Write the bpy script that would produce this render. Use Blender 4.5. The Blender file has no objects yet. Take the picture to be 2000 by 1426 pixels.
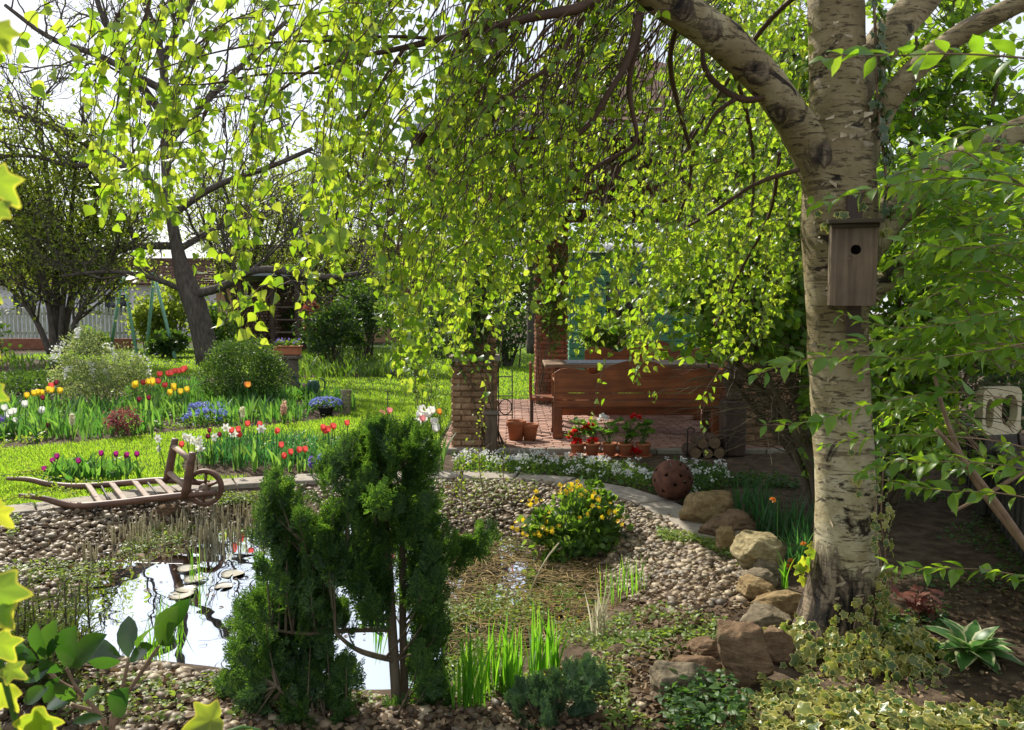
import bpy, math, random
import numpy as np
from mathutils import Vector, noise as mnoise

# ------------------------------------------------------------------ camera, sky, sun
SC = bpy.context.scene
COL = SC.collection
FPX, CX, CY, HOR = 1540.0, 1000.0, 713.0, 600.0     # focal length and centre in pixels of a 2000 px wide frame
EYE = 1.6
PITCH = math.atan((CY - HOR) / FPX)
cam_d = bpy.data.cameras.new('camera')
cam = bpy.data.objects.new('camera', cam_d); COL.objects.link(cam)
cam.location = (0, 0, EYE)
cam.rotation_euler = (math.pi / 2 - PITCH, 0, 0)
cam_d.sensor_width = 36.0
cam_d.lens = 36.0 * FPX / 2000.0
cam_d.clip_start = 0.05
cam_d.clip_end = 1000
cam_d.dof.use_dof = True; cam_d.dof.focus_distance = 5.0; cam_d.dof.aperture_fstop = 10.0
SC.camera = cam

SUN_AZ, SUN_EL = -36.0, 40.0        # azimuth measured from straight ahead, minus = to the left
sun_d = bpy.data.lights.new('sun', 'SUN')
sun_d.energy = 5.0; sun_d.angle = math.radians(0.6); sun_d.color = (1.0, 0.94, 0.83)
sun = bpy.data.objects.new('sun', sun_d); COL.objects.link(sun)
sd = Vector((math.sin(math.radians(SUN_AZ)) * math.cos(math.radians(SUN_EL)),
             math.cos(math.radians(SUN_AZ)) * math.cos(math.radians(SUN_EL)), math.sin(math.radians(SUN_EL))))
sun.rotation_euler = sd.to_track_quat('Z', 'Y').to_euler()
sun.location = (-8, 12, 14)

W = bpy.data.worlds.new('World'); SC.world = W; W.use_nodes = True
wn, wl_ = W.node_tree.nodes, W.node_tree.links
sky = wn.new('ShaderNodeTexSky'); sky.sky_type = 'NISHITA'; sky.sun_disc = False
sky.sun_elevation = math.radians(SUN_EL); sky.sun_rotation = math.radians(SUN_AZ)
sky.dust_density = 1.2; sky.air_density = 1.0; sky.ozone_density = 1.0
bg = wn['Background']; bg.inputs['Strength'].default_value = 0.10
# thin white cloud veil, a property of the sky by direction
tc = wn.new('ShaderNodeTexCoord'); wno = wn.new('ShaderNodeTexNoise'); wno.inputs['Scale'].default_value = 2.2
wno.inputs['Detail'].default_value = 6.0
wr = wn.new('ShaderNodeValToRGB'); wr.color_ramp.elements[0].position = 0.30; wr.color_ramp.elements[1].position = 0.62
wr.color_ramp.elements[0].color = (0.35,)*3 + (1,); wr.color_ramp.elements[1].color = (0.8,)*3 + (1,)
wm = wn.new('ShaderNodeMix'); wm.data_type = 'RGBA'
wm.inputs[7].default_value = (8.0, 8.3, 8.8, 1)
wl_.new(tc.outputs['Generated'], wno.inputs['Vector']); wl_.new(wno.outputs['Fac'], wr.inputs['Fac'])
wl_.new(wr.outputs['Color'], wm.inputs[0]); wl_.new(sky.outputs['Color'], wm.inputs[6])
wcl = wn.new('ShaderNodeMix'); wcl.data_type = 'RGBA'; wcl.blend_type = 'DARKEN'; wcl.inputs[0].default_value = 1.0
wcl.inputs[7].default_value = (9.8, 10.8, 12.4, 1)          # hazy aureole instead of a glaring one
wl_.new(wm.outputs[2], wcl.inputs[6]); wl_.new(wcl.outputs[2], bg.inputs['Color'])

SC.view_settings.view_transform = 'Standard'; SC.view_settings.look = 'None'
SC.view_settings.gamma = 1.0; SC.view_settings.exposure = 0.55
SC.cycles.max_bounces = 8; SC.cycles.diffuse_bounces = 3; SC.cycles.transmission_bounces = 5
SC.cycles.transparent_max_bounces = 10; SC.cycles.caustics_reflective = False; SC.cycles.caustics_refractive = False
SC.cycles.use_denoising = True
SC.cycles.sample_clamp_indirect = 6.0

rng = np.random.default_rng(11)
random.seed(11)
U = rng.uniform
N_ = rng.normal

# ------------------------------------------------------------------ pixels -> world
FWD = np.array([0, math.cos(PITCH), -math.sin(PITCH)]); UPV = np.array([0, math.sin(PITCH), math.cos(PITCH)])
def ray(px, py):
    return np.array([1.0, 0, 0]) * ((px - CX) / FPX) + UPV * (-(py - CY) / FPX) + FWD
def P(px, py, d):
    r = ray(px, py); return np.array([0, 0, EYE]) + r * (d / r[1])
def G(px, py, z=0.0):
    r = ray(px, py); return np.array([0, 0, EYE]) + r * ((z - EYE) / r[2])
def PL(lst): return np.array([P(*a) for a in lst])
def S(px, d): return px * d / FPX            # pixel length -> metres at depth d

def sdpoly(pts, poly):
    pts = np.asarray(pts, float); poly = np.asarray(poly, float); n = len(poly)
    out = np.full(len(pts), 1e9); inside = np.zeros(len(pts), bool)
    for i in range(n):
        a, b = poly[i], poly[(i + 1) % n]
        e = b - a; w = pts - a
        t = np.clip((w @ e) / max(e @ e, 1e-9), 0, 1)
        out = np.minimum(out, np.hypot(*(w - t[:, None] * e).T))
        c = (a[1] <= pts[:, 1]) != (b[1] <= pts[:, 1])
        with np.errstate(divide='ignore', invalid='ignore'):
            xi = a[0] + (pts[:, 1] - a[1]) * e[0] / (e[1] if e[1] != 0 else 1e-9)
        inside ^= c & (pts[:, 0] < xi)
    return np.where(inside, -out, out)

def smooth_closed(poly, it=2):
    p = np.asarray(poly, float)
    for _ in range(it):
        q = np.roll(p, -1, 0); p = np.stack([p * .75 + q * .25, p * .25 + q * .75], 1).reshape(-1, p.shape[1])
    return p
def smooth_open(p, it=2):
    p = np.asarray(p, float)
    for _ in range(it):
        a, b = p[:-1], p[1:]
        m = np.stack([a * .75 + b * .25, a * .25 + b * .75], 1).reshape(-1, p.shape[1])
        p = np.vstack([p[:1], m, p[-1:]])
    return p
def resample(p, n):
    p = np.asarray(p, float); s = np.r_[0, np.cumsum(np.linalg.norm(np.diff(p[:, :3], axis=0), axis=1))]
    t = np.linspace(0, s[-1], n); return np.stack([np.interp(t, s, p[:, k]) for k in range(p.shape[1])], 1)

WZ = -0.18
POND = smooth_closed([G(x, y, WZ)[:2] for x, y in [(150,1130),(185,1075),(330,1028),(560,1008),(760,1024),(880,1045),(1010,1048),
        (1120,1066),(1190,1105),(1190,1165),(1120,1240),(1010,1290),(900,1335),(740,1350),(560,1330),(430,1300),(300,1290),(190,1275),(130,1205)]], 2)
def hgt(x, y):
    x = np.atleast_1d(np.asarray(x, float)); y = np.atleast_1d(np.asarray(y, float))
    z = np.zeros(len(x)); m = (np.abs(x) < 6) & (y < 9)
    if m.any():
        s = sdpoly(np.stack([x[m], y[m]], 1), POND)
        t = np.clip(s / .6, 0, 1)
        z[m] = np.where(s > 0, WZ * (1 - (t ** .8) * (1 - .0 * t)), WZ - np.clip(-s * .55, 0, .4))
    z += .012 * np.sin(x * 2.3 + 1) * np.cos(y * 1.9) * (y < 8)
    return z
def HZ(x, y): return float(hgt(x, y)[0])
def GT(px, py):
    z = 0.0
    for _ in range(8):
        p = G(px, py, z); z = .5 * z + .5 * HZ(p[0], p[1])
    return np.array([p[0], p[1], HZ(p[0], p[1])])

# ------------------------------------------------------------------ mesh building
class MB:
    def __init__(s): s.V = []; s.F = []; s.E = []; s.n = 0
    def add(s, V, F, e=None):
        V = np.asarray(V, np.float64).reshape(-1, 3)
        if isinstance(F, np.ndarray): Fs = [F]
        else:
            by = {}
            for f in F: by.setdefault(len(f), []).append(f)
            Fs = [np.array(v, np.int64) for v in by.values()]
        for f in Fs: s.F.append(f + s.n)
        s.V.append(V); s.E.append(np.zeros(len(V)) if e is None else np.asarray(e, float)); s.n += len(V)
        return s
    def box(s, c, size, rz=0., rx=0., ry=0., jit=0.):
        c = np.asarray(c, float); h = np.asarray(size, float) / 2
        v = np.array([[x, y, z] for z in (-1, 1) for y in (-1, 1) for x in (-1, 1)], float) * h
        if jit: v += U(-jit, jit, v.shape)
        s.add(rot(v, rx, ry, rz) + c, np.array([[0,2,3,1],[4,5,7,6],[0,1,5,4],[2,6,7,3],[0,4,6,2],[1,3,7,5]])); return s
    def bbox(s, c, size, b=.006, rz=0., rx=0., ry=0., jit=0.):
        """box with chamfered edges"""
        c = np.asarray(c, float); h = np.asarray(size, float) / 2; b = min(b, h.min() * .45)
        V = []; idx = {}
        for sx in (-1, 1):
            for sy in (-1, 1):
                for sz in (-1, 1):
                    sg = np.array([sx, sy, sz])
                    for a in range(3):
                        p = sg * (h - b); p[a] = sg[a] * h[a]
                        idx[(sx, sy, sz, a)] = len(V); V.append(p)
        F = []
        for a in range(3):
            o = [k for k in range(3) if k != a]
            for sg in (-1, 1):
                q = []
                for u, v in ((-1,-1),(1,-1),(1,1),(-1,1)):
                    k = [0,0,0]; k[a] = sg; k[o[0]] = u; k[o[1]] = v; q.append(idx[(*k, a)])
                F.append(q if (sg > 0) == (a != 1) else q[::-1])
        for a in range(3):
            o = [k for k in range(3) if k != a]
            for u in (-1, 1):
                for v in (-1, 1):
                    ks = []
                    for sg in (-1, 1):
                        k = [0,0,0]; k[a] = sg; k[o[0]] = u; k[o[1]] = v; ks.append(k)
                    F.append([idx[(*ks[0], o[0])], idx[(*ks[1], o[0])], idx[(*ks[1], o[1])], idx[(*ks[0], o[1])]])
        for sx in (-1, 1):
            for sy in (-1, 1):
                for sz in (-1, 1): F.append([idx[(sx, sy, sz, a)] for a in range(3)])
        V = np.array(V)
        if jit: V = V + np.repeat(U(-jit, jit, (8, 3)), 3, 0)
        s.add(rot(V, rx, ry, rz) + c, F); return s
    def bar(s, a, b, w, t, up=(0, 0, 1)):
        a = np.asarray(a, float); b = np.asarray(b, float); y = b - a; L = np.linalg.norm(y); y /= L
        x = np.cross(y, up); x /= np.linalg.norm(x); z = np.cross(x, y)
        tmp = MB().bbox((0, 0, 0), (w, L, t)); R = np.stack([x, y, z], 1)
        o = s.n
        s.V.append(tmp.V[0] @ R.T + (a + b) / 2); s.E.append(tmp.E[0]); s.n += len(tmp.V[0])
        for f in tmp.F: s.F.append(f + o)
        return s
    def tube(s, pts, rad, sides=8, cap=True):
        tubes(s, np.asarray(pts, float)[None], np.broadcast_to(np.asarray(rad, float), (1, len(pts))), sides, cap); return s
    def lathe(s, prof, c=(0, 0, 0), n=24, wob=None):
        prof = np.asarray(prof, float); a = np.linspace(0, 2 * math.pi, n, endpoint=False)
        V = np.stack([prof[:, 0][:, None] * np.cos(a), prof[:, 0][:, None] * np.sin(a), np.broadcast_to(prof[:, 1][:, None], (len(prof), n))], -1)
        if wob is not None: V = V + wob(V)
        k = len(prof); i = np.arange(k - 1)[:, None] * n; j = np.arange(n)[None]; j2 = (j + 1) % n
        F = np.stack([i + j, i + j2, i + n + j2, i + n + j], -1).reshape(-1, 4)
        s.add(V.reshape(-1, 3) + np.asarray(c, float), F); return s
    def inst(s, T, pos, R, sc):
        """T = (verts, faces, e): N copies at pos with rotation matrices R and scales sc (N,) or (N,3)"""
        tv, tf, te = T; n = len(pos)
        if n == 0: return s
        sc = np.asarray(sc, float)
        if sc.ndim == 1: sc = np.repeat(sc[:, None], 3, 1)
        V = np.einsum('nij,nkj->nki', R, tv[None] * sc[:, None, :]) + np.asarray(pos)[:, None, :]
        off = (np.arange(n) * len(tv))[:, None, None]
        o = s.n; s.V.append(V.reshape(-1, 3)); s.E.append(np.tile(te, n)); s.n += n * len(tv)
        for f in tf: s.F.append((f[None] + off).reshape(-1, f.shape[1]) + o)
        return s
    def build(s, name, mat, parent=None, loc=None, smooth=True):
        me = bpy.data.meshes.new(name)
        V = np.vstack(s.V) if s.V else np.zeros((0, 3))
        base = np.zeros(3)
        if parent is not None: base = wloc(parent)
        elif loc is not None: base = np.asarray(loc, float)
        V = V - base
        me.vertices.add(len(V)); me.vertices.foreach_set('co', V.astype(np.float32).ravel())
        idx = np.concatenate([f.ravel() for f in s.F]); tot = np.concatenate([np.full(len(f), f.shape[1]) for f in s.F])
        me.loops.add(len(idx)); me.loops.foreach_set('vertex_index', idx.astype(np.int32))
        st = np.r_[0, np.cumsum(tot)[:-1]]
        me.polygons.add(len(tot)); me.polygons.foreach_set('loop_start', st.astype(np.int32))
        try: me.polygons.foreach_set('loop_total', tot.astype(np.int32))
        except Exception: pass
        me.polygons.foreach_set('use_smooth', np.full(len(tot), smooth))
        E = np.concatenate(s.E)
        if E.any():
            at = me.attributes.new('e', 'FLOAT', 'POINT'); at.data.foreach_set('value', E.astype(np.float32))
        me.update(calc_edges=True); me.validate()
        me.materials.append(mat)
        o = bpy.data.objects.new(name, me); COL.objects.link(o)
        if parent is not None: o.parent = parent
        elif loc is not None: o.location = loc
        return o

def rot(v, rx=0., ry=0., rz=0.):
    if rx: c, s_ = math.cos(rx), math.sin(rx); v = v @ np.array([[1,0,0],[0,c,-s_],[0,s_,c]]).T
    if ry: c, s_ = math.cos(ry), math.sin(ry); v = v @ np.array([[c,0,s_],[0,1,0],[-s_,0,c]]).T
    if rz: c, s_ = math.cos(rz), math.sin(rz); v = v @ np.array([[c,-s_,0],[s_,c,0],[0,0,1]]).T
    return v
def wloc(o):
    p = np.zeros(3)
    while o is not None: p = p + np.array(o.location); o = o.parent
    return p
def unit(v): return v / np.maximum(np.linalg.norm(v, axis=-1, keepdims=True), 1e-9)
def frames(f, n):
    """rotation matrices with y along f and z near n"""
    f = unit(f); x = np.cross(f, n); x = unit(x); z = np.cross(x, f)
    return np.stack([x, f, z], -1)
def rvec(n): return unit(N_(size=(n, 3)))
def tubes(mb, Pts, Rad, sides=6, cap=True):
    Pts = np.asarray(Pts, float); n, k, _ = Pts.shape
    T = unit(np.gradient(Pts, axis=1))
    mean = unit(T.mean(1)); ref = np.where(np.abs(mean[:, 2:3]) > .75, np.array([[1., 0.12, 0]]), np.array([[0., 0.1, 1]]))
    u = unit(np.cross(T, ref[:, None, :])); v = np.cross(T, u)
    a = np.linspace(0, 2 * math.pi, sides, endpoint=False)
    V = Pts[:, :, None, :] + Rad[:, :, None, None] * (np.cos(a)[:, None] * u[:, :, None, :] + np.sin(a)[:, None] * v[:, :, None, :])
    i = np.arange(k - 1)[:, None] * sides; j = np.arange(sides)[None]; j2 = (j + 1) % sides
    F = np.stack([i + j, i + j2, i + sides + j2, i + sides + j], -1).reshape(-1, 4)
    F = (F[None] + (np.arange(n) * k * sides)[:, None, None]).reshape(-1, 4)
    o = mb.n; mb.V.append(V.reshape(-1, 3)); mb.E.append(np.zeros(n * k * sides)); mb.n += n * k * sides
    mb.F.append(F + o)
    if cap:
        for e in (0, k - 1):
            c = (np.arange(n) * k * sides)[:, None] + e * sides + np.arange(sides)[None]
            mb.F.append((c if e else c[:, ::-1]) + o)
class Twigs:
    def __init__(s): s.g = {}
    def add(s, p, r):
        k = len(p); s.g.setdefault(k, ([], [])); s.g[k][0].append(p); s.g[k][1].append(np.broadcast_to(r, (k,)))
    def to(s, mb, sides=5, cap=False):
        for k, (p, r) in s.g.items(): tubes(mb, np.array(p), np.array(r), sides, cap)
        return mb

def tag(o, label=None, cat=None, group=None, kind=None):
    if label: o['label'] = label
    if cat: o['category'] = cat
    if group: o['group'] = group
    if kind: o['kind'] = kind
    return o
def thing(name, label, cat, loc, group=None):
    o = bpy.data.objects.new(name, None); COL.objects.link(o); o.location = tuple(float(v) for v in loc); o.empty_display_size = .1
    return tag(o, label, cat, group)
def copy_tree(o, parent=None):
    c = o.copy(); COL.objects.link(c)
    if parent is not None: c.parent = parent
    for ch in list(o.children): copy_tree(ch, c)
    return c

# ------------------------------------------------------------------ materials
class NT:
    def __init__(s, name):
        s.m = bpy.data.materials.new(name); s.m.use_nodes = True; s.t = s.m.node_tree
        s.p = s.t.nodes['Principled BSDF']; s.out = s.t.nodes['Material Output']
    def n(s, typ, ins=None, **kw):
        o = s.t.nodes.new(typ)
        for k, v in kw.items(): setattr(o, k, v)
        for k, v in (ins or {}).items():
            if hasattr(v, 'is_output'): s.t.links.new(v, o.inputs[k])
            else: o.inputs[k].default_value = v
        return o
    def l(s, a, b): s.t.links.new(a, b)
    def ramp(s, fac, stops, interp='LINEAR'):
        r = s.t.nodes.new('ShaderNodeValToRGB'); cr = r.color_ramp; cr.interpolation = interp
        while len(cr.elements) < len(stops): cr.elements.new(0.5)
        for e, (p, c) in zip(cr.elements, stops):
            e.position = p; e.color = (*c, 1) if len(c) == 3 else c
        s.l(fac, r.inputs['Fac']); return r.outputs['Color']
    def mix(s, fac, a, b, mode='MIX'):
        o = s.t.nodes.new('ShaderNodeMix'); o.data_type = 'RGBA'; o.blend_type = mode
        for k, v in ((0, fac), (6, a), (7, b)):
            if hasattr(v, 'is_output'): s.l(v, o.inputs[k])
            elif k == 0: o.inputs[0].default_value = v
            else: o.inputs[k].default_value = (*v, 1) if len(v) == 3 else v
        return o.outputs[2]
    def coord(s, sc=(1, 1, 1), rz=0.):
        c = s.t.nodes.new('ShaderNodeTexCoord'); m = s.t.nodes.new('ShaderNodeMapping')
        m.inputs['Scale'].default_value = sc; m.inputs['Rotation'].default_value = (0, 0, rz); s.l(c.outputs['Object'], m.inputs['Vector']); return m.outputs[0]
    def noise(s, vec, scale, detail=4., rough=.55, dist=0.):
        return s.n('ShaderNodeTexNoise', {'Vector': vec, 'Scale': scale, 'Detail': detail, 'Roughness': rough, 'Distortion': dist}).outputs['Fac']
    def bump(s, h, strength=.5, dist=.01):
        b = s.n('ShaderNodeBump', {'Height': h, 'Strength': strength, 'Distance': dist}); s.l(b.outputs['Normal'], s.p.inputs['Normal']); return b
    def island(s): return s.t.nodes.new('ShaderNodeNewGeometry').outputs['Random Per Island']

def leaf_mat(name, cols, tcols=None, rough=.45, tr=.5, edge=None, ew=(.5, .8), spec=.4):
    t = NT(name); r = t.island()
    k = max(1, len(cols) - 1)
    c = t.ramp(r, [(i / k, cc) for i, cc in enumerate(cols)])
    tcols = tcols or [tuple(min(.9, v * 2.4) for v in cc) for cc in cols]
    k2 = max(1, len(tcols) - 1)
    tcn = t.ramp(r, [(i / k2, cc) for i, cc in enumerate(tcols)])
    vec = t.coord(); nz = t.noise(vec, 60., 3.)
    v = t.ramp(nz, [(.3, (.75, .75, .75)), (.7, (1.2, 1.2, 1.2))])
    c = t.mix(1., c, v, 'MULTIPLY')
    if edge:
        a = t.n('ShaderNodeAttribute', attribute_name='e').outputs['Fac']
        f0 = t.noise(vec, 90., 2.)
        s_ = t.n('ShaderNodeMath', {0: a, 1: t.n('ShaderNodeMath', {0: f0, 1: .35}, operation='MULTIPLY').outputs[0]}, operation='ADD').outputs[0]
        f = t.ramp(s_, [(ew[0], (0, 0, 0)), (ew[1], (1, 1, 1))])
        c = t.mix(f, c, edge[0]); tcn = t.mix(f, tcn, edge[1])
    t.l(c, t.p.inputs['Base Color']); t.p.inputs['Roughness'].default_value = rough
    t.p.inputs['Specular IOR Level'].default_value = spec
    tl = t.n('ShaderNodeBsdfTranslucent', {'Color': tcn})
    mx = t.n('ShaderNodeMixShader', {0: tr, 1: t.p.outputs[0], 2: tl.outputs[0]})
    t.l(mx.outputs[0], t.out.inputs['Surface'])
    return t.m
def noise_mat(name, c1, c2, scale=8., rough=.8, bump=.4, bd=.01, c3=None, st=(1, 1, 1), spec=.3, metal=0., isl=0., detail=6.):
    t = NT(name); vec = t.coord(st); nz = t.noise(vec, scale, detail, .6)
    stops = [(.3, c1), (.7, c2)] if c3 is None else [(.28, c1), (.5, c2), (.72, c3)]
    c = t.ramp(nz, stops)
    if isl:
        v = t.ramp(t.island(), [(0, (1 - isl,) * 3), (1, (1 + isl,) * 3)]); c = t.mix(1., c, v, 'MULTIPLY')
    t.l(c, t.p.inputs['Base Color']); t.p.inputs['Roughness'].default_value = rough
    t.p.inputs['Specular IOR Level'].default_value = spec; t.p.inputs['Metallic'].default_value = metal
    if bump: t.bump(t.noise(vec, scale * 3, 6., .65), bump, bd)
    return t.m
def wood_mat(name, c1, c2, axis='x', scale=1., rough=.6, bump=.3):
    st = {'x': (1.5, 22, 22), 'y': (22, 1.5, 22), 'z': (22, 22, 1.5)}[axis]
    st = tuple(v * scale for v in st)
    t = NT(name); vec = t.coord(st); a = t.noise(vec, 1., 6., .6, .6); v2 = t.coord(); b = t.noise(v2, 5., 3.)
    c = t.ramp(a, [(.3, c1), (.68, c2)]); c = t.mix(1., c, t.ramp(b, [(.3, (.7, .7, .7)), (.7, (1.15, 1.15, 1.15))]), 'MULTIPLY')
    c = t.mix(1., c, t.ramp(t.island(), [(0, (.85, .85, .85)), (1, (1.15, 1.15, 1.15))]), 'MULTIPLY')
    t.l(c, t.p.inputs['Base Color']); t.p.inputs['Roughness'].default_value = rough; t.bump(a, bump, .004); return t.m

# ------------------------------------------------------------------ leaf shapes (in the xy plane, base at 0, tip along +y, length 1)
def leaf_T(prof, fold=.2, curl=.15, petiole=0.):
    V, E, F = [], [], []
    for t, w in prof:
        V.append((0, t + petiole, -curl * t * t)); E.append(0.)
    m = len(prof)
    L, R = {}, {}
    for i, (t, w) in enumerate(prof):
        if w > 0:
            z = -curl * t * t + fold * w
            L[i] = len(V); V.append((-w, t + petiole, z)); E.append(1.)
            R[i] = len(V); V.append((w, t + petiole, z)); E.append(1.)
    for i in range(m - 1):
        for side, sgn in ((L, 1), (R, -1)):
            q = [i, i + 1]
            if i + 1 in side: q.append(side[i + 1])
            if i in side: q.append(side[i])
            if len(q) >= 3: F.append(q if sgn > 0 else q[::-1])
    if petiole:
        b = len(V); V += [(-.012, 0, .03), (.012, 0, .03), (.012, petiole, 0), (-.012, petiole, 0)]; E += [0] * 4; F.append([b, b + 1, b + 2, b + 3])
    by = {}
    for f in F: by.setdefault(len(f), []).append(f)
    return (np.array(V, float), [np.array(v) for v in by.values()], np.array(E, float))
def fan_T(out, c=(0, .4), inner=.7, zf=None):
    out = np.array(out, float); c = np.array(c); n = len(out)
    inn = c + (out - c) * inner
    V2 = np.vstack([c[None], inn, out]); z = np.array([zf(x, y) for x, y in V2]) if zf else np.zeros(len(V2))
    V = np.column_stack([V2, z]); E = np.r_[0, np.zeros(n), np.ones(n)]
    i = np.arange(n); j = (i + 1) % n
    tri = np.stack([np.zeros(n, int), 1 + i, 1 + j], 1); quad = np.stack([1 + i, 1 + n + i, 1 + n + j, 1 + j], 1)
    return (V, [tri, quad], E)
BIRCH_T = leaf_T([(0,0),(.05,.22),(.10,.33),(.14,.33),(.19,.42),(.23,.39),(.29,.44),(.33,.39),(.39,.41),(.43,.34),(.49,.35),(.53,.27),(.59,.27),(.63,.19),(.69,.18),(.75,.11),(.84,.07),(.92,.025),(1.,0)], .3, .26, .28)
LANCE_T = leaf_T([(0,0),(.1,.09),(.28,.22),(.48,.245),(.68,.17),(.86,.06),(1.,0)], .3, .3, .05)
OVAL_T = leaf_T([(0,0),(.12,.16),(.35,.28),(.6,.28),(.85,.15),(1.,0)], .3, .2, .08)
ROUND_T = leaf_T([(0,0),(.1,.3),(.4,.46),(.75,.36),(1.,0)], .2, .1, .2)
BIG_T = leaf_T([(0,0),(.06,.05),(.18,.14),(.38,.23),(.6,.25),(.8,.18),(.93,.07),(1.,0)], .22, .18, .06)
HOSTA_T = leaf_T([(0,0),(.1,.12),(.28,.26),(.5,.3),(.72,.22),(.9,.09),(1.,0)], .35, .5, .1)
NEEDLE_T = leaf_T([(0,0),(.3,.04),(.8,.04),(1.,0)], .3, .1)
def ivy_outline(n):
    th = np.linspace(-math.pi / 2, 1.5 * math.pi, n, endpoint=False) + .5 * 2 * math.pi / n; r = np.full(n, .30)
    for a, l, w in ((90, .80, 19), (32, .62, 17), (148, .62, 17), (-28, .47, 17), (208, .47, 17)):
        d = np.abs((np.degrees(th) - a + 180) % 360 - 180); r += (l - .30) * np.exp(-(d / w) ** 1.35)
    d = np.abs((np.degrees(th) + 90 + 180) % 360 - 180); r *= 1 - .35 * np.exp(-(d / 16) ** 2)
    return np.column_stack([r * np.cos(th), .33 + r * np.sin(th)])
ivz = lambda x, y: .22 * abs(x) - .28 * (y - .3) ** 2 + .05 * math.sin(9 * x) * math.cos(7 * y)
IVY_T = fan_T(ivy_outline(30), (0, .33), .72, ivz)
IVYBIG_T = fan_T(ivy_outline(60), (0, .33), .72, ivz)
MAPLE_T = fan_T([(0,0),(.15,-.1),(.5,-.05),(.42,.12),(.85,.35),(.6,.4),(.62,.62),(.3,.5),(.25,.8),(.1,.8),(0,1.1),(-.1,.8),(-.25,.8),(-.3,.5),(-.62,.62),(-.6,.4),(-.85,.35),(-.42,.12),(-.5,-.05),(-.15,-.1)],
              (0, .3), .7, lambda x, y: -.2 * x * x)
def frond_T(seed=0):
    """flat scale-leaf spray of a cypress: a rib with alternate forked shoots"""
    r = np.random.default_rng(seed); V, F = [], []
    def strip(a, b, w):
        a, b = np.array(a), np.array(b); d = unit(b - a); n = np.array([-d[1], d[0], 0]) * w
        i = len(V); zc = np.array([0, 0, r.uniform(-.02, .02)])
        V.extend([a - n, a + n, a * .3 + b * .7 + n * .9 + zc, b + zc, a * .3 + b * .7 - n * .9 + zc]); F.append([i, i + 4, i + 3, i + 2, i + 1])
    strip((0, 0, 0), (0, 1, -.12), .02)
    for k in range(13):
        t = .08 + k * .072; sgn = 1 if k % 2 else -1; L = .52 * (1 - t * .72) * r.uniform(.8, 1.15); a = math.radians(r.uniform(38, 55))
        b = np.array((0, t, -.12 * t * t)); e = b + np.array([sgn * math.sin(a) * L, math.cos(a) * L, r.uniform(-.10, .05)])
        strip(b, e, .026)
        for q in (.35, .6, .8):
            m = b + (e - b) * q; a2 = a + math.radians(r.choice([-1, 1]) * r.uniform(28, 45)); l2 = L * (.5 - .3 * q) * 1.2
            strip(m, m + np.array([sgn * math.sin(a2) * l2, math.cos(a2) * l2, r.uniform(-.05, .05)]), .024)
    return (np.array(V, float), [np.array(F)], np.zeros(len(V)))
FRONDS = [frond_T(i) for i in range(4)]
def ico(sub=1):
    import bmesh
    b = bmesh.new(); bmesh.ops.create_icosphere(b, subdivisions=sub, radius=1.0)
    V = np.array([v.co[:] for v in b.verts]); F = np.array([[v.index for v in f.verts] for f in b.faces]); b.free(); return V, F
ICO1, ICO2, ICO3, ICO4 = ico(1), ico(2), ico(3), ico(5)

def blades(mb, base, h, w, az, lean, K=5, curve=1.6, droop=0.):
    """upright strap leaves, vectorised: base (N,3), height, width, heading and lean per blade"""
    n = len(base); h = np.broadcast_to(h, n); w = np.broadcast_to(w, n); az = np.broadcast_to(az, n); lean = np.broadcast_to(lean, n)
    t = np.linspace(0, 1, K)[None]
    out = lean[:, None] * h[:, None] * t ** curve
    up = h[:, None] * (t - droop * t ** 3) * np.sqrt(np.maximum(.15, 1 - np.minimum(lean[:, None], 1) ** 2 * .5 * t))
    dx, dy = np.cos(az)[:, None], np.sin(az)[:, None]
    C = np.stack([base[:, 0:1] + out * dx, base[:, 1:2] + out * dy, base[:, 2:3] + up], -1)
    tw = U(0, math.pi, n)[:, None] * .5
    sx, sy = np.cos(az[:, None] + math.pi / 2 + tw * .6), np.sin(az[:, None] + math.pi / 2 + tw * .6)
    ww = (w[:, None] * np.minimum(1, np.minimum(.55 + t * 1.2, (1 - t) * 2.2 + .02)) / 2)[..., None]
    s_ = np.stack([sx, sy, np.zeros_like(sx)], -1) * ww
    V = np.stack([C - s_, C + s_], 2).reshape(-1, 3)
    i = np.arange(K - 1)[:, None] * 2
    F = np.array([[0, 1, 3, 2]]) + i
    F = (F[None] + (np.arange(n) * K * 2)[:, None, None]).reshape(-1, 4)
    e = np.tile(np.repeat(t[0], 2), n)
    o = mb.n; mb.V.append(V); mb.E.append(e); mb.n += len(V); mb.F.append(F + o)
    return mb

# ------------------------------------------------------------------ palette
M_SOIL = noise_mat('soil', (.035, .024, .016), (.085, .06, .04), 9., .95, .9, .02, c3=(.15, .11, .075), spec=.1)
M_LAWNBASE = noise_mat('lawn_base', (.035, .055, .012), (.06, .1, .02), 6., .95, .5, .01, spec=.1)
M_GRASS = leaf_mat('grass_blade', [(.06, .13, .014), (.10, .19, .022), (.14, .22, .03)], [(.32, .60, .02), (.46, .72, .035), (.58, .74, .07)], .5, .56)
def pebble_mat():
    t = NT('pebble'); r = t.island()
    c = t.ramp(r, [(0, (.065, .044, .025)), (.3, (.135, .092, .05)), (.55, (.22, .16, .09)), (.8, (.36, .285, .18)), (1, (.13, .108, .08))])
    nz = t.noise(t.coord(), 45., 4.); c = t.mix(1., c, t.ramp(nz, [(.3, (.7, .7, .7)), (.7, (1.15, 1.15, 1.15))]), 'MULTIPLY')
    t.l(c, t.p.inputs['Base Color']); t.p.inputs['Roughness'].default_value = .6; t.bump(nz, .3, .003); return t.m
M_PEBBLE = pebble_mat()
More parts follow.
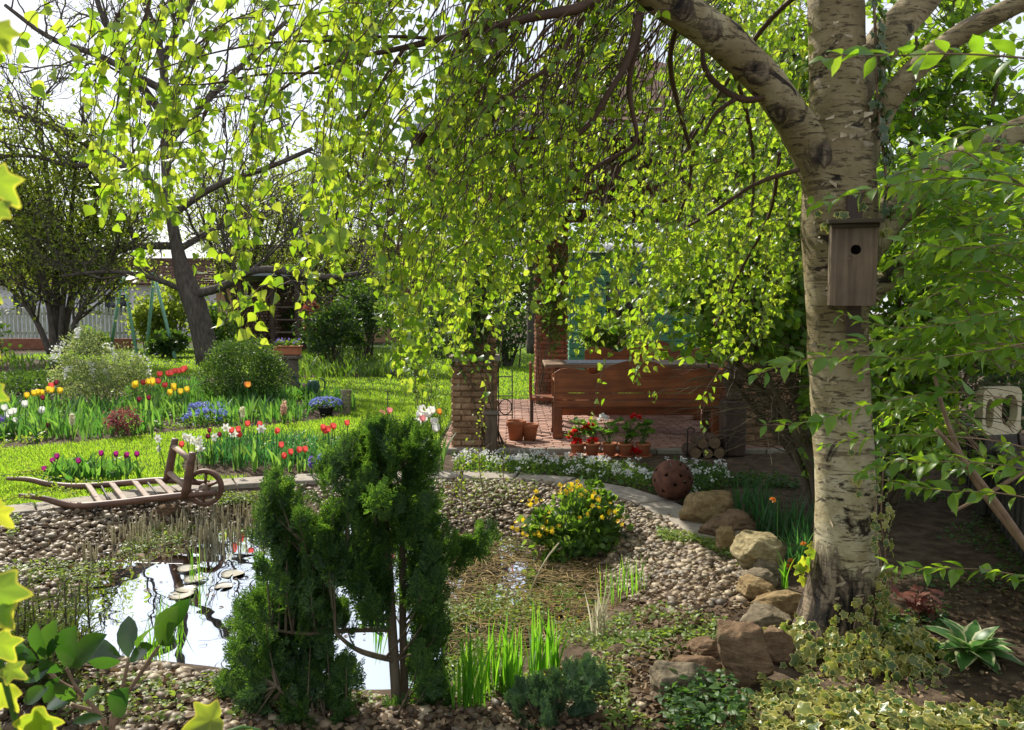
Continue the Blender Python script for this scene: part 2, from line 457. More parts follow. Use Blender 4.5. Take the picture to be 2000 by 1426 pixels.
def stone_mat(name, c1, c2, c3, scale=7.):
    t = NT(name); v = t.coord(); st = t.coord((1, 1, 3.5)); a = t.noise(st, scale, 8., .65, .4); b = t.noise(v, scale * 4, 6., .7)
    c = t.ramp(a, [(.25, c1), (.5, c2), (.75, c3)]); c = t.mix(1., c, t.ramp(b, [(.3, (.55, .53, .5)), (.62, (1.15, 1.15, 1.15))]), 'MULTIPLY')
    lich = t.ramp(t.noise(v, 13., 5.), [(.62, (0, 0, 0)), (.7, (.5, .5, .5))]); c = t.mix(lich, c, (.10, .11, .05))
    t.l(c, t.p.inputs['Base Color']); t.p.inputs['Roughness'].default_value = .9; t.p.inputs['Specular IOR Level'].default_value = .2
    s_ = t.n('ShaderNodeMath', {0: a, 1: t.n('ShaderNodeMath', {0: b, 1: .5}, operation='MULTIPLY').outputs[0]}, operation='ADD').outputs[0]
    t.bump(s_, .9, .03); return t.m
M_ROCKS = [stone_mat('rock_golden', (.16, .10, .045), (.26, .18, .085), (.36, .27, .15)), stone_mat('rock_brown', (.11, .065, .036), (.18, .115, .066), (.27, .185, .115)),
           stone_mat('rock_grey', (.10, .08, .052), (.18, .145, .095), (.28, .23, .16)), stone_mat('rock_yellow', (.20, .155, .075), (.31, .25, .13), (.42, .36, .21))]
M_SLAB = noise_mat('slab_stone', (.20, .17, .135), (.30, .26, .21), 18., .9, .5, .006, c3=(.36, .32, .26), isl=.12)
M_BRICK = noise_mat('old_brick', (.20, .10, .055), (.30, .18, .10), 12., .9, .7, .012, c3=(.40, .28, .17), isl=.35)
M_BRICKRED = noise_mat('red_brick', (.22, .085, .05), (.32, .13, .075), 12., .9, .7, .012, c3=(.36, .19, .12), isl=.3)
M_PAVER = noise_mat('paver', (.26, .14, .10), (.36, .21, .155), 14., .85, .5, .006, c3=(.42, .28, .22), isl=.3)
M_MORTAR = noise_mat('mortar', (.10, .08, .06), (.17, .14, .11), 20., .95, .5)
M_PINE = wood_mat('stained_pine', (.16, .046, .014), (.33, .105, .034), 'x', 1., .45)
M_PINEV = wood_mat('stained_pine_upright', (.13, .036, .012), (.27, .082, .026), 'z', 1., .45)
M_DARKW = wood_mat('dark_timber', (.06, .03, .017), (.12, .06, .033), 'x', .6, .7)
M_DARKWV = wood_mat('dark_timber_upright', (.05, .03, .02), (.10, .06, .04), 'z', .6, .7)
M_GREYW = wood_mat('weathered_wood', (.085, .055, .035), (.22, .155, .10), 'z', 1.6, .8, .6)
M_GREYWX = wood_mat('weathered_wood_flat', (.13, .10, .075), (.27, .21, .16), 'x', 1.6, .8, .6)
M_BARROW = wood_mat('barrow_wood', (.085, .04, .024), (.18, .09, .052), 'x', 1., .55, .4)
M_BARROWL = wood_mat('barrow_slat', (.20, .13, .085), (.34, .24, .17), 'y', 1., .7, .4)
M_IRON = noise_mat('wrought_iron', (.02, .018, .016), (.05, .04, .03), 20., .6, .3, spec=.4)
M_RUST = noise_mat('rust', (.05, .02, .014), (.11, .042, .026), 14., .8, .7, .006, c3=(.17, .075, .045), spec=.3)
M_TERRA = noise_mat('terracotta', (.36, .13, .06), (.46, .18, .09), 10., .8, .3, .004, spec=.2)
M_ROOF = noise_mat('roof_tile', (.09, .05, .035), (.16, .085, .06), 10., .85, .5, .01, isl=.25)
M_SLATE = noise_mat('slate_edge', (.22, .24, .27), (.32, .35, .39), 10., .5, .3)
M_GREENP = noise_mat('green_paint', (.06, .19, .10), (.09, .25, .145), 6., .6, .2, .004, spec=.3)
M_SWINGP = noise_mat('mint_paint', (.20, .44, .32), (.28, .52, .40), 8., .5, .2, spec=.4)
M_FENCEP = wood_mat('pale_fence', (.34, .36, .28), (.48, .50, .40), 'z', 1., .8)
M_WHITEW = noise_mat('white_render', (.62, .64, .68), (.74, .75, .78), 3., .9, .2)
M_PEACH = noise_mat('peach_render', (.38, .23, .14), (.45, .29, .19), 3., .9, .2)
M_BARKD = noise_mat('grey_bark', (.055, .045, .036), (.10, .083, .068), 14., .95, .9, .02, c3=(.15, .13, .11), st=(1, 1, .3), spec=.15)
M_BARKG = noise_mat('shrub_bark', (.075, .06, .036), (.155, .125, .08), 20., .9, .6, .01, st=(1, 1, .3), spec=.2)
M_TWIG = noise_mat('twig_bark', (.055, .03, .018), (.10, .055, .033), 20., .7, .2, spec=.35)
M_BROWNSTEM = noise_mat('brown_stem', (.16, .10, .06), (.28, .19, .12), 20., .8, .3)
M_GREENSTEM = leaf_mat('green_stem', [(.06, .14, .03), (.09, .19, .04)], None, .5, .25)
M_BIRCHLEAF = leaf_mat('birch_leaf', [(.06, .14, .022), (.09, .18, .024), (.12, .21, .028), (.15, .24, .035)],
                       [(.32, .56, .018), (.44, .66, .025), (.56, .72, .035), (.66, .76, .06)], .38, .5, spec=.5)
M_SHRUB = leaf_mat('shrub_leaf', [(.03, .07, .016), (.045, .10, .022), (.07, .13, .03)], [(.12, .26, .02), (.2, .36, .03), (.28, .42, .04)], .5, .38)
M_HAZEL = leaf_mat('hazel_leaf', [(.05, .12, .018), (.08, .17, .022), (.12, .2, .028)], [(.26, .5, .018), (.38, .6, .025), (.52, .7, .035)], .42, .48, spec=.45)
M_LANCE = leaf_mat('lance_leaf', [(.06, .15, .024), (.09, .19, .03), (.13, .24, .038)], [(.26, .5, .02), (.38, .62, .025), (.52, .72, .035)], .36, .5, spec=.5)
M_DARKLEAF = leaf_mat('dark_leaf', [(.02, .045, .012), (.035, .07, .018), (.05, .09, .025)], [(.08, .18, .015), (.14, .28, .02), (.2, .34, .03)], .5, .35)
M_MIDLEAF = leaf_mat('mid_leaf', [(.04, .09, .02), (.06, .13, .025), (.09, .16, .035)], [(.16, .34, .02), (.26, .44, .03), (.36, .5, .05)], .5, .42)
M_SPECK = leaf_mat('young_leaf', [(.09, .13, .03), (.13, .18, .035), (.18, .22, .05)], [(.35, .48, .03), (.45, .58, .04), (.55, .62, .08)], .5, .5)
M_SILVERLEAF = leaf_mat('spiraea_leaf', [(.10, .15, .05), (.15, .20, .08), (.21, .26, .12)], [(.35, .45, .1), (.45, .55, .14), (.55, .6, .2)], .5, .42)
M_PURPLE = leaf_mat('purple_leaf', [(.06, .018, .028), (.10, .03, .04), (.13, .05, .05)], [(.3, .06, .08), (.4, .09, .1), (.45, .14, .12)], .5, .45)
M_THUJA = leaf_mat('cypress_scale', [(.014, .042, .016), (.026, .068, .02), (.042, .095, .022), (.075, .145, .03)], [(.07, .19, .02), (.13, .29, .025), (.21, .42, .03), (.34, .54, .04)], .5, .36, spec=.3)
M_BLUECON = leaf_mat('juniper_scale', [(.03, .07, .035), (.045, .095, .045), (.07, .12, .06)], [(.1, .24, .06), (.16, .32, .09), (.22, .38, .1)], .6, .25, spec=.25)
M_PINENEEDLE = leaf_mat('pine_needle', [(.03, .05, .014), (.045, .07, .02), (.065, .085, .024)], [(.12, .2, .02), (.18, .26, .03), (.24, .3, .04)], .5, .3)
M_IRIS = leaf_mat('iris_leaf', [(.055, .15, .02), (.085, .21, .026), (.11, .24, .035)], [(.2, .55, .02), (.3, .66, .03), (.42, .7, .05)], .4, .5)
M_DAFFLEAF = leaf_mat('daffodil_leaf', [(.022, .075, .03), (.035, .10, .04), (.05, .13, .045)], [(.06, .26, .05), (.1, .34, .06), (.16, .42, .06)], .45, .4)
M_TULIPLEAF = leaf_mat('tulip_leaf', [(.06, .14, .05), (.085, .18, .06), (.10, .22, .06)], [(.2, .45, .06), (.3, .55, .07), (.36, .6, .07)], .45, .42)
M_BULBLEAF = leaf_mat('bulb_leaf', [(.035, .10, .03), (.055, .14, .04), (.08, .18, .045)], [(.12, .36, .04), (.2, .46, .05), (.28, .54, .06)], .45, .42)
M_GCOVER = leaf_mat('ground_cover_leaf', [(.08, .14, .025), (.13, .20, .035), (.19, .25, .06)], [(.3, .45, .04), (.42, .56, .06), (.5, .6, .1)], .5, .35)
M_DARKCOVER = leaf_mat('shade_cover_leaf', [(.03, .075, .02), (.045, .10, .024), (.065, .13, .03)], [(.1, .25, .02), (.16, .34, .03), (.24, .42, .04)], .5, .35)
M_LITTER = leaf_mat('leaf_litter', [(.06, .04, .025), (.12, .075, .045), (.2, .14, .085), (.28, .2, .12)], [(.15, .08, .04), (.25, .15, .07), (.3, .2, .1)], .75, .2, spec=.2)
M_STRAW = noise_mat('straw', (.22, .15, .06), (.38, .27, .11), 30., .8, .1, isl=.35)
M_REED = leaf_mat('pale_stem', [(.30, .27, .17), (.44, .40, .27), (.58, .54, .40)], [(.5, .46, .3), (.65, .6, .42), (.8, .75, .55)], .7, .4)
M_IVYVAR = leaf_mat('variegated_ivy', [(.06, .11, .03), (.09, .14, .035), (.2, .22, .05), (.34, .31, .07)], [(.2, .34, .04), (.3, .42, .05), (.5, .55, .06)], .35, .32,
                    edge=((.58, .52, .17), (.8, .7, .12)), ew=(.45, .88), spec=.5)  # cream margins are variegation, made yellower and wider to stand in for sunlight
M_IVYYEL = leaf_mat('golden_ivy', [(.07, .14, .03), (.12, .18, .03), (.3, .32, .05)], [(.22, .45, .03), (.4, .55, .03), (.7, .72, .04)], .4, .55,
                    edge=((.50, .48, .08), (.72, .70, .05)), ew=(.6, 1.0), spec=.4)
M_IVYDK = leaf_mat('dark_ivy', [(.03, .06, .02), (.045, .085, .026), (.07, .11, .03)], [(.1, .2, .02), (.16, .28, .03), (.2, .32, .04)], .35, .25, edge=((.2, .2, .1), (.3, .32, .1)), ew=(.8, 1.1), spec=.5)  # darker green leaf tone with dull olive margins
M_MAGNOLIA = leaf_mat('glossy_leaf', [(.012, .036, .010), (.02, .052, .013), (.03, .075, .016)], [(.08, .26, .02), (.14, .36, .025), (.2, .42, .03)], .16, .28, spec=.7)
M_HOSTA = leaf_mat('hosta_leaf', [(.06, .16, .04), (.085, .2, .05)], [(.14, .34, .07), (.2, .42, .08)], .4, .35, edge=((.52, .52, .30), (.6, .62, .3)), ew=(.85, 1.1))
M_REDLEAF = leaf_mat('red_leaf', [(.12, .04, .03), (.17, .06, .04), (.22, .09, .06)], [(.3, .08, .05), (.38, .13, .07)], .5, .35)
M_PADS = noise_mat('lily_pad', (.24, .21, .15), (.42, .38, .29), 20., .3, .1, .002, spec=.9)
def petal(name, c1, c2, tc): return leaf_mat(name, [c1, c2], [tc, tc], .4, .4)
M_PET = {'purple': petal('petal_purple', (.14, .012, .07), (.2, .02, .11), (.5, .03, .28)), 'red': petal('petal_red', (.62, .06, .06), (.72, .11, .09), (.9, .14, .12)),
         'pink': petal('petal_pink', (.72, .18, .2), (.74, .3, .3), (.9, .35, .35)), 'yellow': petal('petal_yellow', (.76, .5, .03), (.8, .58, .05), (.95, .72, .05)),
         'white': petal('petal_white', (.75, .75, .70), (.8, .8, .76), (.85, .85, .8)), 'orange': petal('petal_orange', (.75, .24, .04), (.78, .3, .06), (.9, .4, .06)),
         'cream': petal('petal_cream', (.75, .70, .5), (.8, .76, .55), (.85, .8, .6)), 'peach': petal('petal_peach', (.72, .42, .32), (.76, .5, .38), (.85, .6, .45)),
         'blue': petal('petal_blue', (.16, .2, .6), (.24, .3, .68), (.3, .36, .75)), 'violet': petal('petal_violet', (.13, .08, .42), (.2, .13, .5), (.3, .2, .6)),
         'scarlet': petal('petal_scarlet', (.62, .012, .012), (.7, .025, .02), (.8, .03, .03)), 'buttercup': petal('petal_buttercup', (.78, .48, .01), (.82, .56, .015), (.9, .65, .02)),
         'maroon': petal('petal_maroon', (.1, .012, .03), (.15, .02, .04), (.3, .03, .06))}

# ------------------------------------------------------------------ the ground
xs = np.unique(np.r_[np.linspace(-90, -6, 40), np.arange(-6, 6.01, .06), np.linspace(6, 90, 40)])
ys = np.unique(np.r_[np.linspace(-6, 1.5, 16), np.arange(1.5, 9.01, .06), np.linspace(9, 40, 60), np.linspace(40, 260, 25)])
XX, YY = np.meshgrid(xs, ys); ZZ = hgt(XX.ravel(), YY.ravel())
nx, ny = len(xs), len(ys)
ii = (np.arange(ny - 1)[:, None] * nx + np.arange(nx - 1)[None]).ravel()
QF = np.stack([ii, ii + 1, ii + nx + 1, ii + nx], 1)
GV = np.column_stack([XX.ravel(), YY.ravel(), ZZ])
tag(MB().add(GV, QF).build('ground', M_SOIL), kind='structure')

PATH_PX = [(-260,1040),(-120,1018),(0,1004),(100,992),(200,978),(330,960),(450,944),(550,938),(640,936),(760,934),(870,932),(980,933),(1080,939),(1160,951),(1230,969),(1290,991),(1345,1022),(1405,1060)]
PATHC = resample(smooth_open([G(*a) for a in PATH_PX], 2), 200)
def path_y(x): return np.interp(x, PATHC[:, 0], PATHC[:, 1])
PX0, PX1, PY0, PY1 = -.82, 3.4, 8.62, 13.3       # patio footprint
BEDS = {k: smooth_closed([G(*a)[:2] for a in v], 2) for k, v in {
    'island': [(-400,905),(-150,890),(0,880),(160,868),(300,850),(420,838),(560,832),(690,812),(700,795),(640,772),(600,750),(520,738),(400,735),(250,740),(100,748),(-200,750),(-400,760)],
    'red': [(350,930),(450,936),(640,932),(700,905),(690,868),(560,862),(420,868),(360,895)],
    'white': [(690,932),(800,932),(890,925),(888,880),(820,866),(730,872)],
    'far': [(560,742),(640,738),(800,740),(830,722),(820,706),(600,704)],
    'leftfar': [(-500,742),(-100,732),(200,722),(230,708),(0,700),(-500,705)]}.items()}
def in_lawn(x, y):
    p = np.stack([x, y], 1); m = (y > path_y(x) + .16) & (y < 34) & (x < np.where(y < 16, np.where(y < 8.6, -.62, -.2), 2.0 + 0 * x))
    m &= ~((x > PX0 - .05) & (x < PX1) & (y > PY0 - .05) & (y < PY1 + .1))
    m |= (x > -.2) & (x < 4) & (y > PY1 + .15) & (y < 20)
    m &= x > -16
    for b in BEDS.values(): m &= sdpoly(p, b) > 0
    return m
fc = GV[QF].mean(1); lm = in_lawn(fc[:, 0], fc[:, 1])
LV = GV.copy(); LV[:, 2] += .008
used = np.unique(QF[lm]); remap = np.zeros(len(LV), int); remap[used] = np.arange(len(used))
tag(MB().add(LV[used], remap[QF[lm]]).build('lawn', M_LAWNBASE), kind='structure')
# grass blades, denser near the camera
gb = MB()
for (y0, y1, n, h, w) in ((6.2, 9.5, 60000, .05, .006), (9.5, 14, 52000, .05, .009), (14, 21, 36000, .055, .015), (21, 30, 16000, .06, .026)):
    y = U(y0, y1, n * 2); x = U(-.78, .3, n * 2) * y; m = in_lawn(x, y); x, y = x[m][:n], y[m][:n]; k = len(x)
    pz = mnoise
    dens = .6 + .5 * np.sin(x * 3.1 + np.sin(y * 2.3) * 2) * np.sin(y * 2.7)
    hh = h * U(.5, 1.2, k) * np.clip(.75 + .35 * dens, .4, 1.3)
    blades(gb, np.column_stack([x, y, np.full(k, .006)]), hh, w * U(.7, 1.3, k), U(0, 6.28, k), U(.1, .9, k), 3)
tag(gb.build('grass', M_GRASS), kind='stuff')
# pond
m = MB(); pv = np.column_stack([smooth_closed(POND, 1), np.full(len(POND) * 2, WZ)])
pc = pv.mean(0); pv = pc + (pv - pc) * np.array([1.06, 1.08, 1]); n = len(pv)
m.add(np.vstack([pv, pc[None]]), np.stack([np.arange(n), (np.arange(n) + 1) % n, np.full(n, n)], 1))
def water_mat():
    t = NT('pond_water'); t.t.nodes.remove(t.p); vec = t.coord()
    bmp = t.n('ShaderNodeBump', {'Height': t.noise(vec, 2.2, 2.), 'Strength': .06, 'Distance': .05})
    fr = t.n('ShaderNodeFresnel', {'IOR': 1.33, 'Normal': bmp.outputs[0]})
    gl = t.n('ShaderNodeBsdfGlossy', {'Color': (.84, .89, .95, 1), 'Roughness': .012, 'Normal': bmp.outputs[0]})
    tr = t.n('ShaderNodeBsdfTransparent', {'Color': (.42, .33, .16, 1)})
    df = t.n('ShaderNodeBsdfDiffuse', {'Color': (.035, .033, .016, 1)})
    a = t.n('ShaderNodeMixShader', {0: .45, 1: tr.outputs[0], 2: df.outputs[0]})
    mx = t.n('ShaderNodeMixShader', {0: fr.outputs[0], 1: a.outputs[0], 2: gl.outputs[0]})
    t.l(mx.outputs[0], t.out.inputs['Surface']); return t.m
tag(m.build('pond_water', water_mat(), smooth=False), kind='structure')

# edging slabs round the pond
cum = np.r_[0, np.cumsum(np.linalg.norm(np.diff(PATHC, axis=0), axis=1))]
Ls = .52; ns = int(cum[-1] / Ls)
def path_at(s): return np.array([np.interp(s, cum, PATHC[:, k]) for k in range(2)])
for i in range(ns):
    a, b = path_at(i * Ls + .008), path_at((i + 1) * Ls - .008)
    ta = unit(path_at(i * Ls + .05) - path_at(max(0, i * Ls - .05))); tb = unit(path_at((i + 1) * Ls + .02) - path_at((i + 1) * Ls - .08))
    na, nb = np.array([-ta[1], ta[0]]), np.array([-tb[1], tb[0]]); hw = .145
    q = [a - na * hw, b - nb * hw, b + nb * hw, a + na * hw]; zt = .025 + U(-.006, .006)
    V = [(*p, -.08) for p in q] + [(*p, zt + U(-.004, .004)) for p in q]
    c = np.mean(q, 0)
    V2 = [(*(c + (np.array(p[:2]) - c) * .965), p[2] + .006) for p in V[4:]]
    F = [[0,3,2,1]] + [[k, (k + 1) % 4, 4 + (k + 1) % 4, 4 + k] for k in range(4)] + [[4 + k, 4 + (k + 1) % 4, 8 + (k + 1) % 4, 8 + k] for k in range(4)] + [[8, 9, 10, 11]]
    tag(MB().add(np.array(V + V2), F).build('edging_slab', M_SLAB, loc=(*c, 0), smooth=False), 'flat stone slab in the curved edging row between pond pebbles and lawn', 'paving slab', 'edging slabs curving round the pond')

# pebbles of the bank
def pebbles(poly_px, n, size, z=None, mb=None, dens_pond=True):
    poly = np.array([G(*a, -.08)[:2] for a in poly_px]); lo, hi = poly.min(0), poly.max(0)
    p = U(lo, hi, (int(n * 2.2), 2)); p = p[sdpoly(p, poly) < 0]
    s = sdpoly(p, POND); p = p[(s > -.12)][:n]
    p = p[(p[:, 1] < path_y(p[:, 0]) - .13) | (p[:, 0] > 1.9)]
    k = len(p); r = size * np.minimum(1.75, np.exp(N_(-.12, .46, k)))
    V, F = ICO1
    per = 6
    for q in range(per):
        idx = np.arange(q, k, per); T = (V * (1 + .12 * N_(size=(len(V), 1))), [F], np.zeros(len(V)))
        sc = np.column_stack([r[idx] * U(.85, 1.4, len(idx)), r[idx] * U(.8, 1.1, len(idx)), r[idx] * U(.5, .75, len(idx))])
        az = U(0, 6.28, len(idx)); f = np.column_stack([np.cos(az), np.sin(az), N_(0, .12, len(idx))]); nn = np.column_stack([N_(0, .2, len(idx)), N_(0, .2, len(idx)), np.ones(len(idx))])
        pos = np.column_stack([p[idx], hgt(p[idx, 0], p[idx, 1]) + r[idx] * U(.1, .55, len(idx))])
        mb.inst(T, pos, frames(f, nn), sc)
pb = MB()
pebbles([(560,950),(880,940),(1080,950),(1200,975),(1330,1040),(1420,1090),(1500,1160),(1440,1220),(1330,1190),(1200,1130),(1050,1060),(760,1040),(560,1010)], 6400, .0195, mb=pb)
pebbles([(1180,1000),(1330,1040),(1450,1120),(1490,1180),(1330,1240),(1210,1150)], 2200, .018, mb=pb)
pebbles([(-150,1030),(150,1000),(430,985),(620,965),(640,1010),(330,1050),(200,1110),(130,1200),(-200,1230)], 4300, .021, mb=pb)
pebbles([(60,1310),(200,1280),(430,1300),(560,1345),(760,1360),(900,1350),(1000,1330),(1050,1460),(600,1560),(-200,1560)], 2300, .018, mb=pb)
pebbles([(1000,1330),(1230,1290),(1300,1340),(1310,1500),(900,1560)], 700, .014, mb=pb)
tag(pb.build('pebbles', M_PEBBLE), kind='stuff')

# ------------------------------------------------------------------ patio and pavilion
FZ = .05
mb = MB()
bw, bh = .105, .215
r = 0
y = PY0
while y < PY1 - bw:
    x = PX0 - (.5 * bh if r % 2 else 0)
    while x < PX1 - .02:
        a, b = max(x, PX0), min(x + bh, PX1)
        if b - a > .04: mb.bbox(((a + b) / 2, y + bw / 2, FZ - .035 + U(-.004, .004)), (b - a - .012, bw - .012, .07), .006, rx=U(-.012, .012), ry=U(-.012, .012), rz=U(-.015, .015))
        x += bh
    y += bw; r += 1
tag(mb.build('patio', M_PAVER, smooth=False), kind='structure')
tag(MB().box(((PX0 + PX1) / 2, (PY0 + PY1) / 2, -.03), (PX1 - PX0, PY1 - PY0, .118)).build('patio_base', M_MORTAR, smooth=False), kind='structure')
x = PX0
k = 0
while x < PX1 - .3:
    tag(MB().bbox((x + .3, PY0 - .055, -.02), (.59, .09, .15 + U(-.01, .01)), .012, rz=U(-.01, .01)).build('patio_kerb', M_SLAB, loc=(x + .3, PY0 - .055, 0), smooth=False), 'long low kerb stone along the front of the brick patio', 'kerb stone', 'kerb stones along the patio front')
    x += .6

pav = thing('garden_pavilion', 'open garden pavilion with brick pillars and dark timber roof beams over the brick patio', 'pavilion', (1.2, 10.9, 0))
def pillar(x0, x1, y0, y1, z0, z1, mat, name='brick_pillar', course=.068, rough=.012, parent=pav):
    mb = MB(); z = z0; r = 0
    mb.box(((x0 + x1) / 2, (y0 + y1) / 2, (z0 + z1) / 2), (x1 - x0 - .05, y1 - y0 - .05, z1 - z0 - .02))
    while z < z1 - .03:
        for (ax, a0, a1, oth, s) in (('x', x0, x1, y0, 1), ('x', x0, x1, y1, -1), ('y', y0 + .1, y1 - .1, x0, 1), ('y', y0 + .1, y1 - .1, x1, -1)):
            L = .235; a = a0 - (L / 2 if r % 2 else 0)
            while a < a1 - .015:
                p, q = max(a, a0), min(a + L, a1)
                if q - p > .03:
                    c, l, o = (p + q) / 2, q - p - .01, oth + s * .05 + U(-rough, rough)
                    if ax == 'x': mb.bbox((c, o, z + course / 2), (l, .1, course - .012), .009, rz=U(-.03, .03), jit=.003)
                    else: mb.bbox((o, c, z + course / 2), (.1, l, course - .012), .009, rz=U(-.03, .03), jit=.003)
                a += L
        z += course; r += 1
    return mb.build(name, mat, parent, smooth=False)
d = 8.6
xl0, xl1 = P(880, 800, d)[0], P(970, 800, d)[0]
pillar(xl0, xl1, 8.62, 9.08, .0, 1.0, M_BRICK)
MB().bbox(((xl0 + xl1) / 2, 8.85, 1.03), (xl1 - xl0 + .07, .53, .055), .012).build('pillar_cap', M_SLAB, pav, smooth=False)
xu0 = P(902, 600, 8.7)[0]
pillar(xu0, xl1 - .01, 8.7, 8.96, 1.06, 2.95, M_BRICK)
xb0, xb1 = P(1045, 700, 12.6)[0], P(1110, 700, 12.6)[0]
pillar(xb0, xb1, 12.6, 13.05, .05, 2.95, M_BRICKRED)
xr0, xr1 = P(1455, 800, 8.75)[0], P(1580, 800, 8.75)[0]
pillar(xr0, xr1, 8.75, 9.3, .0, 2.95, M_BRICK, course=.09, rough=.025)
pillar(3.2, 3.65, 12.6, 13.05, .05, 2.95, M_BRICKRED)
# beams
bm_ = lambda a, b, w=.16, t=.2: MB().bar(a, b, w, t).build('roof_beam', M_DARKW, pav, smooth=False)
bm_((-.95, 8.84, 3.06), (3.75, 8.84, 3.06)); bm_((-.95, 12.82, 3.06), (3.75, 12.82, 3.06))
bm_((-.3, 8.3, 3.27), (-.3, 13.3, 3.27)); bm_((3.4, 8.3, 3.27), (3.4, 13.3, 3.27)); bm_((1.55, 8.3, 3.27), (1.55, 13.3, 3.27))
bm_((xu0 + .05, 8.83, 2.55), (xu0 + .62, 8.83, 2.98), .1, .12); bm_((xl1 - .12, 9.0, 2.55), (xl1 - .12, 9.6, 3.0), .1, .12)
# hipped roof of tiles
ex0, ex1, ey0, ey1, ez, rzg = -1.05, 4.05, 8.1, 13.7, 3.38, 5.0
A = np.array([(ex0, ey0, ez), (ex1, ey0, ez), (ex1, ey1, ez), (ex0, ey1, ez)]); R1, R2 = np.array((1.2, 10.6, rzg)), np.array((1.8, 11.2, rzg))
roofm = MB()
for (a, b, c2, c1) in ((A[0], A[1], R2, R1), (A[1], A[2], R2, R2), (A[2], A[3], R1, R2), (A[3], A[0], R1, R1)):
    rows = 16; nrm = unit(np.cross(b - a, c1 - a))
    for i in range(rows):
        t0, t1 = i / rows, (i + 1.25) / rows; t1 = min(t1, 1)
        p0, p1 = a + (c1 - a) * t0, b + (c2 - b) * t0; q0, q1 = a + (c1 - a) * t1, b + (c2 - b) * t1
        nt = max(2, int(np.linalg.norm(p1 - p0) / .24))
        for k in range(nt):
            u0, u1 = (k + .02) / nt, (k + .98) / nt
            L0, L1 = p0 + (p1 - p0) * u0, p0 + (p1 - p0) * u1; H0, H1 = q0 + (q1 - q0) * u0, q0 + (q1 - q0) * u1
            o = nrm * (.045 + U(0, .008)); V = [L0 + o, L1 + o, H1 + nrm * .012, H0 + nrm * .012, L0 + o - nrm * .022, L1 + o - nrm * .022]
            roofm.add(V, [[0, 1, 2, 3], [4, 5, 1, 0]])
    roofm.add([a, b, c2, c1] if not np.allclose(c1, c2) else [a, b, c1], [[3, 2, 1, 0]] if not np.allclose(c1, c2) else [[2, 1, 0]])
roof = roofm.build('roof', M_ROOF, pav, smooth=False)
for a, b in ((A[0], A[1]), (A[3], A[0]), (A[1], A[2])):
    MB().bar(a + [0, 0, .02], b + [0, 0, .02], .09, .07).build('gutter', M_SLATE, roof, smooth=False)

# ------------------------------------------------------------------ benches and table under the roof
def wavy_top(x0, x1, zb, zt, n=48, arch=.1):
    xs_ = np.linspace(x0, x1, n); u = (xs_ - x0) / (x1 - x0)
    s = np.abs(u - .5) * 2
    z = zt + np.where(s < .42, arch * np.cos(s / .42 * math.pi / 2) ** .8, 0)
    z -= np.where((s > .42) & (s < .62), .05 * np.sin((s - .42) / .2 * math.pi), 0)
    z += np.where(s > .62, .025 * np.sin((s - .62) / .38 * math.pi), 0) - np.where(s > .93, .03 * (s - .93) / .07, 0)
    return xs_, z
def board_panel(mb, x0, x1, y, th, zb, zt, arch):
    xs_, z = wavy_top(x0, x1, zb, zt, 60, arch); n = len(xs_)
    V = np.vstack([np.column_stack([xs_, np.full(n, y), np.full(n, zb)]), np.column_stack([xs_, np.full(n, y), z]),
                   np.column_stack([xs_, np.full(n, y + th), np.full(n, zb)]), np.column_stack([xs_, np.full(n, y + th), z])])
    i = np.arange(n - 1); j = i + 1
    F = np.vstack([np.stack([i, j, n + j, n + i], 1), np.stack([2*n + j, 2*n + i, 3*n + i, 3*n + j], 1), np.stack([n + i, n + j, 3*n + j, 3*n + i], 1), np.stack([j, i, 2*n + i, 2*n + j], 1)])
    mb.add(V, F); mb.add(V, [[0, n, 3*n, 2*n], [n - 1, 3*n - 1, 4*n - 1, 2*n - 1]]); return mb
def bench(name, label, x0, x1, yb, front, zt, arch):
    """yb = y of the backrest, front = +1 when the seat lies beyond the backrest"""
    t = thing(name, label, 'bench', ((x0 + x1) / 2, yb + front * .25, FZ), 'carved pine benches at the patio table')
    sy = yb + front * .27
    bk = MB()
    h = (zt - .55 - FZ) / 3
    for k in range(2): bk.bbox(((x0 + x1) / 2, yb, FZ + .37 + h * (k + .5)), (x1 - x0 - .02, .034, h - .011), .004)
    board_panel(bk, x0, x1, yb - .017, .034, FZ + .372 + 2 * h, zt, arch)
    bk.build('backrest', M_PINE, t, smooth=False)
    MB().bbox(((x0 + x1) / 2, sy, FZ + .43), (x1 - x0, .46, .04), .008).build('seat', M_PINE, t, smooth=False)
    for xx in (x0 + .05, x1 - .05):
        for (yy, z1) in ((yb + .005 * front, FZ + .62), (yb + front * .46, FZ + .66)):
            MB().bbox((xx, yy + front * .03, (FZ + z1) / 2), (.1, .075, z1 - FZ), .008).bbox((xx, yy + front * .03, FZ + .03), (.125, .095, .06), .008).build('leg', M_PINEV, t, smooth=False)
        MB().bbox((xx, sy, FZ + .67), (.09, .52, .035), .008).tube([(xx - .05, yb + front * .5, FZ + .67), (xx + .05, yb + front * .5, FZ + .67)], .055, 14).build('armrest', M_PINE, t, smooth=False)
        MB().bbox((xx, sy, FZ + .16), (.04, .42, .07), .006).build('side_rail', M_PINE, t, smooth=False)
    MB().bbox(((x0 + x1) / 2, yb + front * .03, FZ + .38), (x1 - x0 - .06, .03, .07), .006).build('apron', M_PINE, t, smooth=False)
    return t
bx0, bx1 = P(1082, 800, 9.25)[0], P(1408, 800, 9.25)[0]
bench('carved_bench', 'reddish wooden bench seen from behind, with carved wavy backrest, before the table', bx0, bx1, 9.25, 1, .86, .12)
bench('carved_bench', 'reddish wooden bench beyond the table facing the pond, its scalloped backrest above the tabletop', P(1142, 700, 11.75)[0], P(1405, 700, 11.75)[0], 11.75, -1, .98, .13)
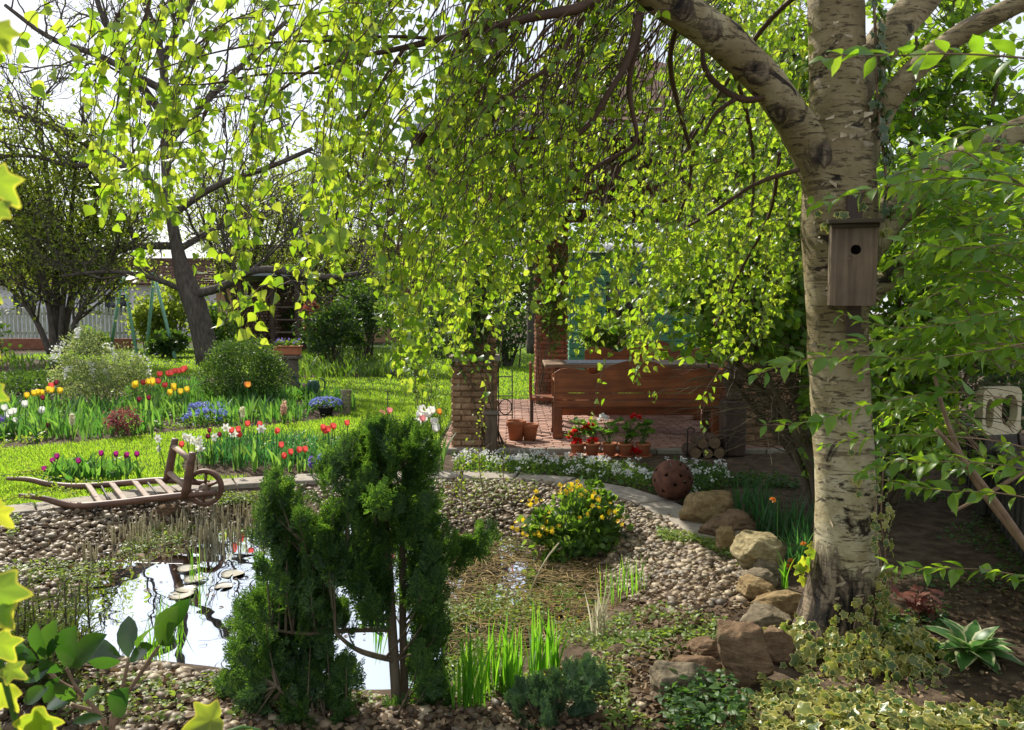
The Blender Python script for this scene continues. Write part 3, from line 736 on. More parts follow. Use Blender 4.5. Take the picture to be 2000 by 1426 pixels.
t = thing('patio_table', 'long wooden table with pale grey runner between the two carved benches', 'table', (1.25, 10.55, FZ))
tx0, tx1 = P(1062, 710, 10.5)[0], P(1400, 710, 10.5)[0]
tt = MB()
for k in range(6): tt.bbox(((tx0 + tx1) / 2, 10.15 + k * .148, .845), (tx1 - tx0, .142, .045), .006)
top = tt.build('table_top', wood_mat('table_wood', (.26, .16, .10), (.38, .26, .17), 'x', 1., .4), t, smooth=False)
MB().bbox((tx0 + .82, 10.52, .874), (1.05, .62, .006), .002).build('table_runner', noise_mat('grey_cloth', (.36, .38, .40), (.48, .50, .52), 40., .8, .2, st=(1, 8, 1)), t, smooth=False)
for xx in (tx0 + .18, tx1 - .18):
    for yy in (10.28, 10.82): MB().bbox((xx, yy, .432), (.1, .1, .764), .01).build('leg', M_PINEV, t, smooth=False)
MB().bbox(((tx0 + tx1) / 2, 10.55, .2), (tx1 - tx0 - .46, .06, .1), .008).build('stretcher', M_PINE, t, smooth=False)
# wooden chair at the table end
cx = P(1062, 800, 9.75)[0]
t = thing('wooden_chair', 'dark slim wooden chair standing at the end of the patio table beside the pillar', 'chair', (cx, 9.75, FZ))
MB().bbox((cx, 9.75, .48), (.36, .38, .03), .008).build('seat', M_PINE, t, smooth=False)
for sx in (-.15, .15):
    for sy in (-.16, .16): MB().bbox((cx + sx, 9.75 + sy, .26), (.035, .035, .42), .004).build('leg', M_DARKWV, t, smooth=False)
bk = MB()
for sy in (-.16, .16): bk.bbox((cx - .165, 9.75 + sy, .70), (.032, .035, .44), .004)
for zz in (.62, .75, .88): bk.bbox((cx - .165, 9.75, zz), (.02, .29, .07), .004)
bk.build('backrest', M_PINE, t, smooth=False)

# turned post beside the right pillar
cx = P(1431, 800, 8.45)[0]
t = thing('carved_post', 'dark turned timber post with square foot beside the log pile', 'post', (cx, 8.45, 0))
MB().bbox((cx, 8.45, .30), (.24, .24, .6), .02).build('base_block', M_DARKWV, t, smooth=False)
MB().lathe([(.0, .6), (.085, .6), (.095, .63), (.07, .67), (.085, .72), (.108, .79), (.112, .86), (.095, .94), (.07, 1.0), (.06, 1.05), (.078, 1.07), (.078, 1.1), (0, 1.1)], (cx, 8.45, 0), 20).build('turned_shaft', M_DARKWV, t)
MB().bbox((cx, 8.45, 1.125), (.2, .2, .05), .01).build('top_plate', M_DARKW, t, smooth=False)
# weathered stub post + leaning vine stem by left pillar
cx = P(960, 850, 8.5)[0]
t = thing('timber_stub', 'short weathered timber stub standing against the front of the brick pillar', 'post', (cx, 8.5, 0))
MB().bbox((cx, 8.5, .22), (.13, .12, .44), .012).build('shaft', M_GREYW, t, smooth=False); MB().bbox((cx, 8.5, .455), (.16, .15, .03), .008).build('cap', M_GREYWX, t, smooth=False)
# wrought iron rail
t = thing('iron_railing', 'thin black wrought iron rail with a ring between pillar and patio', 'railing', (P(985, 800, 9.3)[0], 9.3, FZ))
x0, x1 = P(972, 800, 9.3)[0], P(1002, 800, 9.3)[0]
for zz in (.32, .55, .78): MB().bar((x0, 9.3, zz), (x1, 9.3, zz), .012, .012).build('rail', M_IRON, t)
for xx in (x0 + .01, x1 - .01): MB().bar((xx, 9.3, FZ), (xx, 9.3, .86), .014, .014, (0, 1, 0)).build('upright', M_IRON, t)
a = np.linspace(0, 2 * math.pi, 25); MB().tube(np.column_stack([(x0 + x1) / 2 + .075 * np.cos(a), np.full(25, 9.29), .42 + .09 * np.sin(a)]), .007, 6, False).build('ring', M_IRON, t)
# lantern hanging at the pillar
lp = P(1016, 483, 9.0)
t = thing('wall_lantern', 'small white glazed lantern hanging under the pavilion roof', 'lantern', lp - [0, 0, .1])
MB().lathe([(.0, .1), (.03, .1), (.055, .06), (.0, .06)], lp, 6).tube([lp + [0, 0, .1], lp + [0, 0, .17], lp + [.04, 0, .2]], .006, 5).build('lantern_cap', M_IRON, t, smooth=False)
MB().lathe([(.045, .055), (.034, -.09), (0, -.09)], lp, 6).build('glass', noise_mat('lantern_glass', (.6, .62, .65), (.75, .77, .8), 5., .15, 0), t, smooth=False)
fr = MB()
for k in range(6):
    a = k * math.pi / 3; fr.bar(lp + [.047 * math.cos(a), .047 * math.sin(a), .055], lp + [.036 * math.cos(a), .036 * math.sin(a), -.095], .007, .007, (0, 1, 0))
fr.build('frame', M_IRON, t)

# pots
def pot(mb, c, r, h):
    return mb.lathe([(0, 0), (r * .68, 0), (r * .9, h * .74), (r * .92, h * .76), (r * 1.0, h * .77), (r * 1.02, h * .98), (r * .96, h), (r * .88, h * .98), (r * .84, h * .8), (0, h * .8)], c, 28)
def flower_head(n, r, T, mb, c):
    d_ = rvec(n); d_[:, 2] = np.abs(d_[:, 2]) * .8 - .1
    mb.inst(T, c + d_ * r * .55, frames(d_ + .2 * rvec(n), rvec(n)), U(.6, 1., n) * r)
GER_T = fan_T([(.5 * math.cos(a) * (1 + .1 * math.cos(7 * a)), .4 + .5 * math.sin(a) * (1 + .1 * math.cos(7 * a))) for a in np.linspace(-math.pi / 2, 1.5 * math.pi, 18)[:-1]], (0, .38), .6, lambda x, y: .35 * (x * x + (y - .4) ** 2))
M_GERLEAF = leaf_mat('geranium_leaf', [(.06, .15, .03), (.09, .2, .035), (.13, .23, .05)], [(.2, .46, .03), (.3, .56, .04), (.42, .62, .08)], .5, .45)
gers = [(1128, 889, 'scarlet', [(1122, 848), (1116, 855), (1129, 865)], 'terracotta pot of scarlet geranium standing first in the row, next to the bench leg'),
        (1157, 891, 'scarlet', [(1152, 833), (1158, 862), (1146, 838)], 'geranium pot with the tallest pair of scarlet heads, second in the row'),
        (1190, 893, 'white', [(1178, 818)], 'middle geranium pot carrying one white flower head on a tall stalk'),
        (1222, 893, 'scarlet', [(1241, 815)], 'geranium pot with mostly leaves and a single high red bud, fourth in the row'),
        (1256, 893, 'scarlet', [(1238, 882), (1246, 884)], 'geranium pot nearest the log pile with red blooms drooping over its side')]
for px, py, colr, heads, lab in gers:
    dd = 8.38; c = P(px, py, dd); c[2] = .0
    t = thing('geranium_pot', lab, 'flower pot', c, 'geranium pots on the patio front edge')
    pot(MB(), c + [0, 0, .014], .082, .135).build('pot', M_TERRA, t)
    MB().lathe([(0, 0), (.085, 0), (.1, .022), (.094, .02), (.08, .008), (0, .008)], c, 24).build('saucer', M_TERRA, t)
    lf = MB(); st = MB(); top_ = c + [0, 0, .14]
    for k in range(9):
        e = top_ + np.array([N_(0, .05), N_(0, .05), U(.06, .24)]); st.tube(resample([top_ + [N_(0, .02), N_(0, .02), 0], (top_ + e) / 2 + N_(0, .012, 3), e], 5), .004, 5)
        n = 6; d_ = unit(np.column_stack([N_(0, 1, n), N_(0, 1, n), U(-.2, .7, n)])); lf.inst(GER_T, e + d_ * .02, frames(d_, np.column_stack([N_(0, .4, n), N_(0, .4, n), np.ones(n)])), U(.045, .07, n))
    fl = MB()
    for hx, hy in heads:
        e = P(hx, hy, dd - .03); st.tube(resample([top_, (top_ + e) / 2 + [0, 0, .02], e], 6), .003, 5); flower_head(34, .043, ROUND_T, fl, e)
    st.build('stems', M_GREENSTEM, t); lf.build('foliage', M_GERLEAF, t); fl.build('flowers', M_PET[colr], t)
for px, py, rr, hh, lab in ((1008, 862, .115, .23, 'larger empty terracotta pot beside the brick pillar'), (1035, 858, .1, .19, 'smaller empty terracotta pot closer to the table')):
    c = P(px, py, 9.15); c[2] = FZ
    tag(pot(MB(), c, rr, hh).build('terracotta_pot', M_TERRA, loc=c), lab, 'pot', 'empty terracotta pots by the pillar')
# log pile in an iron holder
t0 = P(1376, 905, 8.38)
M_LOGBARK = noise_mat('log_bark', (.07, .045, .03), (.15, .1, .065), 16., .95, 1., .015, st=(1, .3, 1))
M_LOGEND = noise_mat('log_end', (.13, .08, .045), (.22, .14, .08), 20., .8, .3)
for k, (ox, oz, rr, lab) in enumerate(((-.13, .06, .062, 'bark covered firewood log at the bottom of the pile next to the pots'), (0.0, .055, .055, 'thin firewood log in the middle of the bottom row'), (.12, .062, .06, 'firewood log at the bottom of the pile against the carved post'),
        (-.06, .165, .058, 'firewood log resting on top of the pile toward the pots'), (.07, .17, .066, 'thickest firewood log crowning the pile'))):
    c = np.array([t0[0] + ox, t0[1], oz])
    t = thing('firewood_log', lab, 'log', c, 'firewood logs stacked beside the carved post')
    a = np.array([ox * .2, 0, 0]); p = np.array([c + [0, -.14, 0], c + [.01, 0, .006], c + a + [0, .17, 0]])
    MB().tube(resample(p, 6), rr * U(.94, 1.06, 6), 14, False).build('bark', M_LOGBARK, t)
    MB().tube([c + [0, -.146, 0], c + [0, -.12, 0]], rr * .9, 14).build('cut_end', M_LOGEND, t, smooth=False)
t = thing('log_holder', 'scrolled iron holder around the firewood logs', 'log holder', (t0[0], t0[1], 0))
for sx in (-1, 1):
    xx = t0[0] + sx * .215; a = np.linspace(0, 4.4, 14)
    sp = [(xx, t0[1] - .12, 0), (xx, t0[1] - .12, .3)] + [(xx - sx * .035 * (1 - math.cos(v)) , t0[1] - .12, .3 + .035 * math.sin(v) * (1 - v * .08)) for v in a[1:]]
    MB().tube(sp, .007, 6).build('scroll', M_IRON, t)
MB().tube([(t0[0] - .215, t0[1] - .12, .006), (t0[0] + .215, t0[1] - .12, .006)], .007, 6).build('bar', M_IRON, t)

# ------------------------------------------------------------------ buildings and fences behind
gs = thing('green_shed', 'mint green boarded shed with corrugated roof edge behind the pavilion', 'shed', (2.6, 16.5, 0))
sx0, sx1 = P(1112, 600, 16)[0], P(1462, 600, 16)[0]
w_ = MB()
for k in range(18): w_.bbox(((sx0 + sx1) / 2, 16 + (.004 if k % 2 else 0), .08 + k * .15), (sx1 - sx0, .05, .142), .01)
for k in range(18): w_.bbox((sx0 + .024, 17.2, .08 + k * .15), (.05, 2.3, .142), .01)
w_.box(((sx0 + sx1) / 2, 17.1, 1.32), (sx1 - sx0 - .08, 2.1, 2.6)); w_.build('wall', M_GREENP, gs, smooth=False)
cr = MB(); n = 90; u = np.linspace(sx0 - .2, sx1 + .2, n); zz = 2.72 + .025 * np.sin(u * 42)
cr.add(np.vstack([np.column_stack([u, np.full(n, 15.75), zz]), np.column_stack([u, np.full(n, 18.4), zz + .35]), np.column_stack([u, np.full(n, 15.75), zz - .02]), np.column_stack([u, np.full(n, 18.4), zz + .33])]),
       np.vstack([np.stack([np.arange(n - 1), np.arange(1, n), n + np.arange(1, n), n + np.arange(n - 1)], 1), np.stack([2*n + np.arange(1, n), 2*n + np.arange(n - 1), 3*n + np.arange(n - 1), 3*n + np.arange(1, n)], 1), np.stack([2*n + np.arange(n - 1), 2*n + np.arange(1, n), np.arange(1, n), np.arange(n - 1)], 1)]))
cr.build('roof', noise_mat('corrugated_sheet', (.3, .31, .3), (.42, .43, .42), 4., .7, .2), gs)
wd = MB()
for s in (-1, 1): wd.bbox((sx0 + 1.15 + s * .45, 15.965, 1.75), (.07, .03, .8), .005)
for zz in (1.36, 2.14): wd.bbox((sx0 + 1.15, 15.965, zz), (.83, .03, .07), .005)
wf = wd.build('window', M_GREENP, gs, smooth=False); MB().box((sx0 + 1.15, 15.972, 1.75), (.83, .006, .71)).build('pane', noise_mat('dark_pane', (.03, .04, .04), (.05, .06, .06), 3., .1, 0), wf)
# lattice / trellis before the shed
t = thing('wooden_trellis', 'brown timber trellis frame standing on the lawn before the green shed', 'trellis', (P(1232, 650, 14.2)[0], 14.2, 0))
x0, x1 = P(1204, 650, 14.2)[0], P(1262, 650, 14.2)[0]
for xx in (x0, x1): MB().bbox((xx, 14.2, .9), (.06, .05, 1.8), .006).build('post', M_DARKWV, t, smooth=False)
for zz in (.45, .9, 1.35): MB().bbox(((x0 + x1) / 2, 14.17, zz), (x1 - x0 + .1, .03, .05), .005).build('rail', M_DARKW, t, smooth=False)
# rust red lattice right of the bench
t = thing('red_lattice', 'rust red square lattice panel between bench and stone pillar', 'lattice', (P(1412, 640, 9.6)[0], 9.6, FZ))
x0, x1 = P(1385, 640, 9.6)[0], P(1432, 640, 9.6)[0]
for xx in (x0, x1): MB().bbox((xx, 9.6, .98), (.03, .03, 1.86), .004).build('upright', M_DARKWV, t, smooth=False)
for zz in (.6, .95, 1.28, 1.5, 1.85): MB().bbox(((x0 + x1) / 2, 9.585, zz), (x1 - x0 + .03, .025, .03), .004).build('crossbar', M_PINE, t, smooth=False)

# picket fence at far left
fd = 30.0
pf = thing('picket_fence', 'pale green picket fence on a low brick red plinth behind the trees', 'fence', (-12, fd, 0))
pk = MB(); x = P(-340, 600, fd)[0]; xe = P(262, 600, fd)[0]
pr = MB()
while x < xe:
    h = 1.62 + U(-.02, .02); V = np.array([(x, fd, .42), (x + .1, fd, .42), (x + .1, fd, h - .06), (x + .05, fd, h), (x, fd, h - .06)]); V = np.vstack([V, V + [0, .03, 0]])
    pk.add(V, [[0,1,2,3,4],[9,8,7,6,5],[0,5,6,1],[1,6,7,2],[2,7,8,3],[3,8,9,4],[4,9,5,0]]); x += .158
pk.build('pickets', M_FENCEP, pf, smooth=False)
for zz in (.62, 1.36): MB().bbox(((P(-340, 600, fd)[0] + xe) / 2, fd + .06, zz), (xe - P(-340, 600, fd)[0], .05, .09), .01).build('rail', M_FENCEP, pf, smooth=False)
MB().bbox(((P(-340, 600, fd)[0] + xe) / 2, fd + .05, .2), (xe - P(-340, 600, fd)[0], .2, .42), .02).build('plinth', M_BRICKRED, pf, smooth=False)
# neighbour's white building beyond the fence
def house(name, label, x0, x1, y0, y1, zw, zr, mw, mr, wins, ridge='x', over=.5):
    t = thing(name, label, 'house', ((x0 + x1) / 2, (y0 + y1) / 2, 0))
    wl = MB().box(((x0 + x1) / 2, (y0 + y1) / 2, zw / 2), (x1 - x0, y1 - y0, zw))
    if ridge == 'y':
        cxm = (x0 + x1) / 2
        for yy in (y0, y1): wl.add([(x0, yy, zw), (x1, yy, zw), (cxm, yy, zr - .1)], [[0, 1, 2]])
    wl.build('wall', mw, t, smooth=False)
    rm = MB(); ym, xm = (y0 + y1) / 2, (x0 + x1) / 2
    def slope(a, b, c, d_):
        rows = 18; a, b, c, d_ = map(np.array, (a, b, c, d_)); nr = unit(np.cross(b - a, d_ - a))
        for i in range(rows):
            t0, t1 = i / rows, (i + 1) / rows; p0, p1, q0, q1 = a + (d_ - a) * t0, b + (c - b) * t0, a + (d_ - a) * t1, b + (c - b) * t1
            o = nr * .09; rm.add([p0 + o, p1 + o, q1 + nr * .02, q0 + nr * .02, p0, p1], [[0, 1, 2, 3], [4, 5, 1, 0]])
        rm.add([a, b, c, d_], [[3, 2, 1, 0]])
    if ridge == 'x':
        slope((x0 - over, y0 - over, zw), (x1 + over, y0 - over, zw), (x1 + over, ym, zr), (x0 - over, ym, zr)); slope((x1 + over, y1 + over, zw), (x0 - over, y1 + over, zw), (x0 - over, ym, zr), (x1 + over, ym, zr))
    else:
        slope((x0 - over, y1 + over, zw), (x0 - over, y0 - over, zw), (xm, y0 - over, zr), (xm, y1 + over, zr)); slope((x1 + over, y0 - over, zw), (x1 + over, y1 + over, zw), (xm, y1 + over, zr), (xm, y0 - over, zr))
    rm.build('roof', mr, t, smooth=False)
    for (wx, wz, ww, wh) in wins:
        f = MB()
        for s in (-1, 1): f.box((wx + s * ww / 2, y0 - .03, wz), (.09, .08, wh + .09)); f.box((wx, y0 - .03, wz + s * wh / 2), (ww - .09, .08, .09))
        f.box((wx, y0 - .025, wz), (.05, .06, wh - .09))
        wo = f.build('window', M_WHITEW, t, smooth=False); MB().box((wx, y0 - .012, wz), (ww, .02, wh)).build('pane', noise_mat('window_pane', (.03, .035, .045), (.06, .07, .08), 2., .08, 0), wo)
    return t
house('white_house', 'low white rendered neighbouring house showing behind the picket fence', -29, -13.5, 39, 46, 2.7, 4.2, M_WHITEW, M_ROOF, [(-24, 1.7, 1.2, 1.1), (-19.5, 1.7, 1.2, 1.1)])
house('peach_house', 'peach rendered house with dark brown tiled roof behind the garden', P(420, 500, 36)[0], P(840, 500, 36)[0], 36, 43, 2.7, 4.7, M_PEACH, M_ROOF, [(P(540, 500, 36)[0], 1.7, 1.2, 1.2), (P(700, 500, 36)[0], 1.7, 1.2, 1.2)])
# dark wood store
wx0, wx1 = P(470, 600, 28)[0], P(580, 600, 28)[0]
t = thing('wood_store', 'dark open fronted log store with a flat roof behind the apple tree', 'shed', ((wx0 + wx1) / 2, 28, 0))
for xx in (wx0, wx0 + (wx1 - wx0) * .56, wx1): MB().bbox((xx, 28, 1.3), (.13, .13, 2.6), .01).build('post', M_DARKWV, t, smooth=False)
MB().bbox(((wx0 + wx1) / 2, 28.6, 2.68), (wx1 - wx0 + .5, 1.9, .1), .01, rx=-.06).build('roof', M_SLATE, t, smooth=False)
MB().bbox(((wx0 + wx1) / 2, 29.3, 1.3), (wx1 - wx0, .06, 2.5), .01).build('back_panel', M_DARKW, t, smooth=False)
for zz in (.7, 1.15, 1.6): MB().bbox((wx0 + (wx1 - wx0) * .78, 28.5, zz), ((wx1 - wx0) * .4, .8, .05), .01).build('shelf', M_GREYWX, t, smooth=False)
lg = MB()
for i in range(9):
    for j in range(18):
        c = (wx0 + .15 + i * .125 + (j % 2) * .06, 28.1 + U(-.05, .05), .1 + j * .108); rr = U(.045, .062)
        lg.tube([c, (c[0], c[1] + .5, c[2])], rr, 8)
tag(lg.build('stacked_firewood', noise_mat('dry_log', (.10, .06, .04), (.2, .13, .09), 8., .9, .4, isl=.4), loc=(wx0 + .7, 28.1, 0), smooth=False), 'stack of dark split firewood filling the log store', 'firewood', kind='stuff')

# dark low wall and the cream openwork block at the right
wa, wb = np.array([P(1992, 900, 5.25)[0], 5.25]), np.array([P(1872, 900, 7.6)[0], 7.6])
dv = unit(wb - wa); wa2, wb2 = wa - dv * 3.2, wb + dv * 3.0
w_ = thing('concrete_fence', 'dark low ribbed concrete fence running along the shaded border', 'fence', (*((wa2 + wb2) / 2), 0))
L = np.linalg.norm(wb2 - wa2); npan = 4; ang = math.atan2(dv[1], dv[0])
M_CONC = noise_mat('dark_concrete', (.045, .04, .035), (.09, .08, .07), 9., .95, .5, .01, st=(6, 6, .8))
for k in range(npan):
    c = wa2 + dv * L * (k + .5) / npan
    pm = MB().bbox((*c, .25), (L / npan - .14, .06, .56), .012, rz=ang)
    for q in range(9): pm.bbox((*(c + dv * (q - 4) * .16 + np.array([-dv[1], dv[0]]) * .036), .26), (.035, .02, .48), .005, rz=ang)
    pm.build('panel', M_CONC, w_, smooth=False)
for k in range(npan + 1):
    c = wa2 + dv * L * k / npan; MB().bbox((*c, .3), (.12, .12, .66), .015, rz=ang).build('post', M_CONC, w_, smooth=False)
# cream block with oval openings
M_CREAM = noise_mat('cream_concrete', (.50, .43, .28), (.64, .56, .38), 18., .85, .3, .004, c3=(.42, .34, .2))
bc = P(1950, 802, 6.0)
def ring_panel(W_, H_, T_, holes, n=56):
    """rounded slab with oval holes, built from a fine grid of cells snapped to the openings"""
    mb = MB(); nx_, nz_ = 46, 46; gx = np.linspace(-W_ / 2, W_ / 2, nx_); gz = np.linspace(-H_ / 2, H_ / 2, nz_)
    def f(x, z):
        q = max(abs(x) - W_ / 2 + .06, 0), max(abs(z) - H_ / 2 + .06, 0); v = math.hypot(*q) - .06
        for (hx, hz, a, b) in holes: v = max(v, 1 * (a * (1 - math.sqrt(((x - hx) / a) ** 2 + (abs((z - hz) / b)) ** 2.6 ** 1))) if True else 0)
        return v
    V0 = np.array([(x, z) for z in gz for x in gx]); val = np.array([f(*p) for p in V0]); i = (np.arange(nz_ - 1)[:, None] * nx_ + np.arange(nx_ - 1)[None]).ravel()
    q = np.stack([i, i + 1, i + nx_ + 1, i + nx_], 1); keep = (val[q] < 0).sum(1) >= 2; q = q[keep]
    # snap outside vertices onto the outline
    for k in np.unique(q[val[q] > 0]):
        for _ in range(4):
            v = f(*V0[k]); h = 1e-4; g = np.array([(f(V0[k][0] + h, V0[k][1]) - v) / h, (f(V0[k][0], V0[k][1] + h) - v) / h])
            if g @ g < 1e-6: break
            V0[k] = V0[k] - g * v / max(g @ g, .3) * .8
    n_ = len(V0); V = np.vstack([np.column_stack([V0[:, 0], np.full(n_, -T_ / 2), V0[:, 1]]), np.column_stack([V0[:, 0], np.full(n_, T_ / 2), V0[:, 1]])])
    e = np.vstack([q[:, [0, 1]], q[:, [1, 2]], q[:, [2, 3]], q[:, [3, 0]]]); es = {}
    for a, b in e: es[(a, b)] = 1
    bd = np.array([(a, b) for (a, b) in es if (b, a) not in es])
    mb.add(V, np.vstack([q, q[:, ::-1] + n_, np.stack([bd[:, 1], bd[:, 0], bd[:, 0] + n_, bd[:, 1] + n_], 1)])); return mb
rp = ring_panel(.36, .37, .07, [(.07, .0, .075, .125), (-.115, -.02, .038, .115)])
bz = .56
V = rot(rp.V[0], 0, 0, .25) + np.array([bc[0], bc[1], bz + .25]); rp.V[0] = V
t = tag(rp.build('openwork_block', M_CREAM, loc=(bc[0], bc[1], bz), smooth=False), 'cream openwork garden block with rounded oval openings above the dark fence', 'garden block')
pst = MB().bbox((bc[0], bc[1], (bz + .07) / 2), (.3, .1, bz + .07), .015, rz=.25)
tag(pst.build('dark_plinth', M_CONC, loc=(bc[0], bc[1], 0), smooth=False), 'dark concrete plinth carrying the cream openwork block', 'plinth')

# ------------------------------------------------------------------ swing frame
t = thing('swing_frame', 'mint green metal swing frame with two pairs of slanted legs on the far lawn', 'swing frame', (P(282, 690, 25.5)[0], 25.5, 0))
T1, T2 = P(301, 536, 25.0), P(240, 530, 26.6)
for T0, (fa, fb) in ((T1, ((285, 690), (342, 697))), (T2, ((214, 665), (267, 692)))):
    for (px, py), dy in ((fa, .5), (fb, -.5)):
        b = P(px, py, T0[1] + dy); b[2] = 0.; MB().tube([b, T0], .05, 10).build('leg', M_SWINGP, t)
MB().tube([T2 - unit(T1 - T2) * .1, T1 + unit(T1 - T2) * .1], .055, 10).build('top_bar', M_SWINGP, t)

# ------------------------------------------------------------------ the weeping birch
def birch_mat():
    t = NT('birch_bark')
    v = t.coord(); vh = t.coord((4, 4, 42)); vv = t.coord((9, 9, 1.6))
    base = t.ramp(t.noise(v, 4.5, 6.), [(.3, (.15, .11, .05)), (.48, (.25, .195, .10)), (.7, (.40, .335, .20))])
    moss = t.ramp(t.noise(v, 3.1, 5., .6), [(.5, (0, 0, 0)), (.72, (.55, .55, .55))]); base = t.mix(moss, base, (.12, .11, .035))
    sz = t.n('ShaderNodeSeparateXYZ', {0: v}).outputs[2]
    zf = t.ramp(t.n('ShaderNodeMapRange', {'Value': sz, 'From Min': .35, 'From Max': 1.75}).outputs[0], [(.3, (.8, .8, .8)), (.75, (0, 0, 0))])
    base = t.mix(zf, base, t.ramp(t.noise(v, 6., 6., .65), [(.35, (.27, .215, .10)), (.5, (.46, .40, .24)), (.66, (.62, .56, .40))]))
    big = t.ramp(t.noise(v, 2.2, 3.), [(.38, (.1, .1, .1)), (.62, (1, 1, 1))])
    lent = t.ramp(t.noise(vh, 1.0, 3., .5), [(.60, (0, 0, 0)), (.68, (1, 1, 1))])
    c = t.mix(t.n('ShaderNodeMath', {0: lent, 1: big}, operation='MULTIPLY').outputs[0], base, (.12, .085, .05))
    peel = t.ramp(t.noise(t.coord((1.6, 1.6, 9.)), 7., 8., .75, .3), [(.56, (0, 0, 0)), (.60, (1, 1, 1)), (.64, (0, 0, 0))])
    c = t.mix(t.n('ShaderNodeMath', {0: peel, 1: .65}, operation='MULTIPLY').outputs[0], c, (.10, .065, .04))
    scar = t.ramp(t.noise(t.coord((1.5, 1.5, 3.2)), 2.6, 6., .65, .8), [(.58, (0, 0, 0)), (.63, (1, 1, 1))])
    c = t.mix(scar, c, (.035, .024, .016))
    a = t.n('ShaderNodeAttribute', attribute_name='e').outputs['Fac']           # old fissured bark at the foot and on the limbs
    fis = t.noise(vv, 1.7, 7., .7, .6)
    s_ = t.n('ShaderNodeMath', {0: a, 1: fis}, operation='ADD').outputs[0]
    f = t.ramp(s_, [(.86, (0, 0, 0)), (.98, (1, 1, 1))])
    rough = t.ramp(fis, [(.42, (.012, .009, .007)), (.5, (.07, .05, .032)), (.6, (.26, .20, .13))])
    c = t.mix(f, c, rough)
    t.l(c, t.p.inputs['Base Color']); t.p.inputs['Roughness'].default_value = .75; t.p.inputs['Specular IOR Level'].default_value = .25
    h = t.n('ShaderNodeMath', {0: t.n('ShaderNodeMath', {0: fis, 1: f}, operation='MULTIPLY').outputs[0], 1: t.n('ShaderNodeMath', {0: t.noise(v, 34., 8., .7), 1: .35}, operation='MULTIPLY').outputs[0]}, operation='ADD').outputs[0]
    h = t.n('ShaderNodeMath', {0: h, 1: t.n('ShaderNodeMath', {0: scar, 1: -.25}, operation='MULTIPLY').outputs[0]}, operation='ADD').outputs[0]
    h = t.n('ShaderNodeMath', {0: h, 1: t.n('ShaderNodeMath', {0: peel, 1: -.3}, operation='MULTIPLY').outputs[0]}, operation='ADD').outputs[0]
    t.bump(h, .9, .022); return t.m
M_BIRCH = birch_mat()
TD = 3.72
def limb(mb, pix, sides=20, sub=3, rough=.03, efun=None, seed=0):
    """limb from (px, py, depth, half width px) points"""
    w = np.array([[*P(a, b, d_), S(hw, d_)] for a, b, d_, hw in pix]); w = smooth_open(w, sub)
    w = resample(w, max(12, int(np.linalg.norm(np.diff(w[:, :3], axis=0), axis=1).sum() / .025)))
    o = len(mb.V); tubes(mb, w[None, :, :3], w[None, :, 3], sides); V = mb.V[o]
    c = np.repeat(w[:, :3], sides, 0)
    k = np.array([mnoise.noise(Vector(p * [7, 7, 4]) + Vector((seed, 0, 0))) + .6 * mnoise.noise(Vector(p * [19, 19, 9])) for p in V])
    V[:] = c + (V - c) * (1 + rough * 2 * k)[:, None]
    if efun: mb.E[o] = efun(V)
    return w
b0 = P(1645, 1270, TD); b0[2] = HZ(b0[0], b0[1])
birch = thing('weeping_birch', 'big weeping birch with pale peeling bark carrying the nest box and trailing bright green leaves', 'tree', b0)
tz0 = P(1650, 1180, TD)[2]
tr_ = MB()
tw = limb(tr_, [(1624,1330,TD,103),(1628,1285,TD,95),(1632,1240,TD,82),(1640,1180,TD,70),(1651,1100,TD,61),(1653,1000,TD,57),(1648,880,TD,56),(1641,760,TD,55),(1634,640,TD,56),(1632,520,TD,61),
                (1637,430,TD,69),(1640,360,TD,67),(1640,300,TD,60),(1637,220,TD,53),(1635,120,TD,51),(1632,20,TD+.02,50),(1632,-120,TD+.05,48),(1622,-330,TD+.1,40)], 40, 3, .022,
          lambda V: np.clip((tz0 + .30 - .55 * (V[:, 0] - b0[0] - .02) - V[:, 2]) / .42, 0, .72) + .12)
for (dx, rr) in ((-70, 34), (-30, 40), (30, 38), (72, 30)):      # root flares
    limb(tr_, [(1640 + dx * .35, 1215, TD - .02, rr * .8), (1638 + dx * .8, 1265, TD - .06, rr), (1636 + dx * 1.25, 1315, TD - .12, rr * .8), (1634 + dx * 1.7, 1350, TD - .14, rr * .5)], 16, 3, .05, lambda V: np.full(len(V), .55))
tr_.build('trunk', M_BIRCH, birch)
LIMBS = [[(1636,470,TD,37),(1618,390,TD-.02,39),(1596,320,TD-.05,38),(1560,250,TD-.1,34),(1510,175,TD-.17,34),(1450,110,TD-.25,35),(1380,52,TD-.34,36),(1310,8,TD-.44,37),(1230,-60,TD-.55,32),(1120,-170,TD-.75,25),(980,-260,TD-1.0,18)],
         [(1660,380,TD,34),(1688,300,TD+.02,27),(1712,235,TD,24),(1745,180,TD-.06,22),(1800,122,TD-.12,21),(1880,62,TD-.2,20),(1960,22,TD-.3,19),(2080,-40,TD-.4,17)],
         [(1662,520,TD,39),(1700,460,TD+.03,39),(1745,415,TD+.05,35),(1800,372,TD+.05,32),(1865,325,TD,30),(1930,285,TD-.05,29),(2010,250,TD-.1,27),(2140,190,TD-.2,24)],
         [(1660,230,TD,29),(1690,130,TD+.05,32),(1745,60,TD+.1,34),(1800,0,TD+.15,32),(1860,-80,TD+.25,29)],
         [(1665,610,TD+.05,17),(1730,545,TD+.2,21),(1810,490,TD+.35,18),(1900,445,TD+.45,17),(2010,395,TD+.5,15)]]
KNOTS = PL([(1478,150,3.42),(1512,232,3.52),(1400,70,3.28),(1340,15,3.2),(1600,300,3.6),(1785,125,3.5),(1840,330,3.6),(1950,270,3.55)])
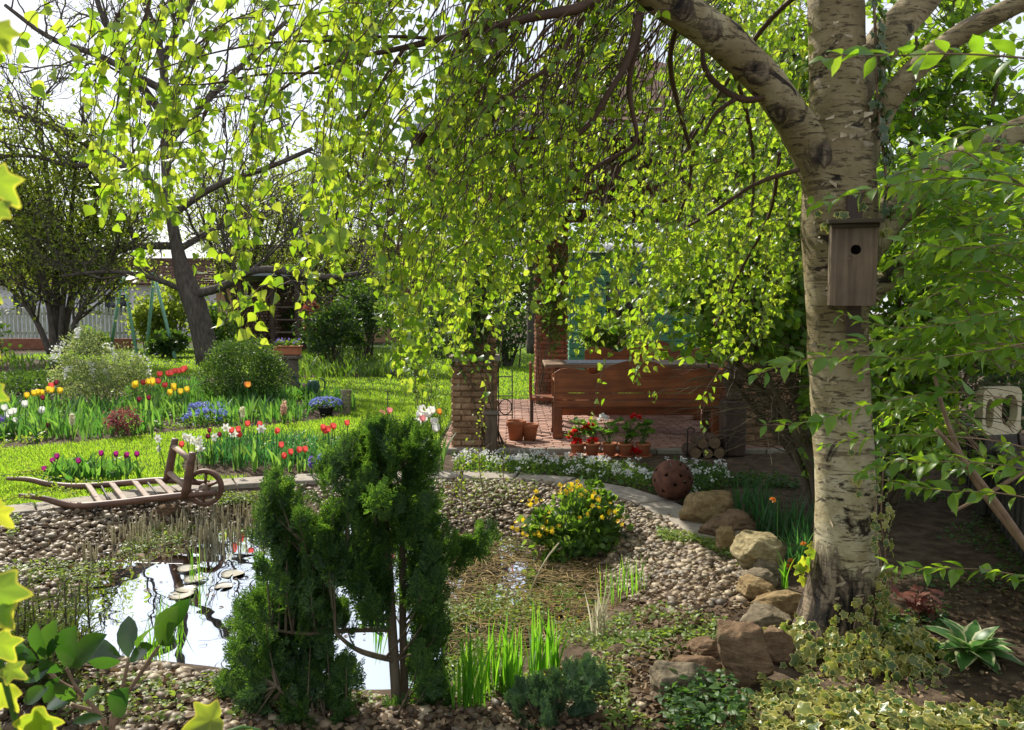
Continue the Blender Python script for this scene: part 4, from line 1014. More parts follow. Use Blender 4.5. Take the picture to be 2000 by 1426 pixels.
for k, L_ in enumerate(LIMBS):
    mb = MB(); limb(mb, L_, 22, 3, .05, lambda V: .2 + .75 * np.max([np.exp(-(np.linalg.norm(V - q, axis=1) / .055) ** 2) for q in KNOTS], 0) + .3 * np.clip(1 - np.linalg.norm(V - P(L_[0][0], L_[0][1], TD), axis=1) / .3, 0, 1), 5 + k); mb.build('limb', M_BIRCH, birch)
# brown secondary branches
BR = [[(1215,-40,3.1,10.9),(1160,-12,3.05,10.2),(1050,28,3.0,9.2),(930,66,2.95,7.5),(800,92,2.9,5.8),(710,100,2.85,4.1),(600,140,2.75,2.7),(500,210,2.6,2.0)],
      [(1256,22,3.25,8.8),(1232,75,3.25,8.2),(1218,140,3.25,7.5),(1195,185,3.25,6.5),(1150,235,3.28,5.4),(1105,275,3.3,4.4),(1080,275,3.3,2.7)],
      [(1272,30,3.3,6.8),(1240,90,3.35,6.1),(1226,150,3.4,5.4),(1240,225,3.42,4.8),(1232,280,3.45,4.4),(1180,335,3.5,4.1),(1110,375,3.5,3.4),(1030,392,3.5,2.4)],
      [(800,92,2.9,3.4),(745,150,2.8,2.7),(718,230,2.75,2.0)],[(1188,-30,3.1,6.1),(1130,60,3.1,4.8),(1080,130,3.12,4.1),(1000,190,3.12,3.4),(920,250,3.1,2.7),(850,300,3.05,2.0)],
      [(860,80,2.95,3.4),(760,72,2.8,3.1),(660,64,2.65,2.7),(540,75,2.5,2.2),(420,105,2.35,1.7),(300,140,2.2,1.4)],
      [(640,130,2.7,2.7),(520,150,2.5,2.3),(400,165,2.35,1.9),(300,170,2.25,1.4)],
      [(1500,178,3.5,6.8),(1440,195,3.55,5.8),(1395,165,3.6,5.4),(1375,120,3.6,4.8),(1370,60,3.6,4.1)],[(1440,195,3.55,4.4),(1400,230,3.6,4.1),(1380,260,3.65,2.7)],
      [(1560,330,3.6,4.8),(1480,355,3.7,4.1),(1420,400,3.8,3.4),(1350,450,3.9,2.7)],[(1585,-30,3.6,6.1),(1500,40,3.9,4.8),(1420,150,4.2,4.1),(1350,250,4.4,3.4),(1290,380,4.5,2.7)],
      [(1330,20,3.4,5.4),(1300,110,3.6,4.8),(1330,220,3.8,4.1),(1360,330,4.,3.4),(1330,430,4.1,2.7)],[(1180,-60,3.6,6.1),(1120,30,3.9,4.8),(1050,150,4.1,4.1),(960,280,4.2,3.4),(880,420,4.2,2.7)],
      [(1420,90,3.55,4.8),(1450,200,4.2,4.1),(1470,330,4.5,3.4),(1460,470,4.6,2.7)],[(1520,300,3.9,4.1),(1500,420,4.3,3.4),(1450,540,4.5,2.7),(1400,640,4.6,2.0)]]
mb = MB()
for L_ in BR: limb(mb, [(a + N_(0, 7), b + N_(0, 7), c, r) for a, b, c, r in L_], 9, 2, .09)
mb.build('branches', M_TWIG, birch)
# hanging strands, laid out from their tips; depth falls toward the left where the crown overhangs the pond
XS = [120, 200, 260, 340, 430, 500, 560, 640, 720, 800, 880, 960, 1040, 1120, 1200, 1290, 1380, 1440, 1500]
YL = [150, 440, 520, 560, 590, 600, 650, 700, 720, 775, 850, 880, 850, 810, 830, 880, 880, 760, 640]
def low(px): return np.interp(px, XS, YL)
tw_, LP_, LN_, LS_, LF_ = Twigs(), [], [], [], []
def strand(tip, length, out, lean, leaves=True, leaf=.045, step=.029, r0=.0012, dens=1.):
    """tip point, then the curve back up: vertical at the tip and leaning to 'out' higher up"""
    K = 14; s = np.linspace(0, 1, K); ang = lean * s ** 1.3
    dirs = np.sin(ang)[:, None] * out + np.cos(ang)[:, None] * np.array([0, 0, 1.]) + N_(0, .15, (K, 3))
    p = tip + np.cumsum(np.vstack([np.zeros(3), unit(dirs[:-1])]) * (length / (K - 1)), 0)
    tw_.add(p, r0 * (.55 + 1.3 * s))
    if leaves:
        n = int(length / step * dens); t = np.clip(U(0, .97, n) ** 1.15, 0, 1); i = t * (K - 1)
        q = np.stack([np.interp(i, np.arange(K), p[:, a]) for a in range(3)], 1) + N_(0, .012, (n, 3))
        LP_.append(q); o = N_(0, 1, (n, 3)); o[:, 2] = -U(.5, 1.7, n); LF_.append(o); LN_.append(rvec(n) * [1, 1, .35]); LS_.append(leaf * U(.62, 1.15, n) * np.where(t < .05, .7, 1))
def dep(px): return np.interp(px, [100, 350, 650, 1000, 1250, 1500], [2.3, 2.45, 2.7, 3.2, 3.8, 4.5])
nst = 0
while nst < 760:
    px = U(150, 1530); yl = low(px)
    if px > 900 and U() < .86: yl = min(yl, 690 + N_(0, 25))
    u = U() ; py = yl - (yl + 120) * (u ** 1.15 if px > 560 else u ** 1.0) + N_(0, 22)
    if px < 640 and U() < .42 + .12 * (px < 300): continue
    if px < 660 and py < 90 + (660 - px) * .42 and U() < .8: continue
    if mnoise.noise(Vector((px / 120, py / 150, 7.))) < -.06: continue
    d_ = dep(px) + N_(0, .28) + (.4 if px > 900 else .12) * U()
    d_ = max(1.75, d_)
    if 1560 < px: continue
    strand(P(px, py, d_), U(.3, .8) if px < 560 else U(.35, 1.05), unit(np.array([U(.5, 1.), U(-.45, .55), 0])), U(.35, 1.65), dens=.85 if px < 560 else .92, leaf=.039 if d_ < 2.8 else .041)
    nst += 1
for k in range(60):
    px, py = (U(1050, 1340), U(430, 650)) if k < 40 else (U(860, 1000), U(430, 760)); d_ = dep(px) + U(0, .6)
    strand(P(px, py, d_), U(.35, .9), unit(np.array([U(.5, 1.), U(-.45, .55), 0])), U(.35, 1.4), dens=.9, leaf=.042)
# short sprays toward the left edge
for a in ((30,150),(66,158),(105,128),(150,150),(180,165),(215,120),(235,155),(265,125),(300,60),(345,38),(380,55),(210,430),(190,418),(255,540),(300,470),(440,640),(470,640),(500,650),(520,590),(450,20),(500,60),(320,390),(270,330)):
    d_ = dep(a[0]) + U(-.1, .15); strand(P(a[0], a[1] + 10, d_), U(.1, .3), unit(np.array([1., U(-.2, .3), 0])), U(1.2, 1.6), step=.022)
strand(P(560, 130, 2.3), .001, np.array([1., 0, 0]), 1.)
# bare parallel twigs streaming down from the limb
for k in range(230):
    px, py = U(840, 1330), U(180, 480); d_ = dep(px) + U(-.2, .5)
    strand(P(px, py, d_), U(.5, 1.3), unit(np.array([U(.6, 1.), U(-.2, .3), 0])), U(.5, 1.1), leaves=U() < .4, dens=.35, r0=.0024)
# the crown overhead, above the picture, which shades the foreground
for k in range(210):
    y0 = U(2.0, 7.4); x0 = U(-2.6, 3.0); z0 = max(U(2.6, 6.0), EYE + .50 * y0 + .1)
    if U() < .35 * (x0 < -1): continue
    strand(np.array([x0, y0, z0]), U(.5, 1.2), unit(np.array([U(.2, 1.), U(-.6, .6), 0])), U(.3, 1.2), dens=.7, step=.03, leaf=.05)
tmb = MB(); tw_.to(tmb, 5, False); tmb.build('twigs', M_TWIG, birch)
lm_ = MB(); lp, lf, ln, ls = map(np.concatenate, (LP_, LF_, LN_, LS_)); lm_.inst(BIRCH_T, lp, frames(lf, ln), ls)
lm_.build('crown', M_BIRCHLEAF, birch)
cat = MB()
for px, py in ((405,205),(700,340),(745,300),(735,320),(476,330),(780,470),(712,290),(660,410),(930,640),(400,215)):
    c = P(px, py, dep(px)); cat.tube([c, c - [.004, 0, .012], c - [.006, 0, .03], c - [.007, 0, .036]], [.0025, .0045, .004, .001], 7)
cat.build('catkins', M_TWIG, birch)

# ------------------------------------------------------------------ nest box on the trunk
bd = 3.40
def BX(px, py, d_=bd): return P(px, py, d_)
c = BX(1664, 522, bd + .06); w_b, h_b = S(70, bd), S(152, bd)
nb = thing('nest_box', 'weathered wooden nest box with a round entrance hole fixed to the birch trunk', 'bird box', c)
th = .012
f_ = MB(); hx_, hz_, hr = S(3, bd), S(32, bd), S(9.5, bd)
# front board with a real hole
n = 32; a = np.linspace(0, 2 * math.pi, n, endpoint=False); yf = c[1] - .075
ci = np.column_stack([c[0] + hx_ + hr * np.cos(a), np.full(n, yf), c[2] + hz_ + hr * np.sin(a)])
sq = []
for ang in a:
    dx, dz = math.cos(ang), math.sin(ang); lim = []
    if abs(dx) > 1e-6: lim.append(((w_b / 2 if dx > 0 else -w_b / 2) - hx_) / dx)
    if abs(dz) > 1e-6: lim.append(((h_b / 2 if dz > 0 else -h_b / 2) - hz_) / dz)
    r_ = min(lim); sq.append((c[0] + hx_ + r_ * dx, yf, c[2] + hz_ + r_ * dz))
for cxn, czn in ((1, 1), (1, -1), (-1, 1), (-1, -1)):
    p = np.array([c[0] + cxn * w_b / 2, yf, c[2] + czn * h_b / 2]); k = int(np.argmin([np.linalg.norm(np.array(q) - p) for q in sq])); sq[k] = tuple(p)
sq = np.array(sq); i = np.arange(n); j = (i + 1) % n; bk_ = np.array([0, th, 0])
f_.add(np.vstack([ci, sq, ci + bk_, sq + bk_]), np.vstack([np.stack([i, n + i, n + j, j], 1), np.stack([j, 2*n + j, 2*n + i, i], 1), np.stack([n + i, 3*n + i, 3*n + j, n + j], 1)]))
f_.build('front_board', M_GREYW, nb, smooth=False)
s_ = MB()
for sx in (-1, 1): s_.bbox((c[0] + sx * (w_b / 2 + .0075), c[1] - .004, c[2] + .004), (.015, .15, h_b + .006), .002)
s_.bbox((c[0], c[1] + .064, c[2]), (w_b - .002, .014, h_b), .002).bbox((c[0], c[1] - .002, c[2] - h_b / 2 + .008), (w_b - .002, .116, .014), .002)
s_.build('side_boards', M_GREYW, nb, smooth=False)
rf = MB().bbox((c[0] + .002, c[1] - .02, c[2] + h_b / 2 + .030), (w_b + .062, .215, .018), .003, rx=.1).bbox((c[0] + .002, c[1] - .012, c[2] + h_b / 2 + .012), (w_b + .035, .165, .018), .003, rx=.1)
rf.build('roof', wood_mat('mossy_board', (.05, .036, .022), (.11, .085, .05), 'x', 1.4, .9, .6), nb, smooth=False)
MB().tube([(c[0] - .012, yf - .002, c[2] + hz_ - .028), (c[0] - .016, yf - .028, c[2] + hz_ - .034), (c[0] - .03, yf - .045, c[2] + hz_ - .05)], [.003, .0026, .002], 6).build('perch', M_BROWNSTEM, nb)
nb.rotation_euler = (0, 0, math.radians(-18))
bp = MB(); q0, q1 = BX(1654, 660, bd + .14), BX(1657, 372, bd + .14); bp.bar(q0, q1, S(30, bd), .018, (0, 1, 0)); bp.build('mounting_board', M_DARKWV, nb, smooth=False)

# ------------------------------------------------------------------ rocks
def rock(px0, py0, px1, py1, mat, lab, seed, d_=None, planes=17, flat=.0, dep_=.8):
    r = np.random.default_rng(seed)
    d_ = d_ or GT((px0 + px1) / 2, py1)[1] + .04; w, h = S(px1 - px0, d_) / 2 * 1.16, S(py1 - py0, d_) / 2 * 1.1
    V, F = ICO4; nrm = unit(r.normal(size=(planes, 3))); nrm = np.vstack([nrm, [[0, 0, 1], [0, 0, -1], [.1, -1, .25]]]); off = r.uniform(.62, .95, len(nrm)); 
    dots = V @ nrm.T; rad = np.min(np.where(dots > .02, off / np.maximum(dots, .02), 9), 1); rad = np.minimum(rad, 1.12)
    Q = V * rad[:, None]
    nz = np.array([mnoise.fractal(Vector(p * 2.2) + Vector((seed * 3.1, 0, 0)), 1., 2.1, 5) for p in Q]); st = np.array([mnoise.noise(Vector((p[0] * 1.2, p[1] * 1.2, p[2] * 7 + seed))) for p in Q])
    Q = Q * (1 + .09 * nz + .06 * st + .035 * np.array([mnoise.fractal(Vector(p * 7.) + Vector((seed, 3, 0)), 1., 2.1, 4) for p in Q]))[:, None]
    lo, hi = Q.min(0), Q.max(0); Q = (Q - (lo + hi) / 2) / ((hi - lo) / 2)
    Q = rot(Q, 0, 0, 0) * [w, w * dep_, h]
    c = P((px0 + px1) / 2, (py0 + py1) / 2, d_ + w * dep_ * .4)
    lab_o = MB().add(Q + c, F).build('rock', mat, loc=(c[0], c[1], c[2] - h))
    return tag(lab_o, lab, 'rock', 'rocks edging the gravel bank')
RK = [(1328,960,1428,1030,0,'large flat topped golden boulder right beside the rusty sphere'),(1368,998,1468,1058,1,'sloping brown rock just below the golden boulder by the sphere'),
      (1398,1028,1442,1088,0,'narrow upright ochre rock leaning in front of the sloping brown rock'),(1428,1040,1478,1084,2,'rough grey rock wedged behind the pale yellow boulder'),
      (1436,1045,1532,1122,3,'rounded pale yellow boulder with layered cracks near the dark green leaves'),(1472,1092,1524,1134,2,'small dull grey rock tucked right under the pale yellow boulder'),
      (1448,1114,1514,1152,2,'small dark grey wedge of rock lying in the gravel'),(1445,1130,1522,1178,0,'low tan rock between the dark wedge and the long layered rock'),
      (1468,1155,1572,1208,0,'long layered tan rock next to the foot of the birch'),(1445,1188,1542,1236,2,'flat grey slab of rock bridging behind the big brown boulder'),
      (1400,1214,1500,1342,1,'biggest brown boulder with a steep smooth face'),(1470,1225,1548,1300,1,'dark brown rock squeezed between the big boulder and the birch'),
      (1344,1250,1398,1288,1,'small round brown rock left of the big boulder'),(1305,1278,1404,1334,1,'low dark brown rock behind the wedge shaped foreground rock'),
      (1274,1290,1392,1372,2,'wedge shaped grey rock in front of all the others'),(298,984,352,1014,1,'single flat brown stone on the pebbles under the wheelbarrow wheel'),
      (1008,1008,1062,1044,2,'grey stone half hidden under the marsh marigold')]
for k, (a, b_, c_, d_, m_, lab) in enumerate(RK): rock(a, b_, c_, d_, M_ROCKS[m_], lab, 20 + k, flat=.2)

# rusty openwork sphere
sp = GT(1313, 985); R_ = S(40, sp[1]); c = np.array([sp[0], sp[1], .03 + R_])
V, F = ICO4
V = V * R_
hol = unit(rng.normal(size=(150, 3))); ok = []
for h_ in hol:
    if all(h_ @ o < .93 for o in ok): ok.append(h_)
hol = np.array(ok); tri = V[F].mean(1); tri = unit(tri)
ax = unit(np.cross(hol, rvec(len(hol)))); ay = np.cross(hol, ax)
keep = np.ones(len(F), bool)
for h_, u_, v_ in zip(hol, ax, ay):
    dd = tri - h_; pu, pv_ = dd @ u_, dd @ v_; ang = np.arctan2(pv_, pu); rr = np.hypot(pu, pv_)
    keep &= ~((tri @ h_ > .9) & (rr < .066 + .06 * np.cos(2.5 * ang) ** 2 * (.4 + .6 * np.cos(ang) ** 2)))
Fk = F[keep]
inner = V * .975; nV = len(V)
e = np.vstack([Fk[:, [0, 1]], Fk[:, [1, 2]], Fk[:, [2, 0]]]); es = set(map(tuple, e)); bdr = np.array([(a, b) for a, b in es if (b, a) not in es])
so = MB().add(np.vstack([V, inner]) + c, [*map(tuple, np.vstack([Fk, Fk[:, ::-1] + nV])), *[(b, a, a + nV, b + nV) for a, b in bdr]])
tag(so.build('garden_sphere', M_RUST, loc=(c[0], c[1], c[2] - R_)), 'round rust brown metal sphere pierced with leaf shaped holes on the slab edging', 'garden ornament')

# ------------------------------------------------------------------ wooden wheelbarrow
wb = thing('wooden_wheelbarrow', 'old brown wooden ladder wheelbarrow with spoked wheel standing at the pond edge', 'wheelbarrow', (P(250, 1000, 6.4)[0], 6.45, -.1))
fr_ = PL([(36,968,6.05),(62,970,6.08),(90,974,6.1),(122,985,6.12),(155,989,6.15),(221,983,6.18),(290,975,6.22),(354,968,6.27),(424,962,6.33)])
bk_ = PL([(14,935,6.85),(38,935,6.83),(62,937,6.8),(92,946,6.78),(148,951,6.76),(207,947,6.74),(262,942,6.7),(325,937,6.65),(408,944,6.58)])
for q in (fr_, bk_):
    w = resample(smooth_open(q, 2), 40); MB().tube(w, np.interp(np.linspace(0, 1, 40), [0, .05, .2, .8, 1], [.017, .019, .027, .029, .024]), 10).build('rail', M_BARROW, wb)
def rl(q, px):        # point on a rail at a pixel column
    w = resample(smooth_open(q, 2), 80); sx = 1000 + w[:, 0] / w[:, 1] * FPX; k = int(np.argmin(abs(sx - px))); return w[k]
for a, b_ in ((159, 183), (207, 232), (251, 278), (297, 325)):
    MB().bar(rl(bk_, a) + [0, 0, .012], rl(fr_, b_) + [0, 0, .012], .044, .02).build('slat', M_BARROWL, wb, smooth=False)
for a, b_ in ((185, 204), (278, 302)): MB().tube([rl(bk_, a), rl(fr_, b_)], .008, 8).build('tie_rod', M_IRON, wb)
pA0, pA1 = rl(bk_, 317), P(342, 857, 6.62); pB0, pB1 = rl(fr_, 354) - [0, 0, .01], P(376, 884, 6.24)
for a, b_ in ((pA0, pA1), (pB0, pB1)): MB().tube(resample([a, b_], 6), [.036, .036, .034, .033, .031, .027], 10).build('upright', M_BARROW, wb)
for t_ in (.82, .2): MB().tube([pA0 + (pA1 - pA0) * t_, pB0 + (pB1 - pB0) * t_], .024, 9).build('crossbar', M_BARROWL, wb)
wc = P(400, 952, 6.45); wr = S(37, 6.45)
wheel = MB(); a = np.linspace(0, 2 * math.pi, 49)[:-1]
pr_ = [(wr - .034, -.02), (wr - .004, -.022), (wr, -.018), (wr, .018), (wr - .004, .022), (wr - .034, .02)]
V = np.array([[(wc[0] + r_ * math.cos(t_), wc[1] + yy, wc[2] + r_ * math.sin(t_)) for t_ in a] for r_, yy in pr_]).reshape(-1, 3); n = 48
F = []
for k in range(6):
    k2 = (k + 1) % 6
    for j in range(n): F.append((k * n + j, k * n + (j + 1) % n, k2 * n + (j + 1) % n, k2 * n + j))
whl = wheel.add(V, F).build('wheel', M_BARROW, wb)
MB().tube([wc + [0, -.17, 0], wc + [0, .14, 0]], .016, 10).build('axle', M_BARROWL, whl)
MB().tube([wc + [0, -.06, 0], wc + [0, -.045, 0], wc + [0, .045, 0], wc + [0, .06, 0]], [.026, .036, .036, .026], 16).build('hub', M_BARROWL, whl)
for k in range(6):
    t_ = k * math.pi / 3 + .4; u = np.array([math.cos(t_), 0, math.sin(t_)]); MB().tube([wc + u * .03, wc + u * (wr - .03)], [.013, .011], 8).build('spoke', M_BARROW, whl)
for px0, py0, px1, py1, d_ in ((176,988,186,1024,6.15),(190,988,182,1024,6.14),(216,985,211,1020,6.2),(150,950,152,986,6.74)):
    a_ = P(px0, py0, d_); b_ = P(px1, py1, d_); b_[2] = HZ(b_[0], b_[1]) - .02; MB().tube([a_, b_], .009, 7).build('leg', M_IRON, wb)

# ------------------------------------------------------------------ lily pads
PAD = []
for px, py, w_, lab, up in ((368,1110,42,'pale lily pad farthest from the camera, on the dark trunk reflection',.01),(380,1131,42,'lily pad with one curled edge floating second in the row',.01),(363,1150,40,'lily pad half overlapping the nearest pad',.006),(354,1160,48,'nearest lily pad in the row on the pond',.004),(455,1119,46,'broad thin lily pad floating apart toward the cypress',.004),(437,1143,36,'dark rimmed lily pad sunk low beside the broad thin pad',.003)):
    c = G(px, py, WZ + .01); r_ = S(w_, c[1]) / 2; n = 26
    a = np.linspace(.14, 2 * math.pi - .14, n) + U(0, 6); cu = .004 * np.sin(a * 2 + U(0, 6)) + .003
    ri = [np.column_stack([c[0] + r_ * q * np.cos(a), c[1] + r_ * q * np.sin(a), WZ + up + .002 + cu * q ** 3 * 1.2]) for q in (.35, .7, 1.)]
    V = np.vstack([[c[0], c[1], WZ + up]] + ri); i = np.arange(n - 1)
    F = [tuple((0, 1 + k, 2 + k)) for k in i] + [(1 + q * n + k, 1 + (q + 1) * n + k, 2 + (q + 1) * n + k, 2 + q * n + k) for q in (0, 1) for k in i]
    V2 = V - [0, 0, .0008]; F2 = [tuple(x + len(V) for x in f[::-1]) for f in F]
    ed = [(1 + 2 * n + k, 2 + 2 * n + k, 2 + 2 * n + k + len(V), 1 + 2 * n + k + len(V)) for k in i]
    tag(MB().add(np.vstack([V, V2]), F + F2 + ed).build('lily_pad', M_PADS, loc=c), lab, 'lily pad', 'lily pads floating on the pond')

# ------------------------------------------------------------------ conifers
def cypress(name, label, base, stems, tips, mat, D, plume=(.12, .24), size=(.045, .085), reps=3, jit=16, branches=(), nf=24):
    """plumes of flat scale-leaf sprays: every plume is a drooping branchlet that turns up to its tip"""
    t = thing(name, label, 'conifer', base); mb = MB(); ax = []
    for s_ in stems: ax.append(limb(mb, s_, 10, 3, .05)[:, :3])
    mb.build('trunk', M_BARKG, t); ax = np.vstack(ax); bm2 = MB()
    for s_ in branches: limb(bm2, s_, 8, 3, .06)
    Q, Fd, Nn, Sz = [], [], [], []; main = Twigs()
    for (px, py) in tips:
        for r_ in range(reps):
            k = 0 if r_ == 0 else 1
            tip = P(px + k * N_(0, jit), py + k * abs(N_(0, jit)) * .9, D + N_(0, .09)); d2 = np.linalg.norm((ax - tip) * [1, 1, .55] + [0, 0, .14], axis=1); a_ = ax[int(np.argmin(d2))]
            out = tip - a_; L0 = np.linalg.norm(out); pl = min(U(*plume), L0 * .9 + .04)
            p1 = a_ + out * .5 + [0, 0, -.06 * L0 - .02]; w = resample(smooth_open([a_, p1, tip - [0, 0, pl * .35], tip], 2), 26)
            if r_ < 2: main.add(w, np.linspace(.0038 + .003 * (r_ == 0), .0012, 26))
            seg = L0 / 26 + 1e-6; first = max(2, 25 - int(pl / seg)); roll = rvec(1)[0]; n = nf
            i = first + (25 - first) * U(0, 1, n) ** .8; q = np.stack([np.interp(i, np.arange(26), w[:, c]) for c in range(3)], 1)
            ii = np.clip(i.astype(int), 1, 24); dr = unit(w[ii + 1] - w[ii - 1]); pln = unit(roll * .7 + np.array([0, -.6, .5])); side = unit(np.cross(dr, pln)); sg = rng.choice([-1, 1], n)
            rel = (i - first) / (25 - first); f = dr + side * (sg * (1.15 - .85 * rel))[:, None] + [0, 0, .22] + .28 * rvec(n)
            Q.append(q + N_(0, .008, (n, 3))); Fd.append(f); Nn.append(pln + .35 * rvec(n)); Sz.append(U(*size, n) * (1.2 - .45 * rel))
    main.to(bm2, 5); bm2.build('branches', M_BARKG, t)
    Q, Fd, Nn, Sz = map(lambda v: np.concatenate(v), (Q, Fd, Nn, Sz)); idx = rng.integers(0, 4, len(Q)); fm = MB()
    for k in range(4): m_ = idx == k; fm.inst(FRONDS[k], Q[m_], frames(Fd[m_], Nn[m_]), Sz[m_])
    fm.build('crown', mat, t); return t
D = 3.12
cyp_base = GT(780, 1402)
CT = [(650,1000),(640,1035),(695,1050),(722,1075),(700,1105),(735,1140),(812,1095),(822,1150),(830,1205),(820,1265),(545,1090),(640,1110),(650,1060),(670,1190),(676,1290),(600,1140),(560,1150),(620,1220),(560,1265),(500,1330),(600,1360),(700,850),(735,832),(762,822),(800,842),(838,852),(672,872),(650,898),(720,880),(770,872),(820,890),(700,910),(750,915),(800,925),(680,955),(735,955),(785,965),(830,975),(715,1000),(770,1005),(815,1010),
      (540,930),(518,968),(545,1000),(562,962),(532,985),(585,1010),(560,1045),(600,1065),(575,1080),(625,1035),(610,1105),(575,1120),
      (940,1032),(890,1050),(865,1035),(845,1065),(855,1105),(845,1160),(850,1225),(848,1300),(862,1350),(825,1340),(835,1120),(745,1050),(730,1100),
      (478,1190),(505,1160),(545,1140),(590,1165),(640,1165),(520,1200),(610,1195),(560,1195),
      (466,1262),(440,1335),(482,1295),(522,1255),(562,1228),(602,1245),(640,1262),(450,1392),(500,1365),(540,1310),(580,1300),(620,1325),(660,1345),(694,1375),(540,1400),(590,1380),(640,1405),(500,1420),(700,1430),(600,1440),
      (790,1380),(820,1390),(850,1400),(770,1415),(870,1425),(740,1430),(560,1440),(460,1440),(820,1440),(520,1455),(580,1460),(640,1455),(480,1470),(690,1465),(560,1490),(620,1490),(800,1460),(850,1465),(750,1465)]
cypress('cypress_tree', 'dark green feathery cypress with two bare lower stems standing in front of the pond', cyp_base,
    [[(778,1420,D,12),(772,1330,D,11),(764,1200,D,10),(757,1090,D,9),(750,990,D,7),(742,900,D,4)],[(792,1410,D+.04,9),(788,1290,D+.05,8.5),(786,1150,D+.05,7.5),(786,1020,D+.04,6),(790,900,D+.02,4),(775,840,D,2)],
     [(774,1290,D,6),(735,1282,D-.06,6),(690,1268,D-.1,5),(655,1235,D-.12,4)],[(770,1430,D-.05,6),(700,1420,D-.12,6),(600,1400,D-.18,5),(540,1340,D-.2,3)],[(755,1130,D,5),(690,1140,D-.04,5),(630,1120,D-.06,4),(590,1080,D-.06,3)],[(755,1060,D,5),(650,1100,D-.05,4),(570,1040,D-.08,3)],[(764,1230,D,5),(690,1230,D-.05,5),(600,1240,D-.1,4),(530,1230,D-.12,2)]],
    CT, M_THUJA, D, (.10, .19), (.05, .095), 5, 14, (), 14)
cypress('dwarf_conifer', 'small low bluish green conifer at the bottom of the picture beside the iris leaves', GT(1080, 1425), [[(1078,1440,2.98,6),(1085,1380,2.98,5),(1100,1330,2.98,3)]],
    [(1020,1335),(1050,1325),(1085,1315),(1120,1300),(1150,1295),(1165,1310),(1005,1360),(1040,1350),(1075,1340),(1110,1330),(1140,1335),(1010,1390),(1050,1375),(1090,1365),(1130,1360),(1030,1410),(1070,1400),(1110,1390),(1140,1375),(1060,1425),(1100,1415)], M_BLUECON, 2.97, (.05, .1), (.03, .05), 4, 8, (), 20)
pb_ = GT(80, 1330)
t = thing('mountain_pine', 'dark needled dwarf pine behind the glossy leaves at the left edge of the pond', 'conifer', pb_)
sh = MB(); nd_ = MB()
for k in range(80):
    tip = P(U(-120, 175), U(1130, 1300), U(2.5, 3.0)); b_ = pb_ + [U(-.25, .2), U(-.2, .2), 0]
    m_ = (tip + b_) / 2 + [N_(0, .06), N_(0, .06), -.05]; p = resample(smooth_open([b_, m_, tip - [0, 0, .12], tip], 2), 10); sh.tube(p, np.linspace(.006, .0025, 10), 5)
    n = 85; s_ = U(.45, 1, n) * 9; q = np.stack([np.interp(s_, np.arange(10), p[:, a]) for a in range(3)], 1); dr = unit(p[-1] - p[-3])
    nd_.inst(NEEDLE_T, q, frames(dr * .8 + rvec(n) * .85, rvec(n)), np.column_stack([np.full(n, .05), U(.035, .06, n), np.full(n, .05)]))
sh.build('branches', M_BARKG, t); nd_.build('crown', M_PINENEEDLE, t)

# ------------------------------------------------------------------ leafy shrubs
def leaf_cloud(mb, T, cl, n, size, up=.3, sub=.28, core=.55):
    """leaves gathered in small clumps over the ellipsoids cl = [(centre, radii)]"""
    vol = np.array([np.prod(r) ** (2 / 3) for _, r in cl]); k = rng.choice(len(cl), size=max(4, n // 14), p=vol / vol.sum())
    C = np.array([c for c, _ in cl])[k]; R = np.array([r for _, r in cl])[k]
    v = rvec(len(k)); cc = C + v * R * (U(core ** 3, 1, len(k)) ** (1 / 3))[:, None]
    i = rng.integers(0, len(k), n); q = cc[i] + N_(0, 1, (n, 3)) * R[i] * sub * .55
    f = unit(v[i] + .9 * rvec(n) + [0, 0, up]); nn = unit(.6 * v[i] + rvec(n) * .7 + [0, 0, .5])
    mb.inst(T, q, frames(f, nn), size * np.exp(N_(0, .22, n)))
    return cc
def shrub(name, label, cat, clumps, T, mat, n, size, stem_r=.008, bark=None, group=None, base=None, up=.3, stems=26, sub=.28, core=.5):
    cl = [(np.array(c, float), np.array(r, float)) for c, r in clumps]
    if base is None: b0 = np.mean([c for c, _ in cl], 0); base = np.array([b0[0], b0[1], 0.])
    base = np.asarray(base, float)
    t = thing(name, label, cat, base, group); fm = MB(); cc = leaf_cloud(fm, T, cl, n, size, up, sub, core); fm.build('crown', mat, t)
    tw = Twigs()
    for k in range(min(stems, len(cc))):
        e = cc[rng.integers(0, len(cc))]; s0 = base + [N_(0, .06) * (1 + 2 * cl[0][1][0]), N_(0, .05), 0]
        tw.add(resample(smooth_open([s0, s0 * .55 + e * .45 + [*(N_(0, .06, 2) * cl[0][1][0]), cl[0][1][2] * .25], e], 2), 8), np.linspace(stem_r, stem_r * .3, 8))
    mb = MB(); tw.to(mb, 6); mb.build('stems', bark or M_BARKG, t); return t
def C(px, py, d_, rx, ry, ydep=None): return (P(px, py, d_), (S(rx, d_), ydep or S((rx + ry) / 2, d_), S(ry, d_)))
SP_ = shrub('spiraea_bush', 'airy pale green spiraea bush arching with white blossom sprays in the island bed', 'bush',
    [C(165,690,12.6,48,40),(P(240,715,12.4),(.32,.35,.3)),C(140,740,12.6,40,40),C(190,750,12.5,56,36),C(270,735,12.4,28,34),C(170,655,12.7,22,22)], OVAL_T, M_SILVERLEAF, 6500, .035, .006)
sb = MB(); tw = Twigs()
